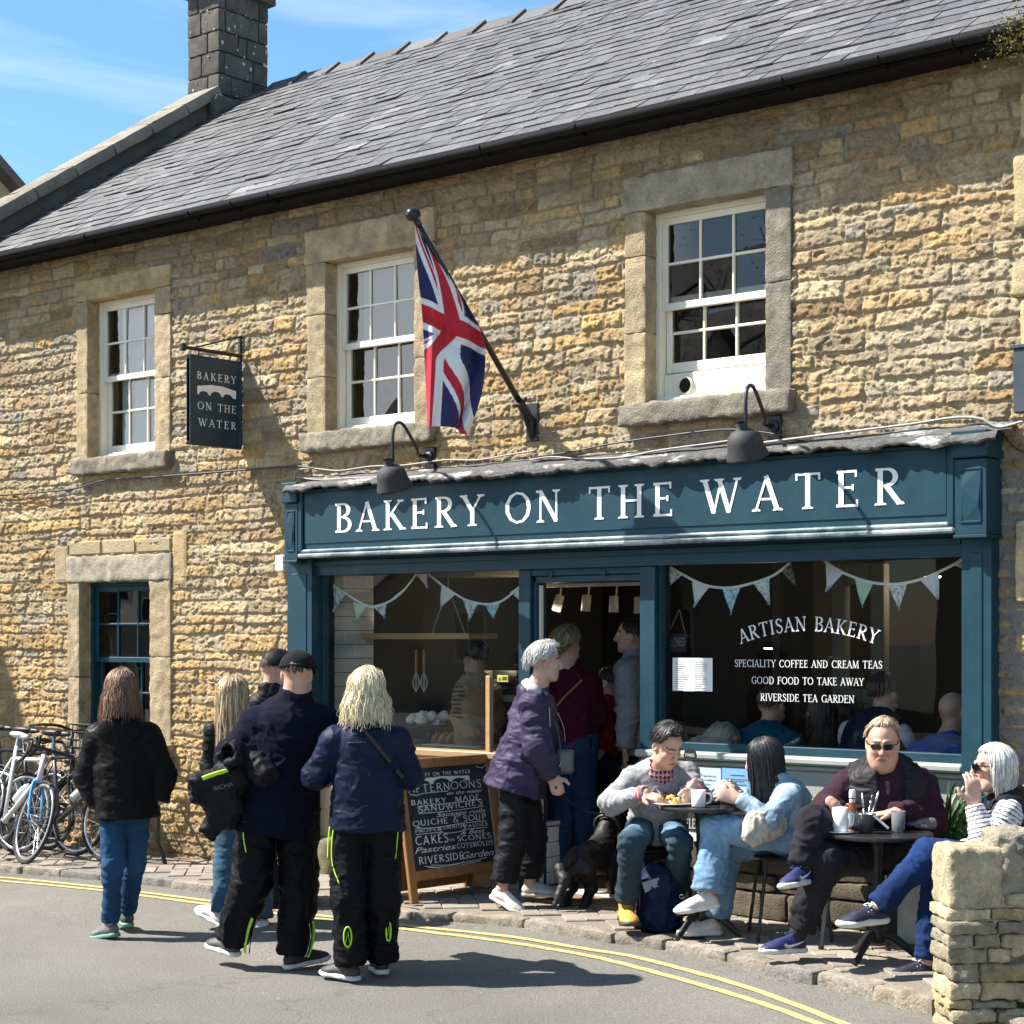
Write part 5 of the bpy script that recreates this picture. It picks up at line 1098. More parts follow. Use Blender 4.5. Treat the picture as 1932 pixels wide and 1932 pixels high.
# ---- woman in a black jacket walking past the blue window, seen from behind
j = J_(10.72)
J = dict(head=j(228, 1302), neck=j(231, 1352, .0), shL=j(184, 1386), shR=j(280, 1384), elL=j(164, 1466, .04), elR=j(309, 1462, .04), wrL=j(184, 1520, -.0), wrR=j(300, 1512, .0), hipL=j(214, 1500), hipR=j(262, 1500), knL=j(213, 1630, -.04), knR=j(254, 1625, .1), anL=j(216, 1742, -.05), anR=j(237, 1728, .22), toeL=j(200, 1765, .1), toeR=j(235, 1745, .38))
def hood(T, I): c = I['chest']+I['sp']*.035-I['fw']*.085; T.ell(c, np.array([.135, .055, .085]), np.array([I['lat'], I['fw'], I['sp']]), .03); T.ell(c+I['sp']*.045+I['fw']*.05, np.array([.10, .075, .055]), np.array([I['lat'], I['fw'], I['sp']]), .03)
def denim(base, spots, amt=.9, r=.10):
    def p(V, c, I):
        for q in spots: c = c*fade(V, None, q, r, amt)
        return c*(.92+.16*vnoise(V*np.array([160, 160, 60]), 2))[:, None]
    return p
I1 = person('brown haired woman in black hooded jacket and blue jeans walking past the blue window', J, AW, s=1.0, group=None, head=(8, 4, 0),
    top=dict(mat=M_SHELL, col=(.004, .004, .0045), ext=.020, hem=.135, wid=(.165, .175, .175, .208), amp=.006, collar=.05, extra=hood, dq=.72, sw=1.12),
    legs=dict(mat=M_DENIM, col=(.018, .055, .115), ext=.002, rise=.02, seat=.9, rk=.058, rc=.044, cuff=.97, w=.95, paint=denim(None, [J['knL'], J['knR'], J['hipL']-V3(0, 0, .2)], .5)),
    shoes=[(j(221, 1768, -.06), j(190, 1772, .06), dict(col=(.13, .12, .12), sole=(.10, .24, .17), L=.265)), (j(243, 1750, .16), j(226, 1738, .40), dict(col=(.05, .06, .06), sole=(.12, .28, .20), L=.25))])
hair_locks(I1['P'], I1['hc'], I1['hl'], I1['hf'], I1['hu'], 1.0, [(.16, .085, .05), (.21, .115, .07), (.115, .062, .04), (.27, .16, .10)], n=2000, pend=(50, 92, 100), length=(.02, .17, .125), puff=.10, gather=-.9, wid=.0036, wave=.007, seed=2, fly=0.6, jitter=.008)

# ---- big man in a navy fleece and flat cap, carrying motorcycle jackets
j = J_(9.72)
J4 = J = dict(head=j(561, 1272), neck=j(556, 1318), shL=j(484, 1362), shR=j(610, 1360, .02), elL=j(437, 1430, .0), elR=j(628, 1440, .10), wrL=j(470, 1462, .22), wrR=j(585, 1462, .34), hipL=j(488, 1520), hipR=j(560, 1520, .02), knL=j(474, 1668, -.03), knR=j(566, 1668, .02), anL=j(452, 1782, .05), anR=j(563, 1800, .0), toeL=j(430, 1806, .1), toeR=j(582, 1818, .05))
def moto_paint(V, c, I): n = fbm(V*30, 2, 4); return c*(.8+.5*(n > .55))[:, None]
I4 = person('stout man in navy fleece and dark flat cap with jackets over his arm', J, AW, s=1.02, male=1, head=(-6, 3, 0), skin=(.50, .29, .21), neck_r=.062,
    top=dict(mat=M_FLEECE, name='fleece', col=(.0048, .006, .016), ext=.026, hem=.15, wid=(.21, .21, .20, .212), dq=.80, amp=.009, collar=.055, sw=1.18, seed=5, belly=1.0, fr=(6, 6, 10)),
    legs=dict(mat=M_MOTO, col=(.0042, .0045, .006), ext=.024, rk=.070, rc=.064, cuff=1.0, amp=.011, fold=1.4, w=.98, seed=4),
    shoes=[(j(448, 1806, .02), j(414, 1793, .14), dict(col=(.05, .05, .05), sole=(.62, .60, .55), L=.275, w=1.05)), (j(537, 1830, -.03), j(586, 1818, .05), dict(col=(.02, .02, .022), sole=(.62, .60, .55), L=.27, w=1.05))])
cap_dome(I4['P'], I4, 'flat_cap', (.098, .118, .085), .045, .012, (.014, .014, .015), M_FLEECE, band=(.010, .010, .011), brim=(.085, .05, .02))
hair_locks(I4['P'], I4['hc'], I4['hl'], I4['hf'], I4['hu'], 1.0, [(.06, .04, .032), (.08, .055, .045)], n=260, R=(.0755, .094, .086), pend=(30, 84, 100), length=(0, 0, 0), wid=.004, seed=4, jitter=.002)
for pts in ([(476, 1732), (468, 1755), (463, 1778), (462, 1798)], [(590, 1738), (592, 1760), (588, 1785), (580, 1806)], [(462, 1550), (459, 1575), (464, 1608)]):
    strip(I4['P'], 'neon_piping', surf(I4['legs'], pts), .011 if pts[0][1] > 1700 else .005, M_NEON)
for pts in ([(484, 1734), (477, 1757), (472, 1782), (470, 1800)], [(583, 1742), (585, 1765), (581, 1790), (575, 1806)]):
    strip(I4['P'], 'zip', surf(I4['legs'], pts), .006, M_METAL)
# the jackets over his arm
jk = J_(9.60); S = SDF(np.min([jk(340, 1380), jk(520, 1600), jk(430, 1480, .4)], 0)-.15, np.max([jk(340, 1380), jk(520, 1600), jk(430, 1480, .4)], 0)+.15, .009)
S.cone(jk(455, 1440, .05), jk(412, 1500), .095, .085, .05, AW, .8); S.cone(jk(412, 1500), jk(425, 1535), .085, .07, .05, AW, .7); S.cone(jk(430, 1520), jk(394, 1572), .060, .042, .03, AW, .7, [(jk(391, 1577), jk(391, 1577)-jk(425, 1535))])
S.cone(jk(440, 1470), jk(362, 1487, -.06), .075, .062, .03, None, 1, [(jk(361, 1487, -.06), jk(361, 1487, -.06)-jk(440, 1470))]); S.cone(jk(372, 1485, -.05), jk(350, 1489, -.07), .050, .050, 0, op='s')
S.cone(jk(470, 1425, .1), jk(432, 1422, -.08), .055, .060, .02, None, 1, [(jk(427, 1421, -.09), jk(427, 1421, -.09)-jk(470, 1425, .1))]); S.cone(jk(436, 1422, -.06), jk(424, 1421, -.11), .044, .044, 0, op='s')
S.cone(jk(462, 1420, .05), jk(505, 1465, -.08), .058, .058, .02, None, 1, [(jk(508, 1468, -.09), jk(508, 1468, -.09)-jk(462, 1420, .05))])
V, F = S.mesh(); V = folds(V, F, .016, (10, 10, 10), 6)
jkt = MB().add(V, F, (.011, .011, .013)).build('motorcycle_jacket', M_MOTO, None, smooth=True, loc=jk(430, 1500)); tag(jkt, 'black motorcycle jackets with a neon stripe hanging over the man\'s arm', 'jacket')
strip(jkt, 'neon_stripe', surf(jkt, [(382, 1469), (398, 1463), (414, 1458), (430, 1454)], .006), .012, M_NEON)
q = surf(jkt, [(405, 1492), (450, 1480)], .03); uu = nrm(q[1]-q[0]); b = MB(); put_font(b, 'RICHA', q[0], uu, nrm(UP-uu*(UP @ uu)), -FW, .024, .10); b.build('lettering', pm('grey_print', (.13, .13, .14), .6), jkt)

# ---- blonde woman in a navy jacket and motorcycle trousers, back view
j = J_(9.40)
J5 = J = dict(head=j(690, 1306), neck=j(692, 1356), shL=j(632, 1394), shR=j(750, 1394), elL=j(598, 1464, .02), elR=j(774, 1464, .04), wrL=j(640, 1458, .28), wrR=j(748, 1462, .28), hipL=j(662, 1535), hipR=j(724, 1535), knL=j(658, 1690, -.02), knR=j(722, 1688, .02), anL=j(664, 1818, .0), anR=j(718, 1812, .08), toeL=j(650, 1845, .06), toeR=j(722, 1835, .18))
def yoke(V, c, I):
    m = ((V-I['chest']) @ I['sp'] > -.075) & ((V-I['chest']) @ I['fw'] < .02); c = c.copy(); c[m] *= 1.25; return c
I5 = person('blonde woman in navy jacket with a crossbody strap, seen from behind', J, AW, s=.98, head=(4, 2, 0),
    top=dict(mat=M_SHELL, col=(.0055, .0105, .031), ext=.020, hem=.085, wid=(.175, .175, .175, .215), amp=.008, collar=.055, sw=1.04, seed=7, paint=yoke, dq=.74),
    legs=dict(mat=M_MOTO, col=(.0042, .0045, .006), ext=.012, w=.94, rk=.072, rc=.068, cuff=1.0, amp=.010, fold=1.5, seed=12),
    shoes=[(j(676, 1852, -.06), j(628, 1842, .05), dict(col=(.035, .035, .035), sole=(.50, .50, .48), L=.26)), (j(722, 1840, .04), j(712, 1828, .28), dict(col=(.02, .02, .022), sole=(.55, .55, .52), L=.26))])
hair_locks(I5['P'], I5['hc'], I5['hl'], I5['hf'], I5['hu'], 1.0, [(.66, .56, .36), (.78, .70, .50), (.55, .45, .27), (.85, .80, .62), (.40, .31, .18)], n=2300, pend=(50, 94, 104), length=(.02, .150, .125), puff=.10, gather=-1.0, wid=.0035, wave=.011, seed=5, jitter=.010)
MB().tube(spline(surf(I5['top'], [(683+t*77, 1372+t*96) for t in np.linspace(0, 1, 14)], .012), 2), .013, 6, flat=.35).build('bag_strap', M_DK, I5['P'], smooth=True)
MB().tube(spline(surf(I5['top'], [(655, 1402), (690, 1400), (730, 1400), (765, 1404)], .003), 4), .003, 5).build('seam', M_DK, I5['P'], smooth=True)
q = surf(I5['top'], [(689, 1362), (707, 1362)], .005); b = MB(); b.prism([(0, 0), (.006, .012), (.045, .012), (.05, .006), (.03, .004), (.05, -.012), (.03, -.010), (.018, -.002), (.012, -.010), (.004, -.010)], q[0], RT, UP, -FW, 0, .002); b.build('logo', M_WHT, I5['P'])
for pts in ([(630, 1556), (626, 1590), (627, 1630), (640, 1668)], [(622, 1560), (619, 1590), (618, 1620)], [(752, 1556), (749, 1590), (746, 1620)]): strip(I5['P'], 'neon_piping', surf(I5['legs'], pts), .0045, M_NEON)
for (x, y, w) in ((656, 1768, 8), (733, 1757, 5)):
    q = surf(I5['legs'], [(x, y)], .006)[0]; b = MB(); a = np.linspace(0, 2*math.pi, 22, endpoint=False); k = w/360
    b.tube([q+RT*k*.9*math.cos(t)+UP*.052*math.sin(t) for t in a], .0045, 5, closed=True); b.tube([q+RT*-k*.5-UP*.03, q+RT*k*.05+UP*.025, q+RT*k*.5-UP*.035], [.003, .008, .003], 5, flat=.5); b.build('neon_emblem', M_NEON, I5['P'], smooth=True)

# ---- girl with long fair hair, half hidden by the stout man
j = J_(10.95)
J = dict(head=j(441, 1312), neck=j(438, 1356), shL=j(403, 1378), shR=j(478, 1378, .05), elL=j(397, 1446), elR=j(500, 1450, .1), wrL=j(410, 1500, .12), wrR=j(490, 1500, .2), hipL=j(432, 1510), hipR=j(480, 1510), knL=j(428, 1620, -.03), knR=j(488, 1620, .1), anL=j(414, 1726, -.08), anR=j(490, 1735, .05), toeL=j(395, 1735, -.1), toeR=j(492, 1755, .1))
I2 = person('girl with long fair hair, black top and white trainers, half behind the stout man', J, AW*.9+RI*.4, s=.94, head=(-10, 5, 0),
    top=dict(mat=M_SHELL, col=(.008, .008, .009), ext=.014, hem=.06, w=.88, amp=.009, sw=.85, seed=9), legs=dict(mat=M_DENIM, col=(.045, .095, .145), ext=.006, rk=.066, rc=.066, cuff=.98, w=.92, seed=21),
    shoes=[(j(424, 1752, -.10), j(378, 1722, .02), dict(col=(.62, .61, .57), sole=(.75, .74, .70), L=.25)), (j(492, 1762, .0), j(500, 1752, .22), dict(col=(.66, .65, .62), sole=(.72, .71, .68), L=.25))])
hair_locks(I2['P'], I2['hc'], I2['hl'], I2['hf'], I2['hu'], .96, [(.36, .24, .14), (.50, .37, .22), (.22, .14, .085), (.66, .53, .34)], n=1800, pend=(50, 95, 104), length=(.05, .34, .32), puff=.06, gather=-.15, wid=.0037, wave=.005, seed=6, fly=0.5, jitter=.006)
# ---- man in a black baseball cap, behind
j = J_(11.55)
J = dict(head=j(521, 1264), neck=j(512, 1306), shL=j(487, 1332), shR=j(560, 1332, .15), elL=j(478, 1400), elR=j(575, 1400, .2), wrL=j(500, 1450, .05), wrR=j(565, 1455, .25), hipL=j(490, 1470), hipR=j(545, 1470, .1), knL=j(498, 1590), knR=j(545, 1590, .1), anL=j(500, 1700), anR=j(545, 1700, .1), toeL=j(520, 1722), toeR=j(570, 1722, .1))
I3 = person('man in black baseball cap and dark jacket standing behind the group, face turned right', J, RI*.85+AW*.5, s=1.0, male=1, old=1, head=(4, 6, 0), skin=(.56, .32, .24),
    top=dict(mat=M_SHELL, col=(.013, .013, .015), ext=.025, hem=.12, amp=.010, collar=.05, seed=19), legs=dict(mat=M_DENIM, col=(.014, .016, .022), ext=.01),
    shoes=[(j(492, 1727), j(530, 1727, .03), dict(col=(.01, .01, .01), sole=(.02, .02, .02))), (j(540, 1727, .1), j(575, 1727, .13), dict(col=(.01, .01, .01), sole=(.02, .02, .02)))])
cap_dome(I3['P'], I3, 'baseball_cap', (.094, .112, .105), .035, .008, (.012, .012, .014), M_SHELL, brim=(.080, .075, .035))
hair_locks(I3['P'], I3['hc'], I3['hl'], I3['hf'], I3['hu'], 1.0, [(.13, .10, .085), (.09, .07, .06)], n=240, R=(.0755, .094, .086), pend=(30, 82, 100), length=(0, 0, 0), wid=.004, seed=14, jitter=.002)
q = I3['hc']+I3['hu']*.095+I3['hf']*.085-I3['hl']*.035; b = MB(); b.prism([(-.035, -.008), (-.015, .002), (.0, .004), (.014, .012), (.03, .012), (.036, .006), (.02, .002), (.008, -.006), (-.008, -.008), (-.02, -.012)], q-FW*.035, RT, UP, -FW, 0, .003); b.build('logo', M_WHT, I3['P'])

# ---- old lady with the dog, in profile
j = J_(11.22)
J6 = J = dict(head=j(1029, 1250, -.02), neck=j(1013, 1298), shR=j(1006, 1328, -.15), shL=j(1022, 1328, .14), elR=j(1016, 1410, -.20), elL=j(1040, 1410, .18), wrR=j(1042, 1462, -.16), wrL=j(1075, 1420, .10), hipR=j(972, 1462, -.08), hipL=j(984, 1462, .08), knR=j(968, 1580, -.10), knL=j(1004, 1576, .08), anR=j(944, 1680, -.10), anL=j(1001, 1672, .10), toeR=j(962, 1703, -.14), toeL=j(1035, 1690, .10))
def hood6(T, I): c = I['chest']+I['sp']*.05-I['fw']*.075; T.ell(c, np.array([.12, .065, .06]), np.array([I['lat'], I['fw'], I['sp']]), .03); T.cone(I['chest']-I['sp']*.10-I['fw']*.11, I['chest']-I['sp']*.02-I['fw']*.10, .05, .03, .03)
def p6(V, c, I): c = c*(1+.25*(fbm(V*4, 2, 3) > .5))[:, None]; return c
I6 = person('white haired old lady in purple raincoat holding a dog lead by the door', J, RI*.97+AW*.25, s=.98, old=1, head=(-4, 3, 0), skin=(.56, .34, .27), hands=[(J['wrR'], (.35*RI-UP), AW*1.0, RI, dict(curl=1.2, thumb=.2))],
    top=dict(mat=M_SHELL, name='raincoat', col=(.040, .032, .066), ext=.022, hem=.10, wid=(.165, .165, .170, .235), dq=.78, dqh=.9, amp=.011, sw=1.12, seed=23, extra=hood6, paint=p6, fold=1.5),
    legs=dict(mat=M_MOTO, col=(.012, .012, .015), ext=.016, seat=0, w=.86, rise=.0, rk=.066, rc=.060, cuff=.84, amp=.009, fold=1.4, seed=31),
    shoes=[(j(926, 1694, -.10), j(966, 1716, -.18), dict(col=(.68, .64, .54), sole=(.62, .58, .48), L=.25)), (j(985, 1692, .12), j(1035, 1692, .08), dict(col=(.45, .42, .37), sole=(.36, .33, .28), L=.25))])
hair_locks(I6['P'], I6['hc'], I6['hl'], I6['hf'], I6['hu'], .98, [(.58, .57, .54), (.72, .71, .67), (.42, .41, .39), (.26, .255, .25)], n=2000, R=(.083, .102, .098), face=70, pend=(44, 82, 122), length=(.0, .0, .0), puff=.16, wid=.0038, wave=.014, seed=8, jitter=.024, tip=.1)
hd = MB(); c6 = I6['chest']+I6['sp']*.085-I6['fw']*.05; a = np.linspace(-2.6, 2.6, 24)
hd.tube([c6+I6['lat']*.115*math.sin(q)+I6['fw']*(-.075*math.cos(q)+.03)+I6['sp']*(.012+.010*math.cos(2*q)-.05*(abs(q) > 1.9)) for q in a], [.028+.012*math.cos(q*.5) for q in a], 8, flat=.8, col=(.50, .50, .50)); hd.build('hood_lining', cloth('grey_lining'), I6['P'], smooth=True)
for pts in ([(1036, 1335), (1037, 1355), (1038, 1372)], [(1052, 1345), (1064, 1375), (1066, 1420), (1056, 1445)]): strip(I6['P'], 'drawcord', surf(I6['top'], pts, .006), .0035, M_WHT)
# her grey shoulder bag
bg_ = J_(11.12); hb = MB(); U6 = nrm(RI*.97+AW*.25); c = bg_(1066, 1437); hb.obox(c, np.array([U6, np.cross(UP, U6), UP]), (.055, .028, .075), .018); hb.obox(c+UP*.020-np.cross(UP, U6)*-.030, np.array([U6, np.cross(UP, U6), UP]), (.050, .006, .045), .005)
hb = hb.build('shoulder_bag', pm('grey_leather', (.12, .12, .12), .5, .1, 20, .2, 120), None, loc=bg_(1066, 1437)); tag(hb, 'small grey shoulder bag hanging at the old lady\'s hip', 'bag')
MB().tube(spline([bg_(1058, 1418), bg_(1052, 1380, .04), bg_(1035, 1330, .05), bg_(1015, 1312, .06)], 5), .006, 6, flat=.4).build('strap', pm('grey_leather', (.12, .12, .12)), hb)
# ---- people in the doorway
j = J_(12.05)
J = dict(head=j(1070, 1217), neck=j(1066, 1262), shL=j(1030, 1287), shR=j(1110, 1287, .03), elL=j(1022, 1345, .05), elR=j(1124, 1350, .05), wrL=j(1040, 1390, .2), wrR=j(1112, 1395, .2), hipL=j(1058, 1400), hipR=j(1100, 1400), knL=j(1058, 1540), knR=j(1100, 1540, .05), anL=j(1058, 1650), anR=j(1098, 1650, .05))
I7 = person('short haired woman in maroon jumper and jeans with her back turned in the doorway', J, AW*.95+RI*.3, s=.98, head=(-25, 0, 0), skin=(.50, .32, .25),
    top=dict(mat=M_KNIT, name='jumper', col=(.060, .008, .018), ext=.022, hem=.04, amp=.012, seed=41, wid=(.18, .185, .18, .185), sw=1.1, dq=.72), legs=dict(mat=M_DENIM, col=(.020, .045, .10), ext=.012, rk=.066, rc=.062, seat=1.05), shoes=[(j(1058, 1672, -.05), j(1060, 1665, .2), dict(col=(.02, .02, .02), sole=(.03, .03, .03))), (j(1100, 1672), j(1108, 1665, .25), dict(col=(.02, .02, .02), sole=(.03, .03, .03)))])
hair_locks(I7['P'], I7['hc'], I7['hl'], I7['hf'], I7['hu'], .98, [(.22, .18, .115), (.30, .25, .16), (.13, .105, .07)], n=800, R=(.084, .103, .099), face=70, pend=(44, 84, 124), length=(0, 0, .01), puff=.14, wid=.0058, wave=.012, seed=18, jitter=.024)
MB().tube(spline(surf(I7['top'], [(1098, 1283), (1080, 1300), (1062, 1318), (1040, 1345)], .004), 4), .006, 6, flat=.4).build('bag_strap', pm('tan_leather', (.30, .19, .09), .5), I7['P'])
j = J_(12.55)
J = dict(head=j(1147, 1288), neck=j(1150, 1318), shL=j(1138, 1338, -.12), shR=j(1158, 1338, .12), elL=j(1142, 1385, -.14), elR=j(1165, 1385, .12), wrL=j(1132, 1430, -.1), wrR=j(1150, 1430, .1), hipL=j(1146, 1440, -.06), hipR=j(1160, 1440, .08), knL=j(1144, 1560, -.06), knR=j(1160, 1560, .08), anL=j(1146, 1650, -.06), anR=j(1160, 1650, .08))
I8 = person('boy in red shirt standing inside the doorway, in profile', J, -RI*.9+AW*.4, s=.88, head=(0, 0, 0), skin=(.48, .29, .22), top=dict(mat=M_KNIT, name='shirt', col=(.20, .010, .014), ext=.014, hem=.12, w=.85, seed=44, sleeve=.78), legs=dict(mat=M_DENIM, col=(.012, .014, .02), ext=.005, w=.85))
hair_locks(I8['P'], I8['hc'], I8['hl'], I8['hf'], I8['hu'], .88, [(.018, .014, .011), (.03, .022, .016)], n=220, R=(.083, .102, .098), pend=(52, 84, 112), length=(0, 0, 0), puff=.05, wid=.010, seed=28)
j = J_(12.30)
J = dict(head=j(1190, 1200), neck=j(1200, 1240), shL=j(1184, 1262, -.16), shR=j(1216, 1262, .14), elL=j(1186, 1340, -.17), elR=j(1220, 1340, .15), wrL=j(1179, 1408, -.18), wrR=j(1212, 1408, .1), hipL=j(1196, 1430, -.06), hipR=j(1216, 1430, .08), knL=j(1196, 1550, -.06), knR=j(1216, 1550, .08), anL=j(1198, 1650, -.06), anR=j(1216, 1650, .08))
I9 = person('tall person in grey sweatshirt leaning at the right door post', J, -RI*.9+AW*.35, s=1.0, male=1, head=(10, 0, 0), skin=(.48, .29, .22), hands=[(J['wrL'], -UP, RI, -AW, dict(curl=.5))], top=dict(mat=M_KNIT, name='sweatshirt', col=(.24, .25, .28), ext=.024, hem=.06, seed=47, sw=1.15, collar=.02), legs=dict(mat=M_DENIM, col=(.012, .013, .018), ext=.01))
hair_locks(I9['P'], I9['hc'], I9['hl'], I9['hf'], I9['hu'], 1.0, [(.014, .012, .010), (.02, .017, .014)], n=240, R=(.084, .103, .099), pend=(50, 84, 114), length=(0, 0, 0), puff=.05, wid=.010, seed=29)

# ---- young man at the table, bent over his plate
j = J_(10.38)
J10 = J = dict(head=j(1259, 1408, -.20), neck=j(1246, 1444, -.08), shR=j(1193, 1463, -.02), shL=j(1297, 1458, .0), elR=j(1152, 1515, -.12), elL=j(1318, 1505, -.12), wrR=j(1218, 1496, -.36), wrL=j(1308, 1484, -.34), hipR=j(1213, 1565, .06), hipL=j(1264, 1565, .06), knR=j(1192, 1588, -.36), knL=j(1283, 1590, -.34), anR=j(1184, 1692, -.22), anL=j(1272, 1686, -.08), toeR=j(1186, 1742, -.36), toeL=j(1276, 1725, -.16))
def vneck(T, I):
    a = I['chest']+I['sp']*.05+I['fw']*.13; b = I['pel']+I['sp']*.26+I['fw']*.16
    T.cone(a, b, .070, .012, .01, op='s'); T.cone(a-I['lat']*.04, b, .04, .01, .01, op='s'); T.cone(a+I['lat']*.04, b, .04, .01, .01, op='s')
def plaid(V, c, I):
    x = (V-I['chest']) @ I['lat']; z = (V-I['chest']) @ I['sp']; c = np.tile(np.array([.40, .030, .040]), (len(V), 1))
    w = (np.mod(x, .024) < .006) | (np.mod(z, .030) < .006); d = (np.mod(x+.012, .024) < .006) | (np.mod(z+.012, .03) < .006)
    c[d] = (.05, .012, .03); c[w] = (.62, .50, .50); return c
def cuffs(V, c, I):
    co, b, w = segcoord(V, [(J10['elR'], J10['wrR']), (J10['elL'], J10['wrL']), (I10c, I10c+UP*.01)]); return c
I10c = J['neck']
def knit_cuff(V, c, I):
    for k in 'LR':
        a = nrm(J10['wr'+k]-J10['el'+k]); t = (V-J10['wr'+k]) @ a; d = np.linalg.norm((V-J10['wr'+k])-t[:, None]*a, axis=1); m = (t > -.045) & (d < .07); c[m] = np.where((np.mod(t[m], .02) < .008)[:, None], (.55, .42, .42), (.40, .04, .05))
    return c*(.85+.3*vnoise(V*np.array([40, 40, 200]), 5))[:, None]
Rh = nrm(J['wrR']-J['elR']); Lh = nrm(J['wrL']-J['elL'])
I10 = person('young dark haired man in grey cardigan over red plaid shirt eating at the table', J, -AW*.85+RI*.5, s=.98, male=1, head=(0, 30, 0), skin=(.55, .34, .24), brow=(.03, .022, .018), eyes='down', lip=(.40, .19, .15), res=.0055,
    hands=[(J['wrR']-Rh*.03, Rh*.8-UP*.35+RI*.3, -UP*.8+AW*.3, -AW, dict(curl=.75)), (J['wrL'], -RI*.35-UP*.8-AW*.3, -RI*.6+AW*.5, -RI*.6-AW*.4, dict(curl=.9))],
    top=[dict(mat=M_KNIT, name='plaid_shirt', col=(.4, .03, .04), ext=.010, hem=-.16, sleeve=0, amp=.004, paint=plaid, collar=.05, seed=61, dq=.74), dict(mat=M_KNIT, name='cardigan', col=(.30, .30, .305), ext=.016, hem=.05, sw=.92, amp=.009, seed=62, extra=vneck, paint=knit_cuff, dq=.72, fold=1.5, fr=(9, 9, 14))],
    legs=dict(mat=M_DENIM, col=(.026, .045, .062), ext=.007, rk=.060, rc=.052, cuff=.84, fold=1.4, w=.95, seed=63, paint=denim(None, [J['knR']*.75+J['hipR']*.25+UP*.07, J['knL']*.75+J['hipL']*.25+UP*.07], 3.5, .12)),
    shoes=[(j(1180, 1742, -.10), j(1190, 1748, -.36), dict(col=(.58, .30, .06), sole=(.06, .045, .03), L=.29, boot=.085, h=.09, w=1.15, lace=(.30, .17, .05))), (j(1272, 1722, .05), j(1280, 1730, -.22), dict(col=(.52, .27, .06), sole=(.06, .045, .03), L=.29, boot=.085, h=.09, w=1.15, lace=(.30, .17, .05)))])
hair_locks(I10['P'], I10['hc'], I10['hl'], I10['hf'], I10['hu'], .98, [(.012, .011, .011), (.022, .020, .020), (.035, .033, .033)], n=1100, R=(.082, .102, .106), face=64, pend=(38, 78, 112), length=(.004, 0, 0), puff=.14, wid=.0058, wave=.010, seed=33, jitter=.016, tip=.1)
# ---- young woman in denim, facing left
j = J_(10.02)
J11 = J = dict(head=j(1441, 1432), neck=j(1464, 1475), shR=j(1488, 1500, .14), shL=j(1484, 1500, -.13), elL=j(1452, 1548, -.20), elR=j(1450, 1540, .14), wrL=j(1396, 1508, -.14), wrR=j(1398, 1500, .06), hipL=j(1486, 1580, -.09), hipR=j(1494, 1580, .09), knL=j(1352, 1562, -.10), knR=j(1372, 1600, .10), anL=j(1334, 1678, -.12), anR=j(1350, 1730, .06), toeL=j(1300, 1712, -.14), toeR=j(1312, 1752, .04))
def dj(V, c, I):
    co, d, w = segcoord(V, [(I['chest'], I['pel']), (J11['shL'], J11['elL']), (J11['elL'], J11['wrL'])])
    n = fbm(V*14, 3, 71); c = c*(.72+.65*n)[:, None]
    for k in 'LR':
        a = nrm(J11['wr'+k]-J11['el'+k]); t = (V-J11['wr'+k]) @ a; c[(np.abs(t+.055) < .004) & (np.linalg.norm(V-J11['wr'+k], axis=1) < .09)] *= .5
    t = (V-I['chest']) @ I['sp']; m = (np.abs(t+.13) < .003) & (d > .06) & (w == 0); c[m] *= .55; return c
I11 = person('young woman with long black hair in pale denim jacket and blue jeans, legs crossed', J, -RI, s=.95, head=(-10, 16, 0), skin=(.58, .37, .28), brow=(.015, .012, .01), lip=(.45, .16, .15), res=.0065,
    hands=[(J['wrL'], -RI*.9+UP*.25, AW*.7-UP*.4, UP, dict(curl=.9)), (J['wrR'], -RI*.9+UP*.3, -AW*.7-UP*.4, UP, dict(curl=.9))],
    top=[dict(mat=M_DENIM, name='denim_jacket', col=(.27, .375, .46), ext=.016, hem=-.02, amp=.011, seed=72, fold=1.6, collar=.055, sw=.95, paint=dj, dq=.78, fr=(9, 9, 12)), dict(mat=M_KNIT, name='white_top', col=(.62, .62, .60), ext=.016, hem=.05, sleeve=0, amp=.006, seed=76)],
    legs=dict(mat=M_DENIM, col=(.15, .255, .37), ext=.010, rk=.070, rc=.080, cuff=.94, w=1.0, amp=.009, fold=1.4, seed=73, paint=denim(None, [J['knL'], J['knL']*.5+J['hipL']*.5], .35, .16)),
    shoes=[(j(1356, 1712, -.12), j(1296, 1722, -.18), dict(col=(.66, .65, .60), sole=(.78, .77, .72), L=.26, thick=.034, lace=(.75, .74, .7))), (j(1360, 1765, .06), j(1302, 1765, .0), dict(col=(.66, .65, .60), sole=(.78, .77, .72), L=.26, thick=.032, lace=(.75, .74, .7)))])
hair_locks(I11['P'], I11['hc'], I11['hl'], I11['hf'], I11['hu'], .96, [(.010, .010, .011), (.016, .016, .018), (.026, .026, .028)], n=2000, pend=(40, 96, 104), length=(.16, .30, .26), puff=.05, gather=.1, wid=.0038, wave=.004, seed=35, fly=0.3, face=48, jitter=.006)
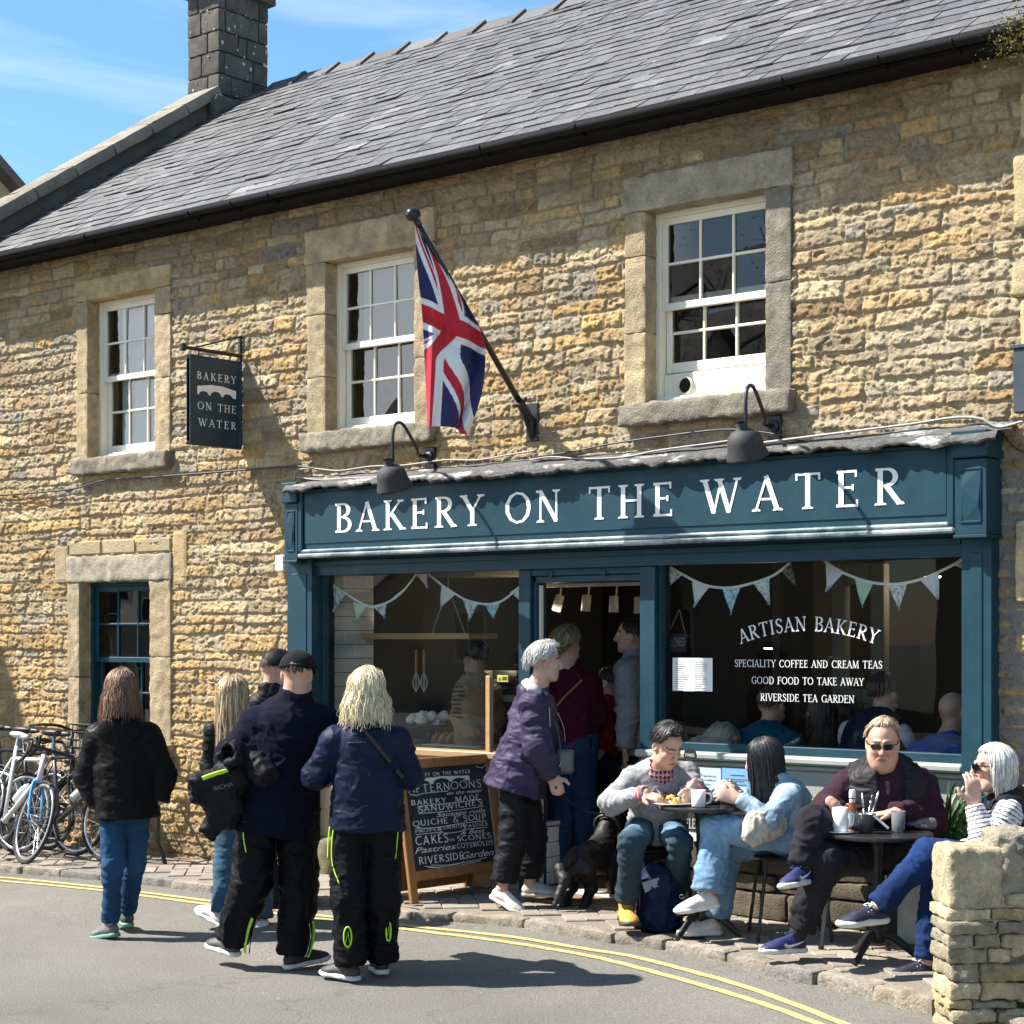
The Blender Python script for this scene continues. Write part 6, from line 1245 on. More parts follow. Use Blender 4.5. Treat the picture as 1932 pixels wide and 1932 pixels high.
# ---- older man in sunglasses
j = J_(9.45); jt = J_(9.63)
J12 = J = dict(head=jt(1665, 1402, -.10), neck=jt(1668, 1452, -.02), shR=jt(1598, 1478, .0), shL=jt(1738, 1476, .02), elR=jt(1554, 1532, -.06), elL=jt(1758, 1545, -.06), wrR=jt(1572, 1518, -.26), wrL=jt(1690, 1532, -.26), hipR=jt(1630, 1600, .05), hipL=jt(1694, 1600, .05), knR=j(1532, 1552, -.22), knL=j(1560, 1620, -.25), anR=j(1508, 1650, -.34), anL=j(1502, 1735, -.12), toeR=j(1480, 1690, -.5), toeL=j(1470, 1790, -.24))
Rr, Ll = nrm(J['wrR']-J['elR']), nrm(J['wrL']-J['elL'])
def quilt(V, c, I): t = (V-I['chest']) @ I['sp']; c[np.mod(t, .055) < .005] *= .5; return c
I12 = person('heavy older man in sunglasses, dark gilet and plum jumper sitting at the right table', J, -AW*.96-RI*.2, s=1.04, male=1, old=1, head=(0, 12, 0), skin=(.60, .335, .245), brow=(.22, .15, .10), neck_r=.070, fat=1.0, eyes=False, blush=.5, res=.006, lip=(.42, .19, .16),
    hands=[(J['wrR'], RI*.6-UP*.7, AW*.8-UP*.3, UP*.6+RI*.6, dict(curl=.6)), (J['wrL'], -RI*.9-UP*.15, -UP, -AW, dict(curl=.5))],
    top=[dict(mat=M_KNIT, name='jumper', col=(.040, .018, .028), ext=.022, hem=.03, wid=(.205, .21, .20, .205), dq=.85, amp=.009, seed=81, belly=1.1, sw=1.08, fold=1.4, collar=.02), dict(mat=M_SHELL, name='gilet', col=(.022, .021, .023), ext=.042, hem=.02, wid=(.21, .215, .20, .21), dq=.86, amp=.014, sleeve=0, seed=82, belly=1.15, collar=.075, extra=lambda T, I: (T.cone(I['chest']+I['sp']*.12+I['fw']*.15, I['pel']+I['sp']*.10+I['fw']*.27, .075, .085, .01, op='s')), paint=quilt)],
    legs=dict(mat=M_KNIT, name='joggers', col=(.024, .023, .027), ext=.008, rk=.063, rc=.054, cuff=.88, w=.92, amp=.012, fold=1.4, seed=83),
    shoes=[(j(1528, 1668, -.22), j(1462, 1682, -.52), dict(col=(.022, .028, .11), sole=(.66, .65, .62), L=.30, up=UP*.75+RI*.2-AW*-.5, thick=.032, lace=(.03, .035, .12), swoosh=(-1, 1))), (j(1520, 1797, -.10), j(1442, 1800, -.24), dict(col=(.020, .026, .105), sole=(.70, .69, .66), L=.30, thick=.030, lace=(.03, .035, .12), swoosh=(-1, 1)))])
for k in 'RL':
    a, b = I12 and J12['an'+k], J12['kn'+k]; MB().tube([a-nrm(b-a)*.03, a+nrm(b-a)*.10], [.044, .052], 12, col=(.035, .035, .04)).build('sock', M_KNIT, I12['P'], smooth=True)
hair_locks(I12['P'], I12['hc'], I12['hl'], I12['hf'], I12['hu'], 1.04, [(.40, .29, .19), (.52, .42, .30), (.30, .21, .14)], n=900, R=(.080, .100, .098), face=66, pend=(36, 74, 112), length=(0, 0, 0), puff=.06, wid=.0052, wave=.010, seed=38, jitter=.014, tip=.1, sweep=.3)
def sunglasses(I, w=.031, big=1.0):
    c, l, f, u, s = I['hc'], I['hl'], I['hf'], I['hu'], I['s']; at = lambda x, y, z: c+(l*x+f*y+u*z)*s; m = MB()
    for sx in (-1, 1):
        p = [(math.copysign(abs(math.cos(a))**.7, math.cos(a))*.029*big, math.copysign(abs(math.sin(a))**.8, math.sin(a))*.0155*big*(.85 if math.sin(a) > 0 else 1.15)) for a in np.linspace(0, 2*math.pi, 18, endpoint=False)]
        m.prism(p, at(sx*w, .0965, .008), nrm(l-f*sx*.28), u, f, 0, .004); m.tube([at(sx*(w+.022), .090, .014), at(sx*.074, .075, .015), at(sx*.080, .0, .012), at(sx*.080, -.02, -.002)], .0028, 6)
    m.tube([at(-.012, .105, .012), at(0, .108, .016), at(.012, .105, .012)], .0028, 6); return m.build('sunglasses', pm('dark_lens', (.006, .006, .007), .08, .05, spec=.8), I['P'])
sunglasses(I12)
# ---- white haired woman at the stone wall
j = J_(8.98)
J13 = J = dict(head=j(1873, 1450), neck=j(1898, 1503, .02), shR=j(1912, 1530, .15), shL=j(1900, 1530, -.13), elL=j(1862, 1612, -.18), elR=j(1900, 1610, .12), wrL=j(1838, 1520, -.12), wrR=j(1815, 1604, .10), hipL=j(1893, 1625, -.09), hipR=j(1900, 1625, .09), knL=j(1752, 1612, -.06), knR=j(1770, 1632, .10), anL=j(1676, 1728, -.08), anR=j(1722, 1806, .04), toeL=j(1600, 1752, -.1), toeR=j(1690, 1845, .02))
def stripes(V, c, I):
    co, d, w = segcoord(V, [(I['pel'], I['chest']+I['sp']*.1), (J13['shL'], J13['elL']), (J13['elL'], J13['wrL']), (J13['shR'], J13['elR']), (J13['elR'], J13['wrR'])])
    m = np.mod(co, .021) < .0062; c = np.tile(np.array([.72, .69, .69]), (len(V), 1)); c[m] = (.030, .028, .045); return c
I13 = person('white haired woman in sunglasses, striped top and dark gilet with hand to her mouth', J, -RI, s=.98, old=1, head=(4, -2, 0), skin=(.56, .33, .25), eyes=False, res=.006, brow=(.3, .25, .2), lip=(.45, .17, .15),
    hands=[(J['wrL'], UP*.98-RI*.05, -RI*.2+AW*.9, -RI*.9, dict(curl=.55, thumb=.3)), (J['wrR'], -RI*.95-UP*.12, -UP, -AW, dict(curl=.3))],
    top=[dict(mat=M_KNIT, name='striped_top', col=(.7, .7, .7), ext=.016, hem=.04, amp=.007, res=.006, seed=91, paint=stripes, bust=.9, sw=1.08), dict(mat=M_SHELL, name='gilet', col=(.012, .012, .020), ext=.036, hem=.06, amp=.010, sleeve=0, seed=92, collar=.07, bust=.9, paint=quilt)],
    legs=dict(mat=M_DENIM, col=(.010, .026, .085), ext=.006, rk=.064, rc=.052, cuff=.97, amp=.008, fold=1.3, seed=93, paint=denim(None, [J['knL']], .5, .14)),
    shoes=[(j(1676, 1742, -.07), j(1578, 1752, -.16), dict(col=(.014, .018, .036), sole=(.66, .65, .60), L=.285, thick=.040, lace=(.6, .62, .64))), (j(1768, 1846, .06), j(1680, 1852, .0), dict(col=(.014, .018, .036), sole=(.50, .50, .50), L=.28, thick=.034, lace=(.6, .68, .72)))])
hair_locks(I13['P'], I13['hc'], I13['hl'], I13['hf'], I13['hu'], .98, [(.66, .645, .58), (.76, .745, .68), (.54, .525, .47), (.40, .39, .35)], n=2100, pend=(42, 92, 106), length=(.02, .115, .115), puff=.10, gather=.35, wid=.0037, wave=.003, seed=39, fly=0.25, face=66, jitter=.004)
sunglasses(I13, big=1.05)
# ================================================================== things on the wall
M_IRON = pm('black_iron', (.012, .012, .013), .45, .25, 10, .3, 60)
M_POLE = pm('pole_black', (.010, .010, .011), .22, .1, 10)
# hanging sign
SX = float(onY(457.5, 660)[0])-.0; yo = float(onX(355, 700, SX)[1]); yi = float(onX(453, 700, SX)[1]); zt = float(onX(355, 668, SX)[2]); zb = float(onX(355, 838, SX)[2])
hs = thing('hanging_sign', 'dark blue painted bakery sign hanging from an iron bracket on the wall', 'sign', (SX, 0, zb))
b = MB(); b.box(SX-.018, SX+.018, yo, yi, zb, zt, .004)
for (y0, y1, z0, z1) in ((yo, yi, zb, zb+.02), (yo, yi, zt-.02, zt), (yo, yo+.02, zb+.02, zt-.02), (yi-.02, yi, zb+.02, zt-.02)): b.box(SX-.022, SX+.022, y0, y1, z0, z1, .003)
bo = b.build('board', pm('sign_blue', (.013, .040, .060), .4, .06, 5), hs)
t = MB(); wd_ = yi-yo; H_ = zt-zb
for s, a0, a1, zz, h in (('BAKERY', .13, .88, .735, .085), ('ON THE', .14, .88, .40, .085), ('WATER', .16, .88, .215, .085)): put_text(t, s, (SX+.0195, yo+wd_*a0, zb+H_*zz), (0, 1, 0), (0, 0, 1), (1, 0, 0), H_*h, wd_*(a1-a0), track=.30 if s != 'ON THE' else .22, th=.12, tn=.065)
q = [(0, .0), (.03, .0)]+[(.03+.09*(1-math.cos(a)), .035*math.sin(a)) for a in np.linspace(.2, math.pi-.1, 7)]+[(.225, 0)]+[(.235+.10*(1-math.cos(a)), .045*math.sin(a)) for a in np.linspace(.1, math.pi-.1, 7)]+[(.45, 0)]+[(.46+.09*(1-math.cos(a)), .035*math.sin(a)) for a in np.linspace(.1, math.pi-.2, 7)]+[(.67, 0), (.70, 0), (.70, .075), (.45, .10), (.25, .10), (0, .075)]
t.prism([(a*wd_/.70*.745, b_*.8) for a, b_ in q], (SX+.0195, yo+wd_*.135, zb+H_*.565), (0, 1, 0), (0, 0, 1), (1, 0, 0), .001, .002)
t.build('lettering', pm('sign_cream', (.88, .86, .80), .5), bo)
b = MB(); z1 = float(onX(345, 650, SX)[2]); yE = float(onX(345, 655, SX)[1]); zs_ = float(onY(458, 634)[2])
b.box(SX-.014, SX+.014, -.035, -.015, zb+.02, zs_, .003); b.box(SX-.010, SX+.010, yE, -.03, z1-.03, z1-.005, .003); b.box(SX-.006, SX+.006, yE+.05, -.10, z1-.075, z1-.062, .002)
b.tube([(SX, yE+.12, z1-.005), (SX, -.03, zs_-.01)], .006, 6); b.box(SX-.018, SX+.018, yE-.02, yE+.02, z1-.045, z1+.01, .005)
for yy in (yo+wd_*.2, yo+wd_*.8): b.tube([(SX, yy, z1-.02), (SX, yy, zt)], .006, 6)
b.build('bracket', M_IRON, hs)
# gooseneck lamps
for k, (mx_, my_, sx_, sy_, lab) in enumerate(((815, 862, 741, 905, 'black gooseneck lamp over the left end of the fascia'), (1465, 805, 1407, 842, 'black gooseneck lamp over the right end of the fascia'))):
    m = onY(mx_, my_, 0); x = float(m[0]); z = float(m[2]); ys = -.58; q_ = onY(sx_, sy_, ys); zs_ = float(q_[2]); L = .58; dx_ = float(q_[0])-x
    g = thing('gooseneck_lamp', lab, 'lamp', (x, 0, z))
    b = MB(); b.box(x-.045, x+.045, -.03, .0, z-.085, z+.065, .006); b.lathe([(0, .0), (.035, .0), (.035, .012), (.02, .02), (.016, .05)], (x, -.03, z), 18, np.array([[1, 0, 0], [0, 0, 1], [0, -1, 0]])); b.build('wall_plate', M_IRON, g, smooth=False)
    tp = V3(x+dx_, ys, zs_+.135); b = MB()
    b.tube(spline([(x, -.03, z), (x, -.14, z+.0), (x+dx_*.35, -.22, z+.03), (x+dx_*.62, -L*.62, z+.13), (x+dx_*.80, -L*.80, z+.18), (x+dx_*.95, -L*.95, z+.155), (x+dx_, -L*1.0, z+.08), tuple(tp-V3(0, 0, .02))], 6), .0115, 8); b.build('arm', M_IRON, g, smooth=True)
    ax = np.array([nrm((1, 0, 0)), nrm((0, .93, .36)), nrm((0, -.36, .93))])
    b = MB(); pr = [(.030, .145), (.032, .105), (.060, .095), (.088, .070), (.100, .035), (.104, .0), (.118, -.045), (.121, -.062), (.115, -.062), (.098, .0), (.085, .06), (.03, .09)]
    b.lathe(pr, (x+dx_, ys-.0, zs_-.005), 28, ax); sh_ = b.build('shade', pm('lamp_grey', (.028, .028, .030), .75, .15, 12, .2, 60, wear=((.07, .045, .03), 9, .62, .75)), g, smooth=True)
    b = MB(); b.ell(V3(x+dx_, ys, zs_-.005)+ax[2]*-.02, (.03, .03, .045), nu=12, nv=8); b.build('bulb', pm('bulb_glass', (.7, .68, .6), .2), sh_, smooth=True)
    b = MB(); b.tube(spline([(x+.0, -.02, z-.05), (x-.06, -.03, z-.13), (x-.2, -.03, z-.10), (x-.32, -.02, z-.14)] if k == 0 else [(x, -.02, z-.06), (x+.05, -.03, z-.10), (x+.25, -.03, z-.075)], 6), .005, 5); b.build('cord', pm('cream_cable', (.42, .40, .34), .5), g)
# flagpole and flag
pb = onY(1003, 795, -.02); PXw = float(pb[0]); tip = onX(779, 405, PXw); base = V3(PXw, -.03, pb[2]); pv_ = nrm(tip-base)
fp = thing('flagpole', 'black flagpole with ball finial slanting out from the wall', 'flagpole', tuple(base))
MB().tube([base-pv_*.0, base+pv_*.45, tip-pv_*.05], [.022, .020, .015], 10).build('pole', M_POLE, fp, smooth=True)
b = MB(); b.ell(tip, (.048, .048, .042), nu=18, nv=12); b.tube([tip-pv_*.08, tip-pv_*.03], .022, 10); b.build('finial', M_POLE, fp, smooth=True)
b = MB(); b.box(PXw-.05, PXw+.05, -.02, .0, base[2]-.13, base[2]+.12, .005); b.tube([base-V3(0, -.01, .10), base+pv_*.02], .026, 8); b.tube([base-pv_*.02, base+pv_*.16], .031, 10); b.obox(base+pv_*.16, np.array([[1, 0, 0], pv_, np.cross((1, 0, 0), pv_)]), (.04, .014, .04), .005)
b.tube([V3(PXw, -.012, base[2]-.12), base+pv_*.12+V3(0, 0, -.03)], .012, 6); b.build('bracket', M_IRON, fp)
def flagD(x, y):                                                # depth of the pole's vertical plane under a pixel
    return depth(onX(x, y, PXw))
E0 = spline([(783, 424), (787, 505), (795, 590), (800, 690), (805, 806)], 10); E1 = spline([(842, 512), (874, 566), (914, 642), (912, 735), (884, 822)], 10)
Em = spline([(812, 470), (838, 530), (856, 615), (856, 712), (843, 806)], 10)
ns, nt_ = 130, 210; tt = np.linspace(0, 1, nt_); fi = tt*(len(E0)-1)
def samp(E): i = np.clip(fi.astype(int), 0, len(E)-2); w_ = (fi-i)[:, None]; return E[i]*(1-w_)+E[i+1]*w_
A0, Am, A1 = samp(E0), samp(Em), samp(E1); ss = np.linspace(0, 1, ns)
G = np.zeros((nt_, ns, 3)); CG = np.zeros((nt_, ns, 3))
for j_, s_ in enumerate(ss):
    w0, w1, w2 = 2*(s_-.5)*(s_-1), 4*s_*(1-s_), 2*s_*(s_-.5); q = A0*w0+Am*w1+A1*w2
    for i in range(nt_):
        t_ = tt[i]; ripple = .10*t_**.6*abs(math.sin(s_*5.2+t_*1.3+.3))-.05*t_+.045*math.sin(s_*15+t_*3.4)*t_**.8
        x, y = q[i]; px_ = .0
        d0 = flagD(779+(1003-779)*min(s_*.30, 1), y) ; d0 = depth(tip)*(1-s_*.28)+depth(base)*s_*.28
        G[i, j_] = atD(x+9*math.sin(s_*9.5+t_*2.6)*t_*min(1, 4*s_*(1-s_)+.25), y, d0+ripple+.02+.05*math.exp(-((tt[i]+.10*(s_-.5)-.56-.25*(s_-.4))/.05)**2))
def jack(u, v):                                                 # u along the fly 0..60, v up the hoist 0..30
    x, y = u*60-30, v*30-15; c = (.018, .018, .095); W_, R_ = (.80, .80, .82), (.50, .012, .030)
    ds = [((y-sg*x*.5)/math.sqrt(1.25)) for sg in (1, -1)]
    if min(abs(q) for q in ds) < 3: c = W_
    for q in ds:
        if (-2 < q < 0 if x < 0 else 0 < q < 2): c = R_
    if abs(x) < 5 or abs(y) < 5: c = W_
    if abs(x) < 3 or abs(y) < 3: c = R_
    return c
for i in range(nt_):
    for j_ in range(ns): w_ = float(sstep(.47, .68, tt[i]+.10*(ss[j_]-.5))); CG[i, j_] = jack(tt[i], 1-np.clip(ss[j_]*(1-w_)+w_*(.47+.53*ss[j_]), 0, 1))
fm = pm('flag_cloth', (1, 1, 1), .8, .04, 12, .2, 300, attr=True, sheen=.1)
fl_ = MB(); fl_.grid(G, CG.reshape(-1, 3)); fl_ = fl_.build('flag', fm, None, smooth=True, loc=tip); tag(fl_, 'union jack flag draped from the slanting black pole', 'flag')
# cables along the wall, junction box, dark board at the frame edge, moss in the gutter
M_CAB = pm('cable_grey', (.30, .29, .26), .5, .2, 8); M_CABK = pm('cable_black', (.03, .03, .03), .5)
def cable(pts, r, m, lab): o = MB().tube(spline([onY(x, y, -.045) for x, y in pts], 6), r, 6).build('cable', m, None, smooth=True, loc=onY(*pts[0], -.045)); tag(o, lab, 'cable'); return o
cable([(-20, 936), (60, 930), (140, 922), (200, 906), (290, 900), (380, 893), (470, 886), (560, 880), (600, 886)], .0075, M_CABK, 'dark cable sagging across the wall left of the fascia')
cable([(556, 905), (560, 888), (590, 884), (640, 888), (700, 880), (760, 878), (840, 868), (900, 868), (960, 858), (1010, 850)], .006, M_CAB, 'pale cable looping over the left end of the fascia')
cable([(560, 900), (600, 905), (660, 902), (730, 900)], .006, M_CAB, 'short pale cable above the letter B of the fascia')
cable([(1000, 868), (1040, 862), (1100, 866), (1180, 862), (1240, 850), (1330, 838), (1400, 828)], .006, M_CAB, 'pale cable wandering above the middle of the fascia')
cable([(1010, 862), (1080, 852), (1150, 838), (1260, 822), (1380, 810), (1480, 822)], .006, M_CABK, 'dark cable under the right upper window sill')
cable([(1390, 842), (1480, 830), (1600, 815), (1720, 800), (1800, 788), (1850, 790), (1884, 806), (1932, 795), (1990, 790)], .008, M_CAB, 'thick pale cable above the right end of the fascia')
cable([(1880, 806), (1900, 830), (1925, 850), (1970, 858)], .005, M_CABK, 'thin black cable drooping by the right corner')
p = onY(534, 1063, -.02); b = MB(); b.box(p[0]-.045, p[0]+.045, -.06, -.01, p[2]-.06, p[2]+.06, .008); jb = b.build('junction_box', M_WHITE, None, loc=(p[0], 0, p[2])); tag(jb, 'small white junction box on the wall beside the shopfront', 'box')
p0, p1 = onY(1917, 660, -.05), onY(1950, 778, -.05); b = MB(); b.box(p0[0], p0[0]+.35, -.09, -.02, p1[2], p0[2], .006); b.box(p0[0]-.012, p0[0]+.362, -.10, -.015, p0[2], p0[2]+.02, .003); nb = b.build('wall_sign', pm('slate_blue', (.035, .05, .065), .5, .1), None, loc=(p0[0], 0, p1[2])); tag(nb, 'slate blue board on the wall at the right edge', 'sign')
mo_ = MB(); r = np.random.default_rng(5); c0 = onY(1928, 52, -.30)
for _ in range(1500):
    a = r.normal(0, 1, 3)*[.085, .05, .05]; a[2] -= abs(a[0])*.2+ (r.random() < .3)*r.uniform(0, .12); c = c0+a; q = nrm(r.normal(0, 1, 3)); w = nrm(np.cross(q, r.normal(0, 1, 3))); l_ = r.uniform(.008, .02)
    mo_.add([c-w*l_*.35, c+q*l_-w*.0, c+w*l_*.35], [(0, 1, 2)], V3(.16, .15, .035)*r.uniform(.4, 1.3))
ms = mo_.build('moss_clump', pm('moss', (1, 1, 1), .9, .1, 5, attr=True), None, loc=c0); tag(ms, 'yellow green moss clump spilling from the gutter end', 'moss')

# ================================================================== in the shop windows
M_PAPER = pm('paper', (.78, .78, .75), .7, .03, 8); M_TXT = pm('window_letter', (.70, .70, .68), .5, .02); M_INK = pm('ink', (.05, .05, .06), .7)
def bunting(name_lab, swags, Yb, cols):
    B = thing('bunting', name_lab, 'bunting', tuple(onY(*swags[0][0], Yb)))
    P = []
    for sw in swags: P.append(spline([onY(x, y, Yb) for x, y in sw], 8))
    for s in P: MB().tube(s, .008, 6, flat=.4).build('string', pm('white_tape', (.85, .85, .82), .8), B)
    return B
def pennant(B, quad, Yb, col, pat=0):
    (xa, ya), (xb, yb), (xt, yt) = quad; a, b_, t_ = onY(xa, ya, Yb), onY(xb, yb, Yb), onY(xt, yt, Yb)
    n = 14; V, C, F = [], [], []
    g = []
    for i in range(n+1):
        row = []
        for j in range(n+1):
            u, v = j/n, i/n; q = (a*(1-u)+b_*u)*(1-v)+t_*v; q = q+V3(0, .012*math.sin(u*5+v*3+xa)*v, 0); row.append(q)
        g.append(row)
    g = np.array(g); c = np.tile(np.asarray(col, float), (n+1, n+1, 1))
    if pat: c = c*np.where(fbm(g*[90, 90, 90], 2, int(xa))[..., None] > .54, [.45, .5, .55] if pat == 1 else [.25, .22, .22], 1)
    MB().grid(g, c.reshape(-1, 3)).build('pennant', pm('bunting_cloth', (1, 1, 1), .85, .05, 30, attr=True), B, smooth=True)
YB = .10
Bl = bunting('pastel bunting strung in the left shop window', [[(607, 1088), (645, 1115), (690, 1142), (715, 1143), (750, 1125), (773, 1100), (785, 1083)], [(808, 1083), (840, 1108), (880, 1132), (920, 1140), (950, 1132), (990, 1098)]], YB, None)
WH, LIL, SAGE_, BLU, GRYP, PNK = (.85, .85, .82), (.80, .74, .84), (.55, .72, .53), (.52, .78, .90), (.74, .74, .70), (.85, .62, .62)
for q, c, p in ((((628, 1105), (652, 1120), (629, 1155)), WH, 1), (((666, 1136), (692, 1143), (672, 1175)), SAGE_, 0), (((703, 1143), (730, 1136), (726, 1168)), LIL, 1), (((738, 1130), (768, 1106), (752, 1125)), WH, 1), (((785, 1083), (806, 1083), (806, 1110)), PNK, 0), (((833, 1104), (858, 1122), (831, 1148)), GRYP, 0), (((873, 1130), (902, 1139), (885, 1172)), WH, 1), (((914, 1140), (944, 1133), (932, 1168)), BLU, 1), (((962, 1118), (992, 1098), (988, 1140)), WH, 1)): pennant(Bl, q, YB, c, p)
Br = bunting('pastel bunting strung across the right shop window', [[(1258, 1066), (1290, 1085), (1330, 1104), (1375, 1109), (1420, 1100), (1460, 1085), (1490, 1062)], [(1555, 1058), (1590, 1080), (1640, 1098), (1690, 1102), (1740, 1092), (1790, 1070), (1820, 1052)]], YB, None)
for q, c, p in ((((1259, 1067), (1288, 1083), (1261, 1108)), WH, 1), (((1306, 1093), (1340, 1106), (1309, 1146)), GRYP, 0), (((1362, 1108), (1398, 1106), (1379, 1160)), BLU, 1), (((1420, 1099), (1452, 1088), (1451, 1142)), WH, 1), (((1472, 1076), (1492, 1058), (1502, 1106)), (.25, .25, .25), 2), (((1558, 1060), (1592, 1081), (1558, 1117)), LIL, 0), (((1612, 1089), (1648, 1099), (1627, 1147)), SAGE_, 0), (((1675, 1102), (1712, 1098), (1697, 1152)), WH, 1), (((1735, 1093), (1772, 1077), (1770, 1132)), LIL, 0), (((1798, 1066), (1820, 1052), (1821, 1075)), WH, 1)): pennant(Br, q, YB, c, p)
# lettering on the right-hand glass (part of that window)
t = MB(); gy = GY-.002
def wline(s, x0, x1, yb, h, track=.08): p0, p1 = onY(x0, yb, gy), onY(x1, yb, gy); put_text(t, s, (p0[0], gy, p0[2]), (1, 0, 0), (0, 0, 1), (0, -1, 0), h, p1[0]-p0[0], track=track, th=.13, tn=.07)
wline('SPECIALITY COFFEE AND CREAM TEAS', 1386, 1665, 1258, .044); wline('GOOD FOOD TO TAKE AWAY', 1418, 1630, 1290, .044); wline('RIVERSIDE TEA GARDEN', 1435, 1612, 1322, .044)
p0, p1 = onY(1396, 1194, gy), onY(1655, 1194, gy); put_text(t, 'ARTISAN BAKERY', (p0[0], gy, p0[2]+.01), (1, 0, 0), (0, 0, 1), (0, -1, 0), .085, p1[0]-p0[0], track=.12, curve=1.35, th=.13, tn=.065)
t.build('lettering', M_TXT, swR)
# menu sheet and closed sign
p0, p1 = onY(1268, 1241, .04), onY(1343, 1305, .04); b = MB(); b.box(p0[0], p1[0], .046, .049, p1[2], p0[2]); sh_ = b.build('menu_sheet', M_PAPER, None, loc=(p0[0], .05, p1[2])); tag(sh_, 'white printed menu sheet taped inside the right shop window', 'paper')
b = MB(); r = random.Random(4)
for c_ in range(2):
    for i in range(14): x = p0[0]+.02+c_*(p1[0]-p0[0])*.48; z = p0[2]-.025-i*.0135; b.box(x, x+r.uniform(.05, .105), .044, .0455, z, z+.003)
b.build('print', pm('grey_ink', (.3, .3, .31), .7), sh_)
cs_ = onY(1279, 1213, .13); b = MB(); b.box(cs_[0]-.085, cs_[0]+.065, .125, .14, cs_[2]-.06, cs_[2]+.06, .004); o = b.build('closed_sign', pm('dark_board', (.035, .03, .025), .6), None, loc=cs_); tag(o, 'small dark closed sign hanging on strings behind the glass', 'sign')
b = MB(); put_font(b, 'CLOSED', (cs_[0]-.078, .1245, cs_[2]-.025), V3(1, 0, .06), (0, 0, 1), (0, -1, 0), .055, .135); b.build('lettering', pm('chalk_grey', (.30, .29, .26), .8), o)
b = MB(); tp = onY(1282, 1150, .13); b.tube([cs_+V3(-.07, 0, .06), tp], .003, 5); b.tube([cs_+V3(.055, 0, .06), tp], .003, 5); b.build('string', pm('twine', (.30, .22, .15), .9), o)
# left window: hanging rack, utensils
M_OAK = pm('oak', (.46, .27, .11), .5, .18, 5, .25, 60, st=(1, 8, 8)); M_ROPE = pm('rope', (.42, .38, .31), .9)
ry = .55; ra = onY(632, 1193, ry); rb = onY(912, 1208, ry); ra[2] = rb[2] = (ra[2]+rb[2])/2
rk = thing('hanging_rack', 'oak utensil rack hanging on ropes in the left shop window', 'rack', tuple(ra))
b = MB(); b.box(ra[0], rb[0], ry-.16, ry+.16, ra[2]-.022, ra[2]+.022, .004); b.build('shelf', M_OAK, rk)
for x, n_ in ((ra[0]+.02, 'a'), (rb[0]-.42, 'b')):
    b = MB(); 
    for q in range(9): b.tube(spline([(x+q*.034*(1 if n_ == 'a' else 1.15), ry-.125, ra[2]), (x+q*.034+.012, ry-.14, ra[2]-.022), (x+q*.034+.024, ry-.125, ra[2]-.004)], 3), .005, 5)
    b.build('hook_rail', M_IRON, rk)
for x in (ra[0]+.22, rb[0]-.33):
    b = MB(); b.tube([(x-.16, ry, ra[2]+.01), (x, ry, ra[2]+.36), (x+.16, ry, ra[2]+.01)], .005, 5); b.tube([(x, ry, ra[2]+.36), (x, ry, IZ1)], .005, 5); b.build('rope', M_ROPE, rk)
for x in (785, 800):
    p = onY(x, 1225, ry-.1); b = MB(); b.tube([p, p-V3(0, 0, .16)], [.008, .010], 6, col=(.40, .25, .10))
    for q in range(6): a = q*math.pi/3; b.tube(spline([p-V3(0, 0, .16), p+V3(.028*math.cos(a), .028*math.sin(a), -.24), p-V3(0, 0, .31)], 4), .003, 4, col=(.6, .58, .54))
    o = b.build('whisk', pm('utensil', (1, 1, 1), .4, attr=True), None, loc=p, smooth=True); tag(o, 'wooden handled whisk hanging under the oak rack', 'whisk', 'whisks under the rack')
# shelves with cups and teapots, coffee machine
M_CHINA = pm('china', (.66, .64, .58), .35, .05)
sf = thing('wall_shelf', 'dark wall shelf carrying teacups at the back of the shop', 'shelf', tuple(onY(760, 1190, 2.2)))
z0 = float(onY(760, 1180, 2.2)[2]); xa, xb = float(onY(715, 1180, 2.2)[0]), float(onY(940, 1180, 2.2)[0])
b = MB(); b.box(xa, xb, 2.1, 2.4, z0-.03, z0, .004); b.build('board', pm('shelf_grey', (.10, .10, .095), .6), sf); b = MB(); b.box(xa, xb, 2.12, 2.4, z0+.30, z0+.33, .004); b.build('board', pm('shelf_grey', (.1, .1, .095)), sf); b = MB(); b.box(xa-.03, xa, 2.1, 2.4, z0-.8, z0+.4, .003); b.box(xb, xb+.03, 2.1, 2.4, z0-.8, z0+.4, .003); b.build('side', pm('shelf_grey', (.1, .1, .095)), sf)
for i in range(6):
    c = V3(xa+.2+i*.21, 2.22, z0); b = MB(); b.lathe([(0, .002), (.04, .002), (.062, .03), (.07, .075), (.066, .075), (.05, .02), (0, .012)], c, 18); b.tube(spline([c+V3(.065, 0, .06), c+V3(.10, 0, .05), c+V3(.09, 0, .02), c+V3(.06, 0, .02)], 4), .006, 5)
    o = b.build('teacup', M_CHINA, None, loc=c, smooth=True); tag(o, 'white teacup standing in the row on the dark back shelf', 'cup', 'teacups on the back shelf')
ct = thing('counter', 'dark counter behind the left shop window', 'counter', (-8.3, 1.4, IZ0)); b = MB(); b.box(-9.2, -7.55, 1.2, 1.8, IZ0, 1.02, .005); b.build('base', M_DARKIN, ct); b = MB(); b.box(-9.25, -7.5, 1.15, 1.85, 1.022, 1.06, .005); b.build('worktop', pm('dark_wood', (.05, .04, .03), .4), ct)
cm = thing('coffee_machine', 'black coffee machine with cups on top on the counter', 'coffee machine', (-8.75, 1.5, 1.06)); b = MB(); b.box(-9.1, -8.35, 1.3, 1.75, 1.10, 1.45, .03); b.box(-9.05, -8.4, 1.25, 1.5, 1.06, 1.10, .01); b.build('body', M_IRON, cm); b = MB(); b.box(-9.08, -8.37, 1.285, 1.297, 1.30, 1.36, .003)
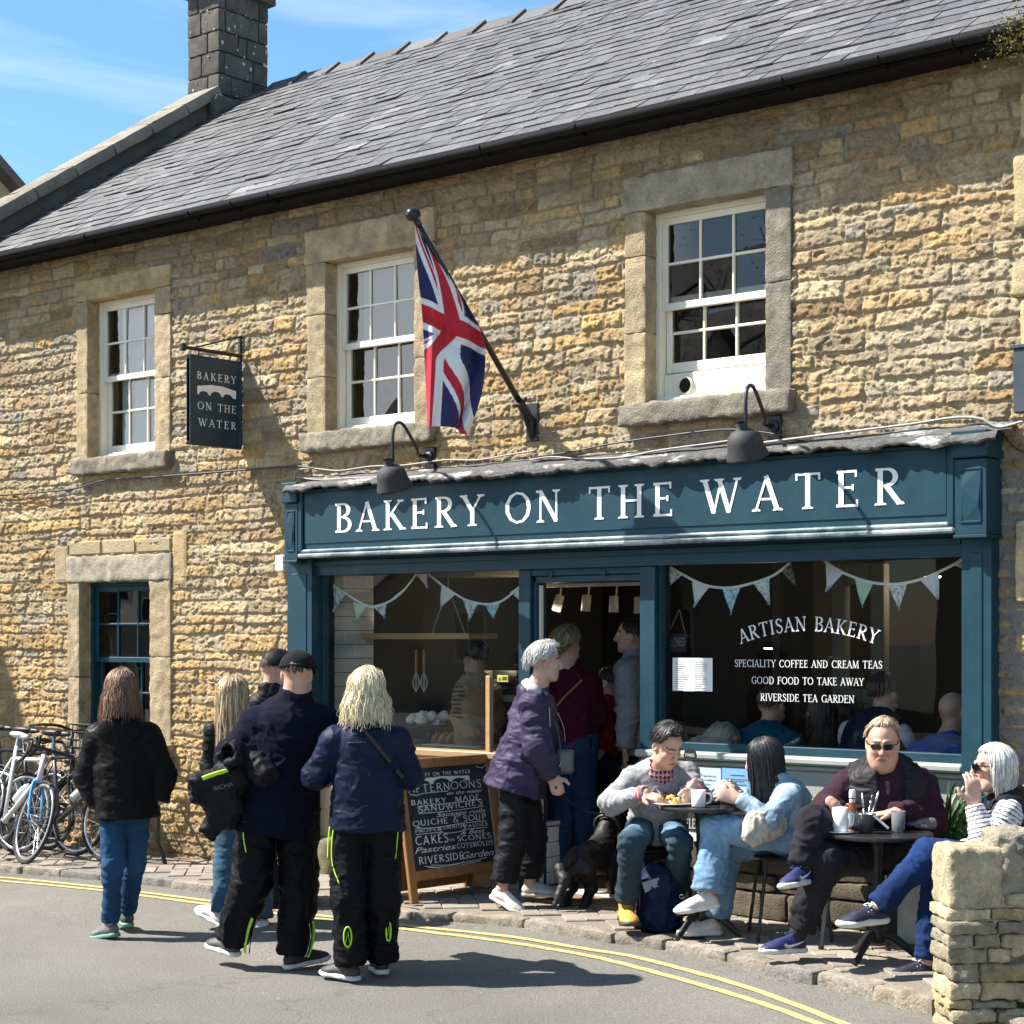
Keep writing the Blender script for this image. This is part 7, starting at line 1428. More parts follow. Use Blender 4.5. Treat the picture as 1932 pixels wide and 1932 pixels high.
for i in range(3): b.tube([(-8.95+i*.22, 1.27, 1.28), (-8.95+i*.22, 1.22, 1.22)], .02, 8)
b.build('trim', M_METAL, cm)
for i in range(3):
    c = V3(-9.0+i*.24, 1.45, 1.45); b = MB(); b.lathe([(0, .002), (.05, .002), (.085, .04), (.09, .085), (.086, .085), (.06, .02), (0, .012)], c, 18); o = b.build('bowl', M_CHINA, None, loc=c, smooth=True); tag(o, 'china bowl on top of the black coffee machine', 'bowl', 'bowls on the coffee machine')
dk_ = thing('display_counter', 'low display counter of pastries behind the left glass', 'counter', (-8.3, .4, IZ0)); b = MB(); b.box(-9.05, -7.45, .13, .75, IZ0, .985, .004); b.build('base', pm('tan_board', (.4, .31, .19)), dk_); b = MB(); b.box(-9.07, -7.44, .115, .78, .988, 1.03, .005); b.build('top', M_OAK, dk_)
# cake stand, pastries, trays and price cards
c = onY(806, 1392, .42); c[2] = 1.03; cs2 = thing('cake_stand', 'dark blue cake stand heaped with meringues behind the left glass', 'cake stand', tuple(c)); b = MB(); b.lathe([(.0, 0), (.10, 0), (.09, .015), (.03, .03), (.028, .09), (.08, .105), (.19, .115), (.20, .14), (.19, .14), (0, .12)], c, 28); b.build('stand', M_BLUE, cs2, smooth=True)
M_MER = pm('meringue', (1, 1, 1), .7, .08, 20, .3, 60, attr=True)
for i in range(11):
    a = i*2.4; rr = .14*math.sqrt((i+.5)/11); p = c+V3(rr*math.cos(a), rr*math.sin(a), .15+.02*(i % 3)); b = MB(); cl = (.66, .62, .54) if i % 3 else (.55, .38, .18)
    b.ell(p, (.05, .045, .035), nu=12, nv=8, col=cl); b.ell(p+V3(.01, 0, .025), (.03, .03, .025), nu=10, nv=6, col=cl); o = b.build('meringue', M_MER, None, loc=p, smooth=True); tag(o, 'meringue in the heap on the blue cake stand', 'meringue', 'meringues on the cake stand')
tr = onY(868, 1410, .36); tr[2] = 1.032; b = MB(); b.box(tr[0]-.24, tr[0]+.28, .22, .50, 1.032, 1.040, .003); o = b.build('tray', M_WHITE, None, loc=tr); tag(o, 'white tray of cookies on the display counter', 'tray')
for i in range(12):
    p = V3(tr[0]-.20+i*.035, .34+.03*(i % 2), 1.075); b = MB(); b.lathe([(0, -.006), (.045, -.006), (.05, 0), (.045, .008), (0, .012)], p, 16, np.array([[.5, 0, .87], [0, 1, 0], [-.87, 0, .5]])); o = b.build('cookie', pm('biscuit', (.42, .26, .10), .8, .25, 30, .4, 60), None, loc=p, smooth=True); tag(o, 'golden cookie leaning in the row on the white tray', 'cookie', 'cookies on the tray')
b = MB(); 
for i in range(7): p = V3(tr[0]+.20+.03*(i % 4), .30+.04*(i//4), 1.06+.012*(i % 2)); b.ell(p, (.035, .03, .018), nu=10, nv=6)
o = b.build('brownies', pm('chocolate', (.10, .05, .025), .6, .2, 20), None, loc=p, smooth=True); o.name = 'pastry_pile'; tag(o, 'dark brown pastry pile at the right end of the white tray', 'pastry')
for i, (x, y) in enumerate(((800, 1347), (857, 1345), (822, 1362), (874, 1378), (912, 1385))):
    p = onY(x, y, .38); b = MB(); b.obox(p, np.array([nrm((1, .1, 0)), nrm((0, 1, -.2)), (0, 0, 1)]), (.028, .0015, .022)); b.tube([p-V3(0, 0, .02), V3(p[0], .38, max(1.07, p[2]-.10))], .002, 4); o = b.build('price_card', M_PAPER, None, loc=p); tag(o, ['white price card over the left of the cake stand', 'white price card over the right of the cake stand', 'white price card stuck among the meringues', 'white price card behind the cookies', 'white price card behind the wooden post'][i], 'card')
p0, p1 = onY(923, 1275, -.05), onY(930, 1428, -.05); b = MB(); b.box(p0[0]-.018, p0[0]+.022, -.07, -.03, .95, p0[2], .004); po = b.build('wooden_post', M_OAK, None, loc=(p0[0], -.05, .95)); tag(po, 'square wooden post holding the glass screen of the counter', 'post')
b = MB(); b.box(p0[0]+.023, -7.45, -.053, -.047, 1.03, p0[2]-.02); b.build('glass_screen', GLASS, po)
p = onY(949, 1280, -.056); b = MB(); b.box(p[0]-.045, p[0]+.045, -.060, -.056, p[2]-.022, p[2]+.022); o = b.build('warning_sticker', pm('sticker_yellow', (.62, .50, .04), .5), None, loc=p); tag(o, 'yellow warning sticker on the counter glass', 'sticker')
b = MB(); b.add([(p[0]-.036, -.0612, p[2]-.014), (p[0]-.012, -.0612, p[2]-.014), (p[0]-.024, -.0612, p[2]+.014)], [(0, 1, 2)]); b.box(p[0]-.004, p[0]+.038, -.0616, -.0606, p[2]-.012, p[2]+.012); b.build('mark', M_INK, o)
p0 = onY(845, 1090, 1.0); b = MB(); b.box(p0[0]-.3, p0[0]+.3, .95, 1.5, 2.25, 2.62, .01); o = b.build('air_unit', pm('beige_unit', (.34, .32, .26), .6), None, loc=p0); tag(o, 'beige air unit under the shop ceiling in the left window', 'air unit')
# track spots above the door
LAMPS = []
tk = thing('spot_track', 'white ceiling track with four spotlights seen through the doorway', 'spotlight', tuple(onY(1100, 1120, 1.6)))
b = MB(); pt = onY(1100, 1112, 1.6); b.box(pt[0]-.6, pt[0]+.55, 1.58, 1.62, pt[2]+.02, pt[2]+.045); b.build('track', M_WHITE, tk)
M_LIT = emit_mat('lit_lamp', (1, .82, .55), 14)
for i, (x, y, tl_) in enumerate(((1053, 1138, .35), (1106, 1138, .12), (1158, 1140, 0), (1205, 1142, 0))):
    p = onY(x, y, 1.6); ax = np.array([[math.cos(tl_), 0, -math.sin(tl_)], [0, 1, 0], [math.sin(tl_), 0, math.cos(tl_)]]); b = MB(); b.lathe([(0, .065), (.034, .06), (.036, -.06), (.030, -.06), (.028, -.05)], p, 16, ax); b.tube([p+V3(.02, 0, .05), V3(p[0]+.03, 1.6, pt[2]+.03)], .007, 6); s_ = b.build('spot', M_WHITE, tk, smooth=True)
    if i == 0: LAMPS.append((p-ax[2]*.09, 2.5))
    b = MB(); b.lathe([(0, -.052), (.028, -.052)], p, 14, ax); b.build('lens', M_LIT if i == 0 else M_WHITE, s_)
# lit downlights and glow deep in the tea room
for i, (x, y) in enumerate(((1455, 1225), (1475, 1141), (1760, 1090), (1540, 1103))):
    p = onY(x, y, 2.2); LAMPS.append((p-V3(0, .1, .06), .8)); b = MB(); b.lathe([(0, 0), (.05, 0), (.055, .01)], p, 14); o = b.build('downlight', M_LIT if i == 2 else emit_mat('dim_lamp%d' % i, (1, .8, .5), 3), None, loc=p); tag(o, ['small lit downlight by the inner doorway of the tea room', 'small lit downlight left of the arched window lettering', 'small lit downlight under the right swag of bunting', 'small lit downlight above the arched window lettering'][i], 'light')
rmx = MB(); x0_, x1_ = float(onY(1395, 1250, 3.0)[0]), float(onY(1560, 1250, 3.0)[0])
dv = thing('inner_door', 'pale panelled inner door and frame at the back of the tea room', 'door', (x0_, 3.0, IZ0)); b = MB(); b.box(-6.2, -6.1, 1.9, 2.0, IZ0, 2.3, .01); b.box(-5.9, -5.8, 1.9, 2.0, IZ0, 2.3, .01); b.box(-6.1, -5.9, 1.9, 2.0, 2.15, 2.3, .01); b.build('frame', pm('grey_door', (.20, .20, .18), .6), dv); b = MB(); b.box(-5.4, -4.9, 2.6, 2.65, .9, 2.2, .005); b.build('panel', pm('pale_panel', (.34, .31, .22), .7), dv)  # panel in a plain pale warm colour
tl = MB(); tiles(tl, (-6.0, 1.60, .75), (1, 0, 0), (0, 0, 1), (0, -1, 0), 2, 7, .2, .1, (.15, .15, .14)); o = tl.build('tiled_panel', M_TILE, None, loc=(-6.0, 1.6, .75)); tag(o, 'grey tiled panel behind the seated customers', 'tiled panel')

for i, (p, w) in enumerate(LAMPS):                              # the shop's own lit lamps
    ld = bpy.data.lights.new('shop_lamp', 'POINT'); ld.energy = w; ld.color = (1, .80, .55); ld.shadow_soft_size = .05; lo_ = bpy.data.objects.new('shop_lamp', ld); COL.objects.link(lo_); lo_.location = tuple(p)
# ================================================================== people inside the tea room and behind the counter
def sitter(label, hx, hy, D, f, top, hair=None, s=1.0, lean=.06, res=.011, **k):
    f = nrm(f); l = V3(f[1], -f[0], 0); h = atD(hx, hy, D); P = lambda a, b, c: h+l*a*s+f*b*s+UP*c*s
    J = dict(head=h, neck=P(0, -.03-lean*.3, -.15), shL=P(-.165, -.05-lean, -.23), shR=P(.165, -.05-lean, -.23), elL=P(-.23, .06, -.48), elR=P(.23, .06, -.48), wrL=P(-.12, .28, -.50), wrR=P(.12, .28, -.50), hipL=P(-.09, -.12-lean*2, -.70), hipR=P(.09, -.12-lean*2, -.70), knL=P(-.12, .30, -.72), knR=P(.12, .30, -.72), anL=P(-.12, .32, -1.10), anR=P(.12, .32, -1.10))
    I = person(label, J, f, s=s, res=res, top=top, legs=dict(mat=M_DENIM, col=(.015, .017, .022), res=.014), **k)
    if hair: hair_locks(I['P'], I['hc'], I['hl'], I['hf'], I['hu'], s, **hair)
    return I
DK = [(.02, .016, .013), (.035, .028, .022)]
sitter('seated customer in a teal jumper seen from behind through the right window', 1457, 1330, 11.25, AW*.8+RI*.5, dict(mat=M_KNIT, name='jumper', col=(.012, .085, .14), ext=.03, res=.012, wid=(.20, .20, .19, .19)), dict(cols=[(.06, .045, .035), (.09, .07, .055)], n=160, pend=(30, 86, 106), length=(0, 0, 0), wid=.008, seed=51), male=1)
Iv = sitter('customer in a navy gilet with white collar, seen from behind the glass', 1668, 1308, 10.75, AW*.75+RI*.6, [dict(mat=M_KNIT, name='shirt', col=(.55, .57, .60), ext=.015, res=.012, collar=.07), dict(mat=M_SHELL, name='gilet', col=(.010, .014, .035), ext=.035, res=.012, sleeve=0, wid=(.20, .20, .19, .19))], dict(cols=DK, n=200, pend=(40, 86, 112), length=(0, 0, 0), puff=.06, wid=.010, seed=52))
sitter('bald customer in a bright blue shirt at the right end of the window', 1800, 1345, 10.45, AW*.6+RI*.75, dict(mat=M_KNIT, name='shirt', col=(.015, .10, .36), ext=.024, res=.012), skin=(.55, .32, .24), male=1, old=1)
sitter('dark haired customer in dark clothes seated deep behind the glass', 1548, 1350, 11.6, AW*.8-RI*.5, dict(mat=M_KNIT, name='jumper', col=(.02, .03, .028), ext=.025, res=.012), dict(cols=DK, n=220, pend=(44, 92, 104), length=(.02, .2, .2), wid=.012, seed=53), skin=(.35, .21, .16))
sitter('dark haired customer in black seated between the teal jumper and the navy gilet', 1606, 1352, 11.9, AW*.8+RI*.4, dict(mat=M_KNIT, name='jumper', col=(.012, .012, .014), ext=.025, res=.012), dict(cols=DK, n=200, pend=(44, 90, 104), length=(0, .1, .1), wid=.012, seed=54), skin=(.35, .21, .16))
def slv(V, c, I): z = V[:, 2]; m = (np.mod(z, .030) < .012) & (z < 1.50) & (z > 1.22) & (np.abs((V-I['chest']) @ I['lat']) > .17); c[m] = (.05, .045, .04); return c
jj = J_(12.60); Jb = dict(head=jj(897, 1242), neck=jj(897, 1284), shL=jj(876, 1300, -.06), shR=jj(922, 1298, .10), elL=jj(872, 1352, .0), elR=jj(935, 1350, .15), wrL=jj(892, 1385, -.20), wrR=jj(925, 1385, -.12), hipL=jj(882, 1440), hipR=jj(925, 1440, .05), knL=jj(885, 1560), knR=jj(925, 1560), anL=jj(885, 1660), anR=jj(925, 1660))
Ib = person('baker in taupe top with striped cuffs bending over the counter', Jb, AW*.8-RI*.5, skin=(.30, .19, .14), res=.011, top=dict(mat=M_KNIT, name='top', col=(.30, .22, .15), ext=.022, hem=.05, res=.011, paint=slv), legs=dict(mat=M_DENIM, col=(.015, .015, .018), res=.014)); hair_locks(Ib['P'], Ib['hc'], Ib['hl'], Ib['hf'], Ib['hu'], 1, DK, n=160, pend=(44, 88, 112), length=(0, 0, 0), wid=.010, seed=55)
# cap left on the inside sill
c = onY(1345, 1400, .17); c[2] = 1.105; S = SDF(c-V3(.3, .2, .05), c+V3(.3, .25, .3), .007); S.ell(c+V3(.02, .06, .03), (.115, .10, .125), None, 0); S.ell(c+V3(-.10, .04, .055), (.10, .075, .016), np.array([nrm((1, 0, .45)), (0, 1, 0), nrm((-.45, 0, 1))]), .02); S.cone(c+V3(-.03, .0, .0), c+V3(.10, .0, .0), .05, .05, .03); S.cut(c, (0, 0, -1))
V, F = S.mesh(); V = folds(V, F, .014, (14, 14, 14), 8); o = mesh_obj('cap', V, F, cloth('canvas'), None, (.34, .29, .23)); ROOT[o.name] = V3(0, 0, 0); tag(o, 'crumpled beige cap lying on the inside window sill', 'cap')

# ================================================================== the sandwich board
BL, BR = onPav(775, 1706), onPav(775, 1706); BLd = depth(BL); BR = atD(956, 1668, BLd+.62); BR[2] = pav_z(BR[0])
bu = nrm((BR-BL)*[1, 1, 0]); bw = np.cross(UP, bu); bw = bw if bw @ FW > 0 else -bw; W_ = np.linalg.norm((BR-BL)[:2]); tilt = .17; bv = nrm(UP+bw*tilt); bn = np.cross(bu, bv); bn = bn if bn @ FW < 0 else -bn; Hh = .905
M_PINE = pm('stained_pine', (.33, .155, .055), .45, .22, 4, .25, 60, st=(6, 6, 1.2)); M_CHALK = pm('chalk', (.78, .78, .76), .95, .2, 60); M_CB = pm('chalkboard', (.018, .022, .024), .7, .25, 5, wear=((.05, .055, .055), 6, .55, .8))
ab = thing('sandwich_board', 'wooden sandwich board with chalk lettering on the pavement', 'sandwich board', tuple(BL))
A_ = np.array([bu, bv, bn]); pt = lambda a, b, c=0: BL+bu*a+bv*b+bn*c
b = MB(); fw2 = .062
for (a0, a1, b0, b1) in ((0, fw2, .0, Hh-.065), (W_-fw2, W_, .0, Hh-.065), (0, W_, Hh-.065, Hh), (fw2, W_-fw2, .135, .20)): b.obox(pt((a0+a1)/2, (b0+b1)/2), A_, ((a1-a0)/2-.0006, (b1-b0)/2-.0006, .016), .005)
b.build('frame', M_PINE, ab)
b = MB(); b.obox(pt(W_/2, (.20+Hh-.065)/2, -.004), A_, (W_/2-fw2, (Hh-.265)/2, .006)); cbo = b.build('chalkboard', M_CB, ab)
b = MB(); bv2 = nrm(UP-bw*.20); A2 = np.array([bu, bv2, np.cross(bu, bv2)]); tp = pt(0, Hh-.03, -.02)
for a in (.03, W_-.03):
    e = tp+bu*a; ft = e-bv2*(e[2]-pav_z(e[0]))/bv2[2]; b.obox((e+ft)/2, A2, (.028, np.linalg.norm(e-ft)/2-.001, .014), .004)
e = tp+bu*W_/2-bv2*.45; b.obox(e, A2, (W_/2-.06, .40, .006)); e = tp+bu*W_/2-bv2*.78; b.build('rear_frame', M_PINE, ab)
ch = MB(); x0, xw, zb_, zh = fw2+.02, W_-2*fw2-.04, .20, Hh-.265
def chk(s, a0, a1, b0, h, kind='caps', th=.125, rise=0):
    h *= 1.12; a0, a1 = a0-.02, a1+.02
    u_ = nrm(bu+bv*rise); o = pt(x0+xw*a0, zb_+zh*b0, .0028)
    if kind == 'caps': put_text(ch, s, o, u_, bv, bn, zh*h, xw*(a1-a0), track=.10, th=th, tn=th*.8, serif=(kind == 'x'), jit=.035, lift=.0003)
    else: put_font(ch, s, o, u_, bv, bn, zh*h, xw*(a1-a0), shear=.35 if kind == 'it' else 0, lift=.0004)
chk('BAKERY ON THE WATER', .08, .80, .915, .034, th=.13)
arch = [(0, 0)]+[(.10+.17*(1-math.cos(a))/2*1.2, .042*math.sin(a)) for a in np.linspace(0, math.pi, 8)]+[(.33+.20*(1-math.cos(a)), .055*math.sin(a)) for a in np.linspace(0, math.pi, 8)][0:0]+[(.36+.26*(1-math.cos(a))/2, .055*math.sin(a)) for a in np.linspace(0, math.pi, 8)]+[(.66+.22*(1-math.cos(a))/2, .042*math.sin(a)) for a in np.linspace(0, math.pi, 8)]+[(.95, 0), (.95, .062), (.5, .082), (0, .062)]
ch.prism([(a*xw*.80, b_*zh*.75) for a, b_ in arch], pt(x0+xw*.04, zb_+zh*.845, .0028), bu, bv, bn, 0, .0008)
chk('AFTERNOONS', .02, .92, .762, .072, th=.10); chk('on the water', .50, .93, .712, .036, 'it'); chk('BAKERY  MADE', .04, .88, .640, .046); chk('SANDWICHES', .12, .90, .562, .056, rise=.02); chk('Sausage rolls', .34, .94, .502, .040, 'it')
chk('QUICHE & SOUP', .03, .93, .430, .054); chk('PROPER', .05, .34, .366, .030); chk('CORNISH', .36, .64, .374, .030); chk('PASTIES', .68, .94, .368, .028); chk('& Best', .62, .90, .302, .038, 'it'); chk('CAKES', .04, .42, .246, .080); chk('IN', .47, .49, .250, .022); chk('SCONES', .56, .97, .238, .050)
chk('Pastries', .02, .50, .168, .052, 'it'); chk('COTSWOLDS', .55, .98, .166, .046); chk('RIVERSIDE', .05, .58, .056, .066); chk('Garden', .60, .98, .060, .062, 'it')
def cl(*p, r=.0022): ch.tube(spline([pt(x0+xw*a, zb_+zh*b_, .003) for a, b_ in p], 5), r, 5, flat=.3)
cl((.10, .555), (.5, .550), (.93, .565)); cl((.10, .625), (.5, .630), (.92, .636)); cl((.10, .555), (.10, .625)); cl((.93, .565), (.92, .636)); cl((.04, .415), (.3, .40), (.62, .415), (.95, .415)); cl((.04, .352), (.38, .35)); cl((.64, .352), (.95, .35)); cl((.36, .40), (.34, .36), (.42, .335), (.58, .335), (.66, .36), (.64, .40)); cl((.02, .752), (.10, .735), (.2, .75), (.5, .752))
cl((.1, .035), (.25, .01), (.45, .008), (.6, .03)); cl((.18, .038), (.4, .018), (.7, .028), (.9, .045)); cl((.14, .02), (.35, -.005), (.6, .004), (.82, .02)); cl((-.03, -.02), (.5, -.025), (1.02, -.02)); cl((-.03, -.02), (-.03, .5), (-.03, .98)); cl((1.03, -.02), (1.03, .5), (1.03, .95)); cl((.9, .98), (.98, .96), (1.03, .99))
ch.build('chalk_lettering', M_CHALK, cbo)

# ================================================================== black dog and lead
dj_ = J_(11.20); D0 = 11.20
S = SDF(np.min([dj_(1035, 1570, -.5), dj_(1165, 1720, .5)], 0)-.25, np.max([dj_(1035, 1570, -.4), dj_(1165, 1720, .6)], 0)+.25, .008)
hd = nrm(RI*.42+AW*.92)                                        # stands facing the doorway
lat = V3(hd[1], -hd[0], 0); rump = dj_(1090, 1622, -.05); wth = rump+hd*.40+UP*.03; g0 = pav_z(rump[0])
S.cone(rump, wth, .066, .074, .03, UP, 1.1); S.ell(rump+hd*.32-UP*.03, (.074, .13, .10), np.array([lat, hd, UP]), .05); S.ell(rump-UP*.02-hd*.01, (.075, .085, .09), np.array([lat, hd, UP]), .04)
nk = wth+hd*.12+UP*.16; S.cone(wth+UP*.02, nk, .066, .052, .05); hdc = nk+hd*.07+UP*.04; S.ell(hdc, (.056, .075, .056), np.array([lat, hd, UP]), .03); S.cone(hdc+hd*.05-UP*.015, hdc+hd*.16-UP*.035, .040, .030, .03); 
for sx in (-1, 1):
    S.ell(hdc+lat*sx*.062-UP*.02-hd*.015, (.014, .035, .055), np.array([lat, hd, UP]), .01)
    hp = rump+lat*sx*.065-UP*.05-hd*.02; kn = V3(*(hp+hd*.09-UP*.13)); hk = kn-hd*.15-UP*.10; ft = V3(*hk); ft[2] = g0+.03; ft = ft+hd*.035
    S.cone(hp, kn, .058, .036, .03); S.cone(kn, hk, .034, .020, .02); S.cone(hk, ft, .019, .018, .015); S.ell(ft+hd*.03-UP*.008, (.028, .045, .022), np.array([lat, hd, UP]), .012)
    sh = wth+lat*sx*.07-UP*.08; el = V3(*(sh-UP*.12-hd*.03)); wr = V3(*el); wr[2] = g0+.09; pw = wr+hd*.02; pw[2] = g0+.025
    S.cone(sh, el, .050, .032, .03); S.cone(el, wr, .027, .020, .015); S.cone(wr, pw, .020, .020, .01); S.ell(pw+hd*.025, (.028, .042, .022), np.array([lat, hd, UP]), .012)
tb = rump-hd*.10+UP*.02; ta = [tb, tb-hd*.05-UP*.06-RI*.05, dj_(1066, 1660, -.25), dj_(1054, 1692, -.28), dj_(1046, 1708, -.30)]
for i in range(4): S.cone(ta[i], ta[i+1], (.034, .034, .030, .022)[i], (.034, .030, .022, .012)[i], .02)
V, F = S.mesh(); V = folds(V, F, .0035, (22, 22, 34), 9); dog = MB().add(V, F, V3(.012, .011, .011)*(.6+.9*fbm(V*18, 3, 8))[:, None]).build('dog', pm('dog_fur', (.42, .42, .42), .6, .2, 50, .2, 180, attr=True, st=(1, 1, .3), dist=.004), None, smooth=True, loc=V3(rump[0], rump[1], g0)); tag(dog, 'black dog standing with its back to the street in the doorway', 'dog')
b = MB(); ring = [nk-hd*.03-UP*.03+lat*.082*math.cos(a)+nrm(UP+hd*-.5)*.082*math.sin(a) for a in np.linspace(0, 2*math.pi, 20, endpoint=False)]; b.tube(ring, .010, 6, closed=True); b.build('collar', pm('red_collar', (.05, .05, .055), .5), dog, smooth=True)
h0 = J6['wrR']+(.35*RI-UP)*.095; b = MB(); b.tube(spline([h0+UP*.03, h0, h0*.5+(nk-UP*.0)*.5-UP*.03, nk-hd*.03+UP*.05], 8), .0055, 6); lead = b.build('dog_lead', M_DK, None, smooth=True, loc=h0); tag(lead, 'thin dark dog lead from the old lady\'s hand to the dog', 'dog lead')

# ================================================================== tables, stools, chairs
M_TTOP = pm('table_black', (.022, .022, .024), .28, .2, 6, .1, 80)
def table(base, zt, r, label):
    t = thing('bistro_table', label, 'table', tuple(base)); z0 = base[2]
    b = MB(); b.lathe([(0, zt-.022), (r-.006, zt-.022), (r, zt-.014), (r, zt-.004), (r-.005, zt), (0, zt)], (base[0], base[1], 0), 40); b.build('tabletop', M_TTOP, t)
    b = MB(); b.lathe([(.10, zt-.024), (.035, zt-.05), (.026, zt-.12), (.022, z0+.35), (.028, z0+.30), (.026, z0+.22), (.045, z0+.14), (.05, z0+.10), (.0, z0+.08)], (base[0], base[1], 0), 18); b.build('column', M_IRON, t, smooth=True)
    for i in range(3):
        a = .5+i*2.094; d = V3(math.cos(a), math.sin(a), 0); B_ = V3(base[0], base[1], z0); f = MB()
        f.tube(spline([B_+UP*.13+d*.03, B_+UP*.12+d*.08, B_+UP*.07+d*.15, B_+UP*.03+d*.20, B_+UP*.022+d*.225], 5), np.interp(np.linspace(0, 1, 21), [0, .7, 1], [.026, .018, .024]), 8, flat=.75)
        for q in range(5): f.ell(B_+UP*(.135-.028*q)+d*(.065+.035*q), (.012, .012, .012), nu=8, nv=6)
        f.build('leg', M_IRON, t, smooth=True)
    return t
T1b, T2b = onPav(1322, 1738), onPav(1655, 1812); T1b = atD(1322, 1725, 10.03); T1b[2] = pav_z(T1b[0])
zt1 = float(atD(1318, 1519, depth(T1b))[2]); zt2 = float(atD(1655, 1570, depth(T2b))[2])
table(T1b, zt1, .245, 'small round black table where the young couple eat'); table(T2b, zt2, .285, 'small round black table with drinks before the man in sunglasses')
def stool(base, label, h=.45, rot=0):
    s = thing('metal_stool', label, 'stool', tuple(base), 'black metal stools'); A = np.array([[math.cos(rot), math.sin(rot), 0], [-math.sin(rot), math.cos(rot), 0], [0, 0, 1]])
    B_ = np.asarray(base); b = MB(); b.obox(B_+UP*(h-.012), A, (.15, .15, .012), .010); b.obox(B_+UP*(h-.045), A, (.140, .140, .022), .006); b.build('seat', M_IRON, s)
    for sx in (-1, 1):
        for sy in (-1, 1):
            tp = B_+A[0]*sx*.125+A[1]*sy*.125+UP*(h-.03); ft = B_+A[0]*sx*.175+A[1]*sy*.175; d = nrm(ft-tp); q = nrm(A[0]*sx+A[1]*sy); b = MB()
            b.tube([tp, ft], [.030, .015], 8, flat=.45, side=np.cross(d, q)); b.lathe([(0, 0), (.016, 0), (.016, .02), (0, .02)], ft, 10); b.build('leg', M_IRON, s)
    b = MB()
    for (ax_, o_) in ((0, 1), (0, -1), (1, 1), (1, -1)):             # arched apron between the legs
        u_ = A[ax_]; w_ = A[1-ax_]*o_*.145; P = []
        for t in np.linspace(-1, 1, 13): z = h-.06-.10*abs(t)**3; P.append((B_+w_*(1+.10*abs(t)**3)+u_*t*.125+UP*(h-.03), B_+w_*(1+.12*abs(t)**3)+u_*t*.13+UP*z))
        b.grid(np.array(P))
    b.build('apron', M_IRON, s); return s
s1 = stool(onPav(1612, 1782), 'black metal stool with arched sides under the man in sunglasses', rot=.5)
sb_ = atD(1240, 1700, 10.48); sb_[2] = pav_z(sb_[0]); stool(sb_, 'black metal stool under the young man in the grey cardigan', rot=.9)
sb3 = atD(1905, 1800, 9.02); sb3[2] = pav_z(sb3[0]); stool(sb3, 'black metal stool behind the stone wall under the white haired woman', rot=.7)
def chair(base, f, label):
    c = thing('metal_chair', label, 'chair', tuple(base)); f = nrm(f); l = V3(f[1], -f[0], 0); B_ = np.asarray(base); P = lambda a, b_, z: B_+l*a+f*b_+UP*z
    b = MB(); b.lathe([(0, .435), (.19, .435), (.20, .445), (.19, .455), (0, .455)], B_, 28); b.build('seat', M_IRON, c)
    for a, b_ in ((-.15, .15), (.15, .15), (-.15, -.15), (.15, -.15)): m = MB(); m.tube([P(a, b_, .44), P(a*1.25, b_*1.35, 0)], .010, 8); m.build('leg', M_IRON, c)
    b = MB(); b.tube(spline([P(-.18, -.14, .44), P(-.20, -.22, .66), P(-.16, -.25, .83), P(0, -.27, .87), P(.16, -.25, .83), P(.20, -.22, .66), P(.18, -.14, .44)], 6), .010, 8)
    for a in (-.09, 0, .09): b.tube([P(a, -.17, .45), P(a, -.255, .85)], .007, 6, flat=.5)
    b.build('backrest', pm('chair_grey', (.06, .06, .062), .4), c); return c
cb = atD(1490, 1745, 10.02); cb[2] = pav_z(cb[0]); chair(cb, -RI, 'black metal chair with slatted back under the girl in denim')
# ---- on the first table
M_CHW = pm('white_china', (.80, .79, .75), .25, .03, 8, coat=.3)
def onT(x, y, zt): return onZ(x, y, zt)
def mug(p, label, h=.095, r=.039, side=RT):
    b = MB(); b.lathe([(0, .004), (r*.85, .0), (r, .008), (r*1.02, h), (r*.94, h), (r*.9, .02), (0, .016)], p, 24); b.tube(spline([p+side*r+UP*h*.82, p+side*(r+.026)+UP*h*.72, p+side*(r+.026)+UP*h*.32, p+side*r*.98+UP*h*.2], 5), .0055, 8); o = b.build('mug', M_CHW, None, smooth=True, loc=p); tag(o, label, 'mug'); return o
def plate(p, r, label, sub=None):
    b = MB(); b.lathe([(0, .004), (r*.6, .002), (r, .014), (r*.99, .018), (r*.62, .008), (0, .008)], p, 36); o = b.build('plate', M_CHW, None, smooth=True, loc=p); tag(o, label, 'plate'); return o
m_ = onT(1318, 1523, zt1); mug(m_, 'white mug in the middle of the couple\'s table')
p1 = atD(1268, 1512, depth(T1b)-.02); p1[2] = zt1+.001; plate(p1, .12, 'white plate of yellow food before the young man'); b = MB(); r = np.random.default_rng(8)
for _ in range(26): a = r.uniform(0, 6.28); q = abs(r.normal(0, .035)); b.ell(p1+V3(q*math.cos(a), q*math.sin(a), .022+.022*max(0, 1-q/.06)), r.uniform(.010, .02, 3), nu=8, nv=6, col=V3(.62, .34, .06)*r.uniform(.7, 1.2))
o = b.build('scrambled_eggs', pm('food', (1, 1, 1), .5, attr=True), None, smooth=True, loc=p1); tag(o, 'heap of yellow eggs on the young man\'s plate', 'food')
p2 = onT(1378, 1514, zt1+.002); p2[2] = zt1+.001; plate(p2, .10, 'white plate before the girl in denim'); b = MB(); b.ell(p2+V3(0, 0, .03), (.055, .035, .025), nu=14, nv=8); b.ell(p2+V3(.03, .01, .045), (.035, .028, .02), nu=12, nv=8); o = b.build('bread_roll', pm('bread', (.50, .32, .15), .8, .2, 20, .3, 60), None, smooth=True, loc=p2); tag(o, 'pale bread roll on the girl\'s plate', 'bread')
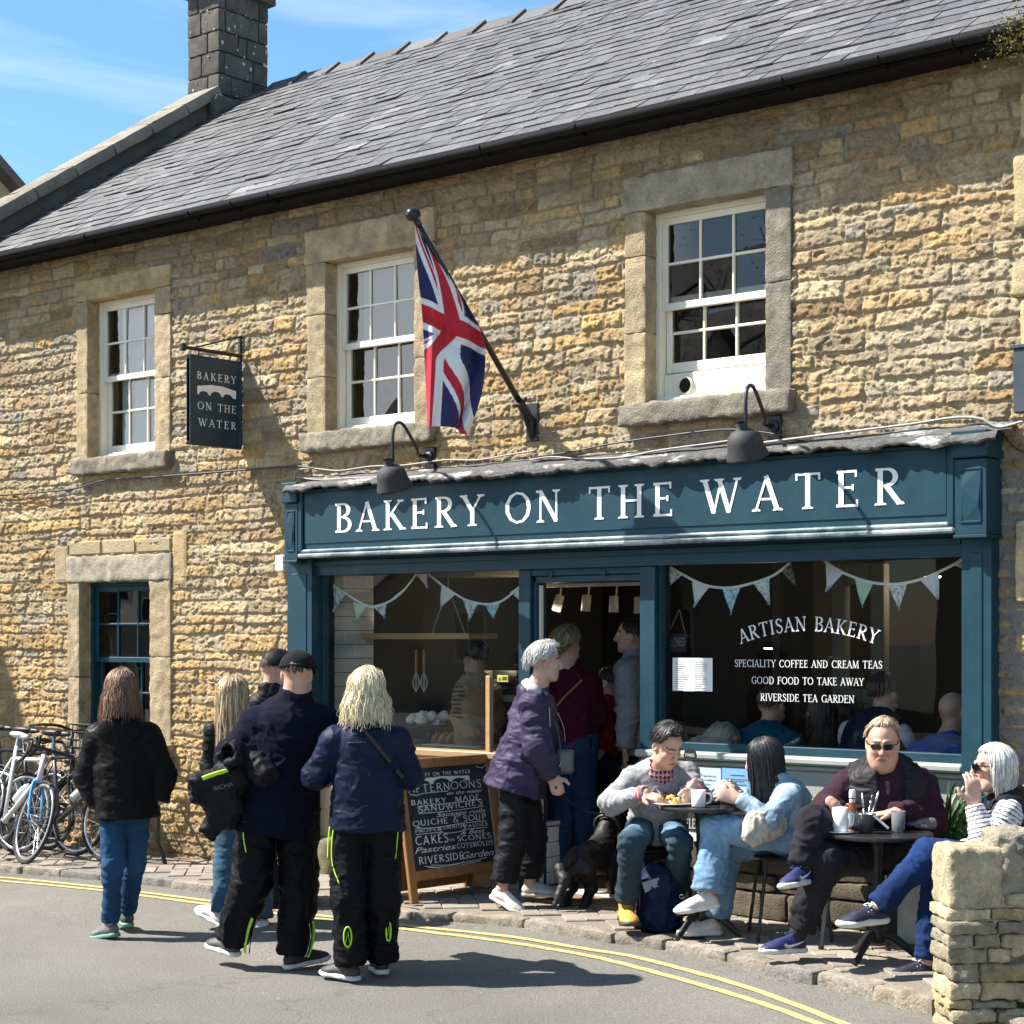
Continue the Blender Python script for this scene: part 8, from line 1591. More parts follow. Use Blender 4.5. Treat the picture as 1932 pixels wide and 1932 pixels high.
c = onT(1297, 1519, zt1); b = MB(); pr = [(-.055, 0), (.055, 0), (.055, .06), (.035, .10), (-.035, .10), (-.055, .06)]; b.prism([(x*.8, z) for x, z in pr], c, nrm(RI+AW*.2), UP, nrm(AW-RI*.2), -.035, .035); o = b.build('napkin_holder', pm('brushed_steel', (.42, .42, .43), .28, .08, 8, metal=1), None, loc=c); tag(o, 'brushed steel napkin holder beside the white mug', 'napkin holder')
for (x, y, lab) in ((1346, 1517, 'small grey steel sugar pot to the right of the white mug'),): c = onT(x, y, zt1); b = MB(); b.lathe([(0, 0), (.034, 0), (.040, .01), (.040, .075), (.037, .075), (.036, .012), (0, .01)], c, 20); o = b.build('sugar_pot', pm('brushed_steel', (.42, .42, .43)), None, smooth=True, loc=c); tag(o, lab, 'pot')
def cutlery(a, b_, kind, label):
    d = nrm(b_-a); m = MB(); m.tube([a, a*.5+b_*.5, b_], [.0045, .003, .0035], 6)
    if kind == 'fork':
        s = nrm(np.cross(d, UP)); m.tube([b_, b_+d*.02], [.004, .010], 6, flat=.3)
        for k in (-1, 0, 1): m.tube([b_+d*.02+s*k*.007, b_+d*.055+s*k*.007], .0016, 5)
    else: m.tube([b_, b_+d*.04, b_+d*.08], [.006, .009, .004], 6, flat=.2)
    o = m.build(kind, M_METAL, None, smooth=True, loc=a); tag(o, label, kind)
hR = J10['wrR']+Rh*.08; cutlery(hR+UP*.02, p1+V3(-.05, -.0, .03), 'knife', 'steel knife in the young man\'s right hand'); hL = J10['wrL']-RI*.03-UP*.09; cutlery(hL+UP*.05, p1+V3(.03, 0, .04), 'fork', 'steel fork in the young man\'s left hand')
w0 = J11['wrL']*.5+J11['wrR']*.5-RI*.10+UP*.045; S = SDF(w0-.16, w0+.16, .006); S.ell(w0, (.05, .045, .03), None, 0); S.cone(w0+RI*.02+UP*.02, w0+RI*.11-UP*.04, .022, .012, .02, UP, .5); V, F = S.mesh(); V = folds(V, F, .010, (22, 22, 22), 6); o = mesh_obj('paper_napkin', V, F, pm('napkin', (.66, .55, .42), .85, .1, 30), None); ROOT[o.name] = V3(0, 0, 0); tag(o, 'crumpled tan paper napkin held in the girl\'s hands', 'napkin')
b = MB(); ms_ = onT(1284, 1518, zt1)
# ---- on the second table
M_GL = glass_mat('tumbler_glass', ior=1.6, milky=.16); 
c = onT(1585, 1572, zt2); c2 = onT(1580, 1566, zt2); b = MB(); b.lathe([(0, .002), (.05, .002), (.075, .010), (.074, .013), (.045, .006), (0, .006)], c, 28); o = b.build('saucer', M_CHW, None, smooth=True, loc=c); tag(o, 'white saucer under the mug on the right table', 'saucer'); mug(c+UP*.007, 'tall white mug at the left edge of the right table', .125, .040)
c = onT(1608, 1567, zt2); b = MB(); b.lathe([(0, 0), (.026, 0), (.028, .01), (.028, .10), (.024, .125), (.014, .15), (.013, .17), (0, .17)], c, 20); sb = b.build('sauce_bottle', pm('brown_sauce', (.20, .055, .012), .18, .05, coat=.6), None, smooth=True, loc=c); tag(sb, 'brown sauce bottle with white cap between mug and bucket', 'bottle')
b = MB(); b.lathe([(.0165, .17), (.0175, .175), (.0165, .205), (.012, .213), (0, .214)], c, 18); b.build('cap', M_WHITE, sb, smooth=True); b = MB(); b.lathe([(.0285, .025), (.0287, .095)], c, 20); b.build('label', pm('label_blue', (.30, .36, .42), .5, wear=((.7, .7, .66), 25, .5, .55)), sb, smooth=True); b = MB(); b.lathe([(.0150, .135), (.0155, .165)], c, 16); b.build('neck_label', pm('label_pale', (.60, .62, .62), .5), sb)
c = onT(1633, 1572, zt2); b = MB(); b.lathe([(0, 0), (.036, 0), (.046, .098), (.049, .102), (.045, .10), (.034, .01), (0, .008)], c, 22); bk = b.build('cutlery_bucket', pm('galvanised', (.34, .35, .36), .35, .15, 10, metal=.9), None, smooth=True, loc=c); tag(bk, 'small galvanised bucket of cutlery on the right table', 'bucket')
cutlery(c+UP*.02, c+V3(-.012, .0, .125), 'spoon', 'steel spoon standing in the galvanised bucket'); cutlery(c+UP*.02+RI*.01, c+RI*.045+UP*.14, 'knife', 'steel knife leaning right in the galvanised bucket'); cutlery(c+UP*.02, c+RI*.022-AW*.01+UP*.145, 'fork', 'steel fork standing in the galvanised bucket')
b = MB(); q = c+RI*.06-AW*.03; b.obox(q+UP*.06+RI*.015, np.array([nrm(RI-UP*.9), nrm(AW+RI*.3), nrm(UP+RI*.7)]), (.05, .03, .003), .001); o = b.build('paper_napkin', pm('napkin_white', (.78, .77, .74), .85), None, loc=q); tag(o, 'folded white napkin leaning on the galvanised bucket', 'napkin')
c = onT(1695, 1570, zt2); b = MB(); b.lathe([(0, .004), (.030, .0), (.033, .01), (.038, .108), (.036, .108), (.031, .014), (0, .012)], c, 24); o = b.build('water_glass', M_GL, None, smooth=True, loc=c); tag(o, 'tumbler of water at the right of the table', 'glass'); b = MB(); b.lathe([(0, .013), (.0305, .014), (.0335, .060), (0, .060)], c, 24); b.build('water', glass_mat('water_mat', tint=(.86, .90, .92), ior=1.33), o, smooth=True)
c = onT(1716, 1566, zt2)+UP*.030; d = nrm(RI+AW*.35); b = MB(); ax = np.array([nrm(AW-RI*.35), UP, d]); b.lathe([(0, -.0), (.014, .0), (.014, .02), (.030, .05), (.031, .14), (.028, .15), (0, .152)], c, 22, ax); o = b.build('plastic_bottle', M_GL, None, smooth=True, loc=c); tag(o, 'empty clear plastic bottle lying on the right table', 'bottle'); b = MB(); b.lathe([(0, -.022), (.016, -.022), (.017, -.002), (0, .0)], c, 18, ax); b.build('cap', pm('bottle_cap_blue', (.01, .02, .12), .4), o, smooth=True)
c = onT(1665, 1566, zt2); b = MB(); b.obox(c+UP*.006, np.array([nrm(RI+AW*.3), nrm(AW-RI*.3), UP]), (.075, .04, .005), .003); o = b.build('phone', pm('phone_black', (.01, .01, .012), .15), None, loc=c); tag(o, 'flat black phone lying on the right table', 'phone')

# ================================================================== bags, leaflets, banner, planter, mat
bp = J_(10.22); S = SDF(np.min([bp(1195, 1630, -.15), bp(1300, 1760, .25)], 0)-.15, np.max([bp(1195, 1630, -.15), bp(1300, 1760, .25)], 0)+.15, .008)
bb = bp(1246, 1742); bb[2] = pav_z(bb[0]); S.cone(bb+UP*.09, bb+UP*.26, .125, .105, .03, AW, .72); S.ell(bb+UP*.29, (.10, .085, .075), np.array([RI, AW, UP]), .04); S.cone(bb+UP*.10-AW*.07, bb+UP*.20-AW*.065, .075, .06, .03, AW, .5); S.cut(bb+UP*.004, -UP)
V, F = S.mesh(); V = folds(V, F, .014, (12, 12, 16), 5); pk = MB().add(V, F, (.010, .016, .050)).build('backpack', cloth('nylon', .6, 200, .3, 0), None, smooth=True, loc=bb); tag(pk, 'navy backpack standing between the young man\'s boots', 'backpack')
b = MB(); b.tube(spline([bb+UP*.33-RI*.03, bb+UP*.39-RI*.02, bb+UP*.38+RI*.03, bb+UP*.33+RI*.03], 5), .008, 6); b.tube(spline([bb+UP*.30-RI*.08, bb+UP*.24-RI*.115-AW*.05, bb+UP*.12-RI*.12-AW*.06], 5), .012, 6, flat=.4); b.build('strap', M_DK, pk, smooth=True); b = MB(); b.obox(bb+UP*.27-RI*.055-AW*.085, np.array([nrm(RI+UP*.3), nrm(AW+UP*.3), nrm(UP-RI*.3)]), (.05, .004, .03), .002); b.build('patch', pm('grey_patch', (.24, .25, .32), .6), pk)
q = bb+RI*.115+UP*.20-AW*.05; b = MB(); b.tube([q+RI*.012*math.cos(a)+UP*.012*math.sin(a) for a in np.linspace(0, 6.28, 12, endpoint=False)], .003, 5, closed=True); b.build('ring', M_METAL, pk)
sbj = J_(9.80); S = SDF(np.min([sbj(1400, 1525, -.1), sbj(1480, 1600, .2)], 0)-.1, np.max([sbj(1400, 1525, -.1), sbj(1480, 1600, .2)], 0)+.1, .007); S.cone(sbj(1422, 1572), sbj(1458, 1553, .02), .062, .066, .03, AW, .75); S.ell(sbj(1436, 1548), (.075, .045, .05), np.array([RI, AW, UP]), .03); V, F = S.mesh(); V = folds(V, F, .014, (14, 14, 18), 4)
o = MB().add(V, F, (.50, .46, .39)).build('sling_bag', cloth('cream_canvas', .85), None, smooth=True, loc=sbj(1436, 1560)); tag(o, 'cream canvas bag on the lap of the girl in denim', 'bag')
def leaflet(x0, y0, x1, y1, Y, col, label, lines, tilt=0):
    a, b_ = onY(x0, y1, Y), onY(x1, y0, Y); m = MB(); m.box(a[0], b_[0], Y, Y+.004, a[2], b_[2]); o = m.build('leaflet', pm('leaflet_'+label[:5], col, .45, .05, 8), None, loc=a); tag(o, label, 'leaflet'); t = MB(); w = b_[0]-a[0]; h = b_[2]-a[2]
    for s, u0, v0, hh, ww in lines:
        if s: put_font(t, s, (a[0]+w*u0, Y-.0006, a[2]+h*v0), (1, 0, 0), (0, 0, 1), (0, -1, 0), h*hh, w*ww)
        else: t.box(a[0]+w*u0, a[0]+w*(u0+ww), Y-.0012, Y-.0004, a[2]+h*v0, a[2]+h*(v0+hh))
    t.build('print', pm('leaflet_ink', (.02, .09, .10), .6), o); return o
leaflet(1305, 1450, 1360, 1512, -.17, (.52, .64, .72), 'white framed leaflet with green lettering behind the table', [('Tripadvisor', .30, .74, .07, .56), ('Travellers\'', .30, .62, .07, .54), ('Choice', .30, .50, .07, .36), ('2023', .30, .38, .06, .22), ('', .10, .72, .10, .12), ('', .10, .56, .08, .12)])
leaflet(1362, 1452, 1421, 1510, -.17, (.20, .40, .60), 'blue leaflet standing beside the white one', [('', .28, .78, .03, .45), ('', .12, .66, .02, .72), ('', .12, .60, .02, .60), ('', .12, .5, .02, .66), ('', .12, .3, .02, .62), ('', .12, .22, .02, .5)])
a, b_ = onY(1284, 1568, -.16), onY(1420, 1536, -.16); m = MB(); m.box(a[0], b_[0]+.12, -.165, -.158, a[2], b_[2]+.01); o = m.build('banner', pm('banner_black', (.018, .018, .02), .6), None, loc=a); tag(o, 'black banner strip with white capitals under the leaflets', 'banner'); t = MB(); put_text(t, 'CELEBRATION AND', (a[0]+.01, -.1655, a[2]+.022), (1, 0, 0), (0, 0, 1), (0, -1, 0), .058, .40, th=.12, tn=.06); t.build('lettering', M_TXT, o)
m = MB(); m.box(a[0], b_[0]+.10, -.165, -.05, a[2]-.055, a[2]-.008, .004); o = m.build('white_ledge', M_WHITE, None, loc=a); o.name = 'ledge_box'; tag(o, 'low white box ledge beneath the black banner', 'box')
c = onY(1303, 1425, -.16); b = MB(); b.lathe([(0, 0), (.045, 0), (.047, .004), (.045, .008), (0, .008)], c, 26, np.array([[1, 0, 0], [0, 0, 1], [0, -1, 0]])); o = b.build('round_sign', pm('disc_black', (.015, .015, .015), .5), None, loc=c); tag(o, 'round black award disc on a wire stand by the sill', 'sign'); t = MB(); put_font(t, 'TWRD', (c[0]-.034, c[1]-.0095, c[2]-.008), (1, 0, 0), (0, 0, 1), (0, -1, 0), .02, .068); t.build('lettering', M_TXT, o); b = MB(); [b.tube([c+V3(s*.01, .002, -.04), c+V3(s*.035, .01, -.20)], .003, 5) for s in (-1, 1)]; b.build('wire_stand', M_METAL, o)
# planter
pc = onPav(1800, 1740); pc = atD(1783, 1600, 9.75); pc[2] = pav_z(pc[0]); zp = float(atD(1795, 1585, 9.75)[2]); b = MB(); b.rough(pc[0]-.22, pc[0]+.22, pc[1]-.14, pc[1]+.14, pc[2], zp, res=.04, amp=.002, rnd=.02, col=(.42, .45, .40)); b.box(pc[0]-.24, pc[0]+.24, pc[1]-.16, pc[1]+.16, zp-.03, zp, .008, col=(.45, .48, .43)); pl = b.build('planter', pm('planter_green', (1, 1, 1), .6, .06, attr=True), None, loc=pc); tag(pl, 'pale green planter box beside the right pilaster', 'planter')
r = np.random.default_rng(3); b = MB()
for i in range(70):
    a = r.uniform(0, 6.28); lean_ = abs(r.normal(.5, .35)); h = r.uniform(.12, .36); d = V3(math.cos(a), math.sin(a), 0); p0 = pc*[1, 1, 0]+UP*zp+d*r.uniform(0, .08); P = [p0, p0+UP*h*.5+d*lean_*h*.3, p0+UP*h*.85+d*lean_*h*.8, p0+UP*h*.95+d*lean_*h*1.3]; b.tube(spline(P, 4), np.interp(np.linspace(0, 1, 13), [0, .4, 1], [.004, .007, .0008]), 4, cap=False, flat=.2, col=V3(.06, .13, .03)*r.uniform(.6, 1.6))
for i in range(1500):
    q = pc*[1, 1, 0]+UP*(zp+.02)+r.normal(0, 1, 3)*[.11, .06, .045]; n_ = nrm(r.normal(0, 1, 3)+[0, 0, .8]); u_ = nrm(np.cross(n_, r.normal(0, 1, 3))); w_ = np.cross(n_, u_); l_ = r.uniform(.008, .018); b.add([q-u_*l_, q+w_*l_*.6, q+u_*l_, q-w_*l_*.6], [(0, 1, 2, 3)], V3(.06, .15, .025)*r.uniform(.5, 1.7))
for i in range(9):
    p0 = atD(1782+i*4+(i % 3)*3, 1545-(i*7 % 38), 9.72); b.tube(spline([p0, p0+UP*.04+RI*.012, p0+UP*.075+RI*.03], 4), [.007]*9, 6, col=(.55, .50, .36))
o = b.build('potted_plant', pm('leaf', (1, 1, 1), .5, .15, 20, attr=True), None, loc=V3(pc[0], pc[1], zp)); tag(o, 'strappy green plant with cream flower spikes in the planter', 'plant')
a = onPav(1085, 1703); b = MB(); b.obox(V3(a[0]+.05, a[1]+.05, pav_z(a[0])+.008), np.array([[1, 0, 0], [0, 1, 0], [0, 0, 1]]), (.36, .16, .009), .003); o = b.build('doormat', pm('coir', (.26, .15, .07), .95, .25, 40, .8, 200), None, loc=a); tag(o, 'brown coir doormat before the shop door', 'doormat')
p = onPav(604, 1648); b = MB(); b.rough(p[0]-.13, p[0]+.10, p[1]-.0, p[1]+.18, pav_z(p[0])-.05, pav_z(p[0])+.26, res=.02, amp=.025, rnd=.09, fr=9, col=(.16, .145, .085), colvar=.4); o = b.build('boulder', M_DRESS, None, smooth=True, loc=p); tag(o, 'mossy guard boulder at the left foot of the shopfront', 'boulder')

# ================================================================== dry stone wall at the right edge
dw = MB(); O = atD(1792, 1206, 7.95); O[2] = 0; k_ = F_PX/7.95; r = random.Random(6); U_ = nrm(RT+FW*.05); Wn = np.cross(UP, U_); Wn = Wn if Wn @ FW > 0 else -Wn; A_ = np.array([U_, Wn, UP])
def dstone(x0, x1, z0, z1, seed, col, rnd=.02, amp=.012, dep=.14): dw.rough(-(x1-x0)/2, (x1-x0)/2, -dep, dep, -(z1-z0)/2, (z1-z0)/2, res=.011, amp=amp, rnd=rnd, fr=21, seed=seed, col=col, ax=A_, c0=O+U_*(x0+x1)/2+UP*(z0+z1)/2+Wn*(dep+r.uniform(-.012, .012)), colvar=.35)
PAL = [V3(.46, .36, .19), V3(.42, .34, .21), V3(.36, .31, .21), V3(.50, .41, .25), V3(.30, .26, .19)]
zy = lambda y: (1800/1000)-(y-1200)/k_; xx = lambda x: (x-1776)/k_
dstone(xx(1776), xx(1882), zy(1718), zy(1600), 1, V3(.47, .39, .25), .025, .014); dstone(xx(1868), xx(1990), zy(1690), zy(1572), 2, V3(.33, .29, .21), .04, .03); dstone(xx(1893), xx(1940), zy(1665), zy(1570), 3, V3(.24, .215, .17), .04, .03)
z = zy(1716); sd_ = 10
while z > -.05:
    h = r.uniform(.042, .088); x = xx(1773+r.uniform(-5, 6))
    while x < xx(2090):
        w = r.uniform(.10, .26); z1 = z if x < xx(1880) else z+.03
        dstone(x+.003, x+w-.003, z1-h+.003, z1-.002, sd_, r.choice(PAL)*r.uniform(.75, 1.1), .012, .017); x += w; sd_ += 1
    z -= h
dstone(xx(1885), xx(1990), zy(1712), zy(1688), 99, PAL[3])
dw.obox(O+U_*.42+UP*.36+Wn*.20, A_, (.36, .16, .40), col=(.07, .06, .05)); o = dw.build('stone_wall', M_STONE, None, smooth=True, loc=O); tag(o, 'low dry stone wall end with a big top block at the right', 'wall')

# grit and leaf dust gathered along the kerb
gr_ = MB(); r = np.random.default_rng(21)
for i in range(2600):
    s0 = r.uniform(3.5, L_[-1]-1.5); p = np.array([np.interp(s0, L_, KL[:, q]) for q in range(3)]); n_ = np.array([np.interp(s0, L_, KN[:, q]) for q in range(3)])
    if fbm(p[None]*1.7, 2, 5)[0] < .42 and r.random() < .7: continue
    p = p-n_*abs(r.normal(0, .055))-n_*.004; c = V3(p[0], p[1], road_z(p[0], p[1])+.001); q = r.uniform(.002, .0065)
    v = c+np.array([[1, 0, 0], [-.5, .87, 0], [-.5, -.87, 0], [0, 0, .8]])*q*r.uniform(.6, 1.4, (4, 3)); gr_.add(v, [(0, 1, 3), (1, 2, 3), (2, 0, 3)], V3(.30, .25, .18)*r.uniform(.4, 1.3))
tag(gr_.build('grit', pm('grit', (1, 1, 1), .95, .1, attr=True)), 'loose grit and dust lying along the kerb', 'grit', kind='stuff')

# ================================================================== bicycles by the wall
M_TYRE = pm('tyre', (.015, .015, .016), .8, .1, 20); M_RIM = pm('rim', (.45, .45, .46), .3, .05, metal=.8)
def bike(label, frame_m, accent, drop=True, basket=False, mud=False, sadcol=(.02, .02, .02), seed=1):
    R = .325; b0 = thing('bicycle', label, 'bicycle', (0, 0, 0), 'bicycles leaning by the wall'); fm_ = pm('bike_'+frame_m[0], frame_m[1], .3, .03, coat=.4); ac = pm('bike_'+accent[0], accent[1], .35, coat=.3)
    def ring(c, r_, t, n=40): return [c+V3(r_*math.cos(a), 0, r_*math.sin(a)) for a in np.linspace(0, 2*math.pi, n, endpoint=False)]
    rw, fw_ = V3(-.50, 0, R), V3(.50, 0, R)
    for c in (rw, fw_):
        m = MB(); m.tube(ring(c, R-.013, 0), .0135, 8, closed=True); w = m.build('wheel', M_TYRE, b0, smooth=True)
        m = MB(); m.tube(ring(c, R-.038, 0), .015, 6, closed=True, flat=.55); m.lathe([(0, -.03), (.018, -.03), (.018, .03), (0, .03)], c, 10, np.array([[1, 0, 0], [0, 0, 1], [0, -1, 0]])); m.build('rim', M_RIM, w, smooth=True)
        m = MB()
        for i in range(24): a = i*math.pi/12; a2 = a+(.5 if i % 2 else -.5); m.tube([c+V3(.015*math.cos(a2), .025*(1 if i % 4 < 2 else -1), .015*math.sin(a2)), c+V3((R-.04)*math.cos(a), 0, (R-.04)*math.sin(a))], .0016, 4, cap=False)
        m.build('spokes', M_RIM, w)
    bbk, st, hd, hd2 = V3(-.08, 0, .28), V3(-.24, 0, .78), V3(.33, 0, .80), V3(.36, 0, .66)
    m = MB(); m.tube([bbk, hd2], .021, 10); m.tube([st, hd], .017, 10); m.tube([bbk, st+V3(-.03, 0, .10)], .016, 10); m.tube([hd+V3(-.01, 0, .04), hd2+V3(.01, 0, -.04)], .021, 10)
    for s in (-1, 1): m.tube([bbk+V3(0, s*.03, 0), rw+V3(0, s*.05, 0)], .009, 8); m.tube([st+V3(0, s*.02, 0), rw+V3(0, s*.05, 0)], .008, 8)
    m.build('frame', fm_, b0, smooth=True)
    m = MB()
    for s in (-1, 1): m.tube(spline([hd2+V3(.01, s*.04, -.04), hd2+V3(.05, s*.05, -.16), fw_+V3(0, s*.05, 0)], 4), np.linspace(.016, .009, 9), 8)
    m.tube([hd2+V3(.01, -.045, -.035), hd2+V3(.01, .045, -.035)], .02, 8); m.build('fork', ac, b0, smooth=True)
    m = MB()
    if drop:
        m.tube([hd+V3(-.02, 0, .06), hd+V3(.08, 0, .08)], .015, 8)
        for s in (-1, 1): m.tube(spline([hd+V3(.08, 0, .08), hd+V3(.08, s*.20, .08), hd+V3(.16, s*.21, .07), hd+V3(.18, s*.215, .0), hd+V3(.10, s*.22, -.06), hd+V3(.03, s*.22, -.06)], 5), .014, 8); m.tube(spline([hd+V3(.15, s*.205, .075), hd+V3(.20, s*.205, .10), hd+V3(.20, s*.205, .02)], 4), .013, 6)
    else:
        m.tube([hd+V3(-.02, 0, .04), hd+V3(-.03, 0, .18)], .014, 8)
        for s in (-1, 1): m.tube(spline([hd+V3(-.03, 0, .18), hd+V3(.0, s*.18, .20), hd+V3(-.08, s*.30, .19), hd+V3(-.18, s*.31, .18)], 5), .012, 8)
    m.build('handlebar', M_DK, b0, smooth=True)
    m = MB(); sx = st+V3(-.05, 0, .19); m.ell(sx, (.13, .06, .028), nu=18, nv=8); m.ell(sx+V3(.10, 0, -.004), (.10, .026, .022), nu=14, nv=8); m.build('saddle', pm('saddle_%d' % seed, sadcol, .45), b0, smooth=True); m = MB(); m.tube([st+V3(-.02, 0, .05), sx], .013, 8); m.build('seat_post', M_METAL, b0)
    m = MB(); m.lathe([(.07, -.045), (.095, -.045), (.095, -.04), (.07, -.04)], bbk, 26, np.array([[1, 0, 0], [0, 0, 1], [0, -1, 0]])); m.tube([bbk+V3(0, -.05, 0), bbk+V3(.10, -.06, -.14)], .012, 8); m.tube([bbk+V3(0, .05, 0), bbk+V3(-.10, .06, .14)], .012, 8); m.box(bbk[0]+.06, bbk[0]+.15, bbk[1]-.14, bbk[1]-.06, .125, .145, .005); m.box(bbk[0]-.15, bbk[0]-.06, .06, .14, .415, .435, .005)
    m.tube([bbk+V3(0, -.042, .09), rw+V3(0, -.042, .04)], .005, 5); m.tube([bbk+V3(0, -.042, -.09), rw+V3(0, -.042, -.04)], .005, 5); m.build('crank_and_chain', pm('chain', (.06, .06, .065), .4, metal=.6), b0, smooth=True)
    if not basket:
        m = MB(); d = nrm(hd2-bbk); c = bbk+d*.22+np.cross(V3(0, 1, 0), d)*-.06; ax = np.array([[0, 1, 0], np.cross(d, (0, 1, 0)), d]); m.lathe([(0, -.01), (.036, -.01), (.037, .12), (.030, .13), (.030, .16), (.018, .175), (.014, .19), (0, .19)], c, 18, ax); m.build('water_bottle', pm('bottle_pale', (.62, .68, .68), .35), b0, smooth=True)
    if mud:
        for c in (rw, fw_):
            m = MB(); a = np.radians(np.linspace(20, 175, 18)); m.tube([c+V3((R+.022)*math.cos(q), 0, (R+.022)*math.sin(q)) for q in a], .026, 6, flat=.35, side=(0, 1, 0)); m.build('mudguard', M_DK, b0, smooth=True)
    if basket:
        c = hd+V3(.20, 0, .10); m = MB()
        for z in (-.12, -.06, 0, .06, .12): hw = .14+.15*(z+.12)*.3; m.tube([c+V3(-.12, -hw, z), c+V3(.13, -hw, z), c+V3(.13, hw, z), c+V3(-.12, hw, z)], .005, 5, closed=True)
        for q in np.linspace(-.12, .12, 7): m.tube([c+V3(-.12+0, q, -.12), c+V3(-.12, q*1.2, .12)], .003, 4); m.tube([c+V3(.13, q, -.12), c+V3(.13, q*1.2, .12)], .003, 4); m.tube([c+V3(q, -.14, -.12), c+V3(q, -.175, .12)], .003, 4); m.tube([c+V3(q, .14, -.12), c+V3(q, .175, .12)], .003, 4)
        m.box(c[0]-.12, c[0]+.13, -.14, .14, c[2]-.125, c[2]-.115); m.build('basket', M_IRON, b0)
    return b0
def park(b, front_px, head, lean, yoff=0):
    p = onPav(*front_px); p = p+V3(0, yoff, 0); h = V3(math.cos(head), math.sin(head), 0); c = p-h*.50; c[2] = pav_z(p[0]); b.location = tuple(c); b.rotation_euler = (lean, 0, head); ROOT[b.name] = c
park(bike('white and blue racing bicycle with drop bars at the left edge', ('white', (.62, .64, .64)), ('sky', (.06, .28, .50)), seed=1, sadcol=(.6, .6, .58)), (42, 1630), math.radians(-14), math.radians(-17))
park(bike('black bicycle with mudguards and a wire front basket', ('black', (.014, .016, .018)), ('black', (.014, .016, .018)), drop=False, basket=True, mud=True, seed=2), (128, 1616), math.radians(4), math.radians(-10), .05)
park(bike('dark bicycle nearest the wall, half hidden by the woman in black', ('graphite', (.04, .045, .05)), ('graphite', (.04, .045, .05)), drop=True, seed=3), (196, 1628), math.radians(6), math.radians(-12), .02)
park(bike('black racing bicycle tangled behind the white one', ('navy', (.02, .025, .05)), ('black', (.014, .016, .018)), seed=4), (66, 1606), math.radians(2), math.radians(-8), .10)
q = [onPav(312, 1630), None]; p = q[0]; b = MB(); P0 = p; b.tube(spline([P0, P0+UP*.10-RT*.03, P0+UP*.18-RT*.055, P0+UP*.52-RT*.055, P0+UP*.62-RT*.10, P0+UP*.62-RT*.45+FW*.1, P0+UP*.5-RT*.50+FW*.12, P0-RT*.50+FW*.12-UP*.0], 6), .016, 8); o = b.build('bicycle_stand', M_IRON, None, smooth=True, loc=p); tag(o, 'black tubular bicycle stand by the wall behind the woman in black', 'bicycle stand')

# ================================================================== across the street and next door
M_REND = pm('render_wall', (.42, .37, .27), .9, .12, 2, .3, 30); M_TILE2 = pm('roof_tile', (.10, .09, .085), .8, .2, 3)
def house(x0, x1, y0, y1, zE, zR, label, front, group=None, axis='x', win=True):
    h = thing('cottage', label, 'house', ((x0+x1)/2, (y0+y1)/2, 0), group); b = MB(); ym = (y0+y1)/2; xm = (x0+x1)/2
    if axis == 'x': b.add([(x0, y0, 0), (x1, y0, 0), (x1, y1, 0), (x0, y1, 0), (x0, y0, zE), (x1, y0, zE), (x1, y1, zE), (x0, y1, zE), (x0, ym, zR-.1), (x1, ym, zR-.1)], [(0, 1, 5, 4), (3, 7, 6, 2), (0, 4, 8, 7, 3), (1, 2, 6, 9, 5)])
    else: b.add([(x0, y0, 0), (x1, y0, 0), (x1, y1, 0), (x0, y1, 0), (x0, y0, zE), (x1, y0, zE), (x1, y1, zE), (x0, y1, zE), (xm, y0, zR-.1), (xm, y1, zR-.1)], [(0, 4, 7, 3), (1, 2, 6, 5), (0, 1, 5, 8, 4), (3, 7, 9, 6, 2)])
    b.build('wall', M_REND, h); b = MB()
    if axis == 'x':
        for s, yy in ((-1, y0-.3), (1, y1+.3)): b.add([(x0-.2, yy, zE-.15), (x1+.2, yy, zE-.15), (x1+.2, ym, zR), (x0-.2, ym, zR), (x0-.2, yy, zE-.27), (x1+.2, yy, zE-.27), (x1+.2, ym, zR-.12), (x0-.2, ym, zR-.12)], [(0, 1, 2, 3), (4, 7, 6, 5), (0, 4, 5, 1), (1, 5, 6, 2), (0, 3, 7, 4)])
    else:
        for s, xx_ in ((-1, x0-.2), (1, x1+.2)): b.add([(xx_, y0-.15, zE-.12), (xx_, y1+.2, zE-.12), (xm, y1+.2, zR), (xm, y0-.15, zR), (xx_, y0-.15, zE-.28), (xx_, y1+.2, zE-.28), (xm, y1+.2, zR-.14), (xm, y0-.15, zR-.14)], [(0, 1, 2, 3), (4, 7, 6, 5), (0, 4, 5, 1), (1, 5, 6, 2), (0, 3, 7, 4)])
    b.build('roof', M_TILE2, h)
    if win:
        for i in range(int((x1-x0)/3)):
            for z in (1.2, 3.6):
                xc = x0+1.5+i*3; b = MB(); b.box(xc-.5, xc+.5, y1-.02, y1+.05, z-.05, z+1.25, .01); w = b.build('window', M_CREAM, h); b = MB()
                for u in (-1, 1):
                    for v in (0, 1): b.box(xc+u*.23-.20, xc+u*.23+.20, y1+.045, y1+.055, z+.03+v*.6, z+.58+v*.6)
                b.build('pane', M_DARKIN, w)
    return h
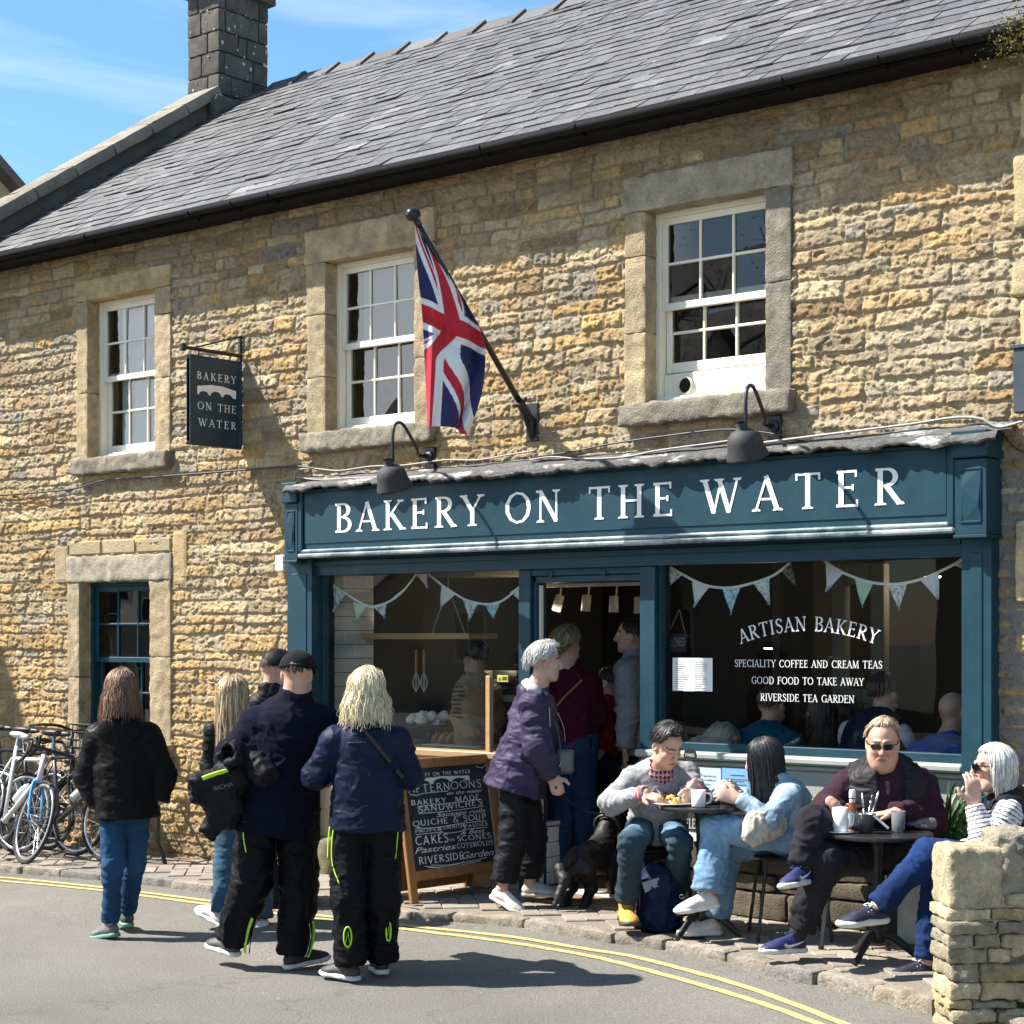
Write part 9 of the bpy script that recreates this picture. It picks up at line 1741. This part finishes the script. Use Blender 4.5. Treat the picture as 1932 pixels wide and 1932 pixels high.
house(-44, -31, -30, -23, 3.0, 4.8, 'stone cottage across the street, mirrored in the left windows', 1); house(-30, -21, -31, -24, 6.6, 10.4, 'long stone cottage across the street, mirrored in the shop glass', 1); house(-16, -6, -31, -23.5, 5.0, 8.0, 'stone cottage across the street, mirrored in the right shop window', 1)
_a, _b = onX(0, 330, -17.0), onX(38, 375, -17.0); _m = (_a[2]-_b[2])/(_b[1]-_a[1]); _ym = _a[1]-2.4; _y1 = _b[1]+.9
nh = house(-24, -17.0, 2*_ym-_y1, _y1, _b[2]-_m*.9, _a[2]+_m*2.4, 'neighbouring stone house beyond the left gable', 1, win=False)
def tree(base, H, label, seed):
    r = np.random.default_rng(seed); t = thing('street_tree', label, 'tree', tuple(base)); B_ = V3(*base); b = MB(); b.tube(spline([B_, B_+V3(.1, 0, H*.2), B_+V3(0, .15, H*.45), B_+V3(.1, .1, H*.75)], 5), np.linspace(.22, .06, 16), 10); tips = []
    for i in range(26):
        z = H*r.uniform(.28, .75); a = r.uniform(0, 6.28); d = V3(math.cos(a), math.sin(a), r.uniform(.3, .9)); L_ = H*r.uniform(.15, .32); p = B_+UP*z; e = p+d*L_; b.tube(spline([p, p+d*L_*.5+UP*.1, e], 4), np.linspace(.07, .015, 9), 6); tips.append(e)
        for k in range(9): e2 = e+nrm(r.normal(0, 1, 3)+[0, 0, .3])*r.uniform(.5, 1.1); b.tube([e-d*.2, e2], [.018, .005], 4); tips.append(e2)
    b.build('trunk', pm('bark', (.08, .065, .05), .9, .2, 6, .5, 40), t); c = MB()
    for e in tips:
        for k in range(22): q = e+r.normal(0, .38, 3); n_ = nrm(r.normal(0, 1, 3)); u_ = nrm(np.cross(n_, r.normal(0, 1, 3))); w_ = np.cross(n_, u_); l_ = r.uniform(.016, .034); c.add([q-u_*l_, q+w_*l_*.5, q+u_*l_, q-w_*l_*.5], [(0, 1, 2, 3)], V3(.055, .10, .025)*r.uniform(.5, 1.6))
    c.build('crown', pm('leaf', (1, 1, 1), .5), t); return t
tree((-18.9, -18.5, 0), 10.0, 'young leafed tree across the street, mirrored in the right upper window', 4)
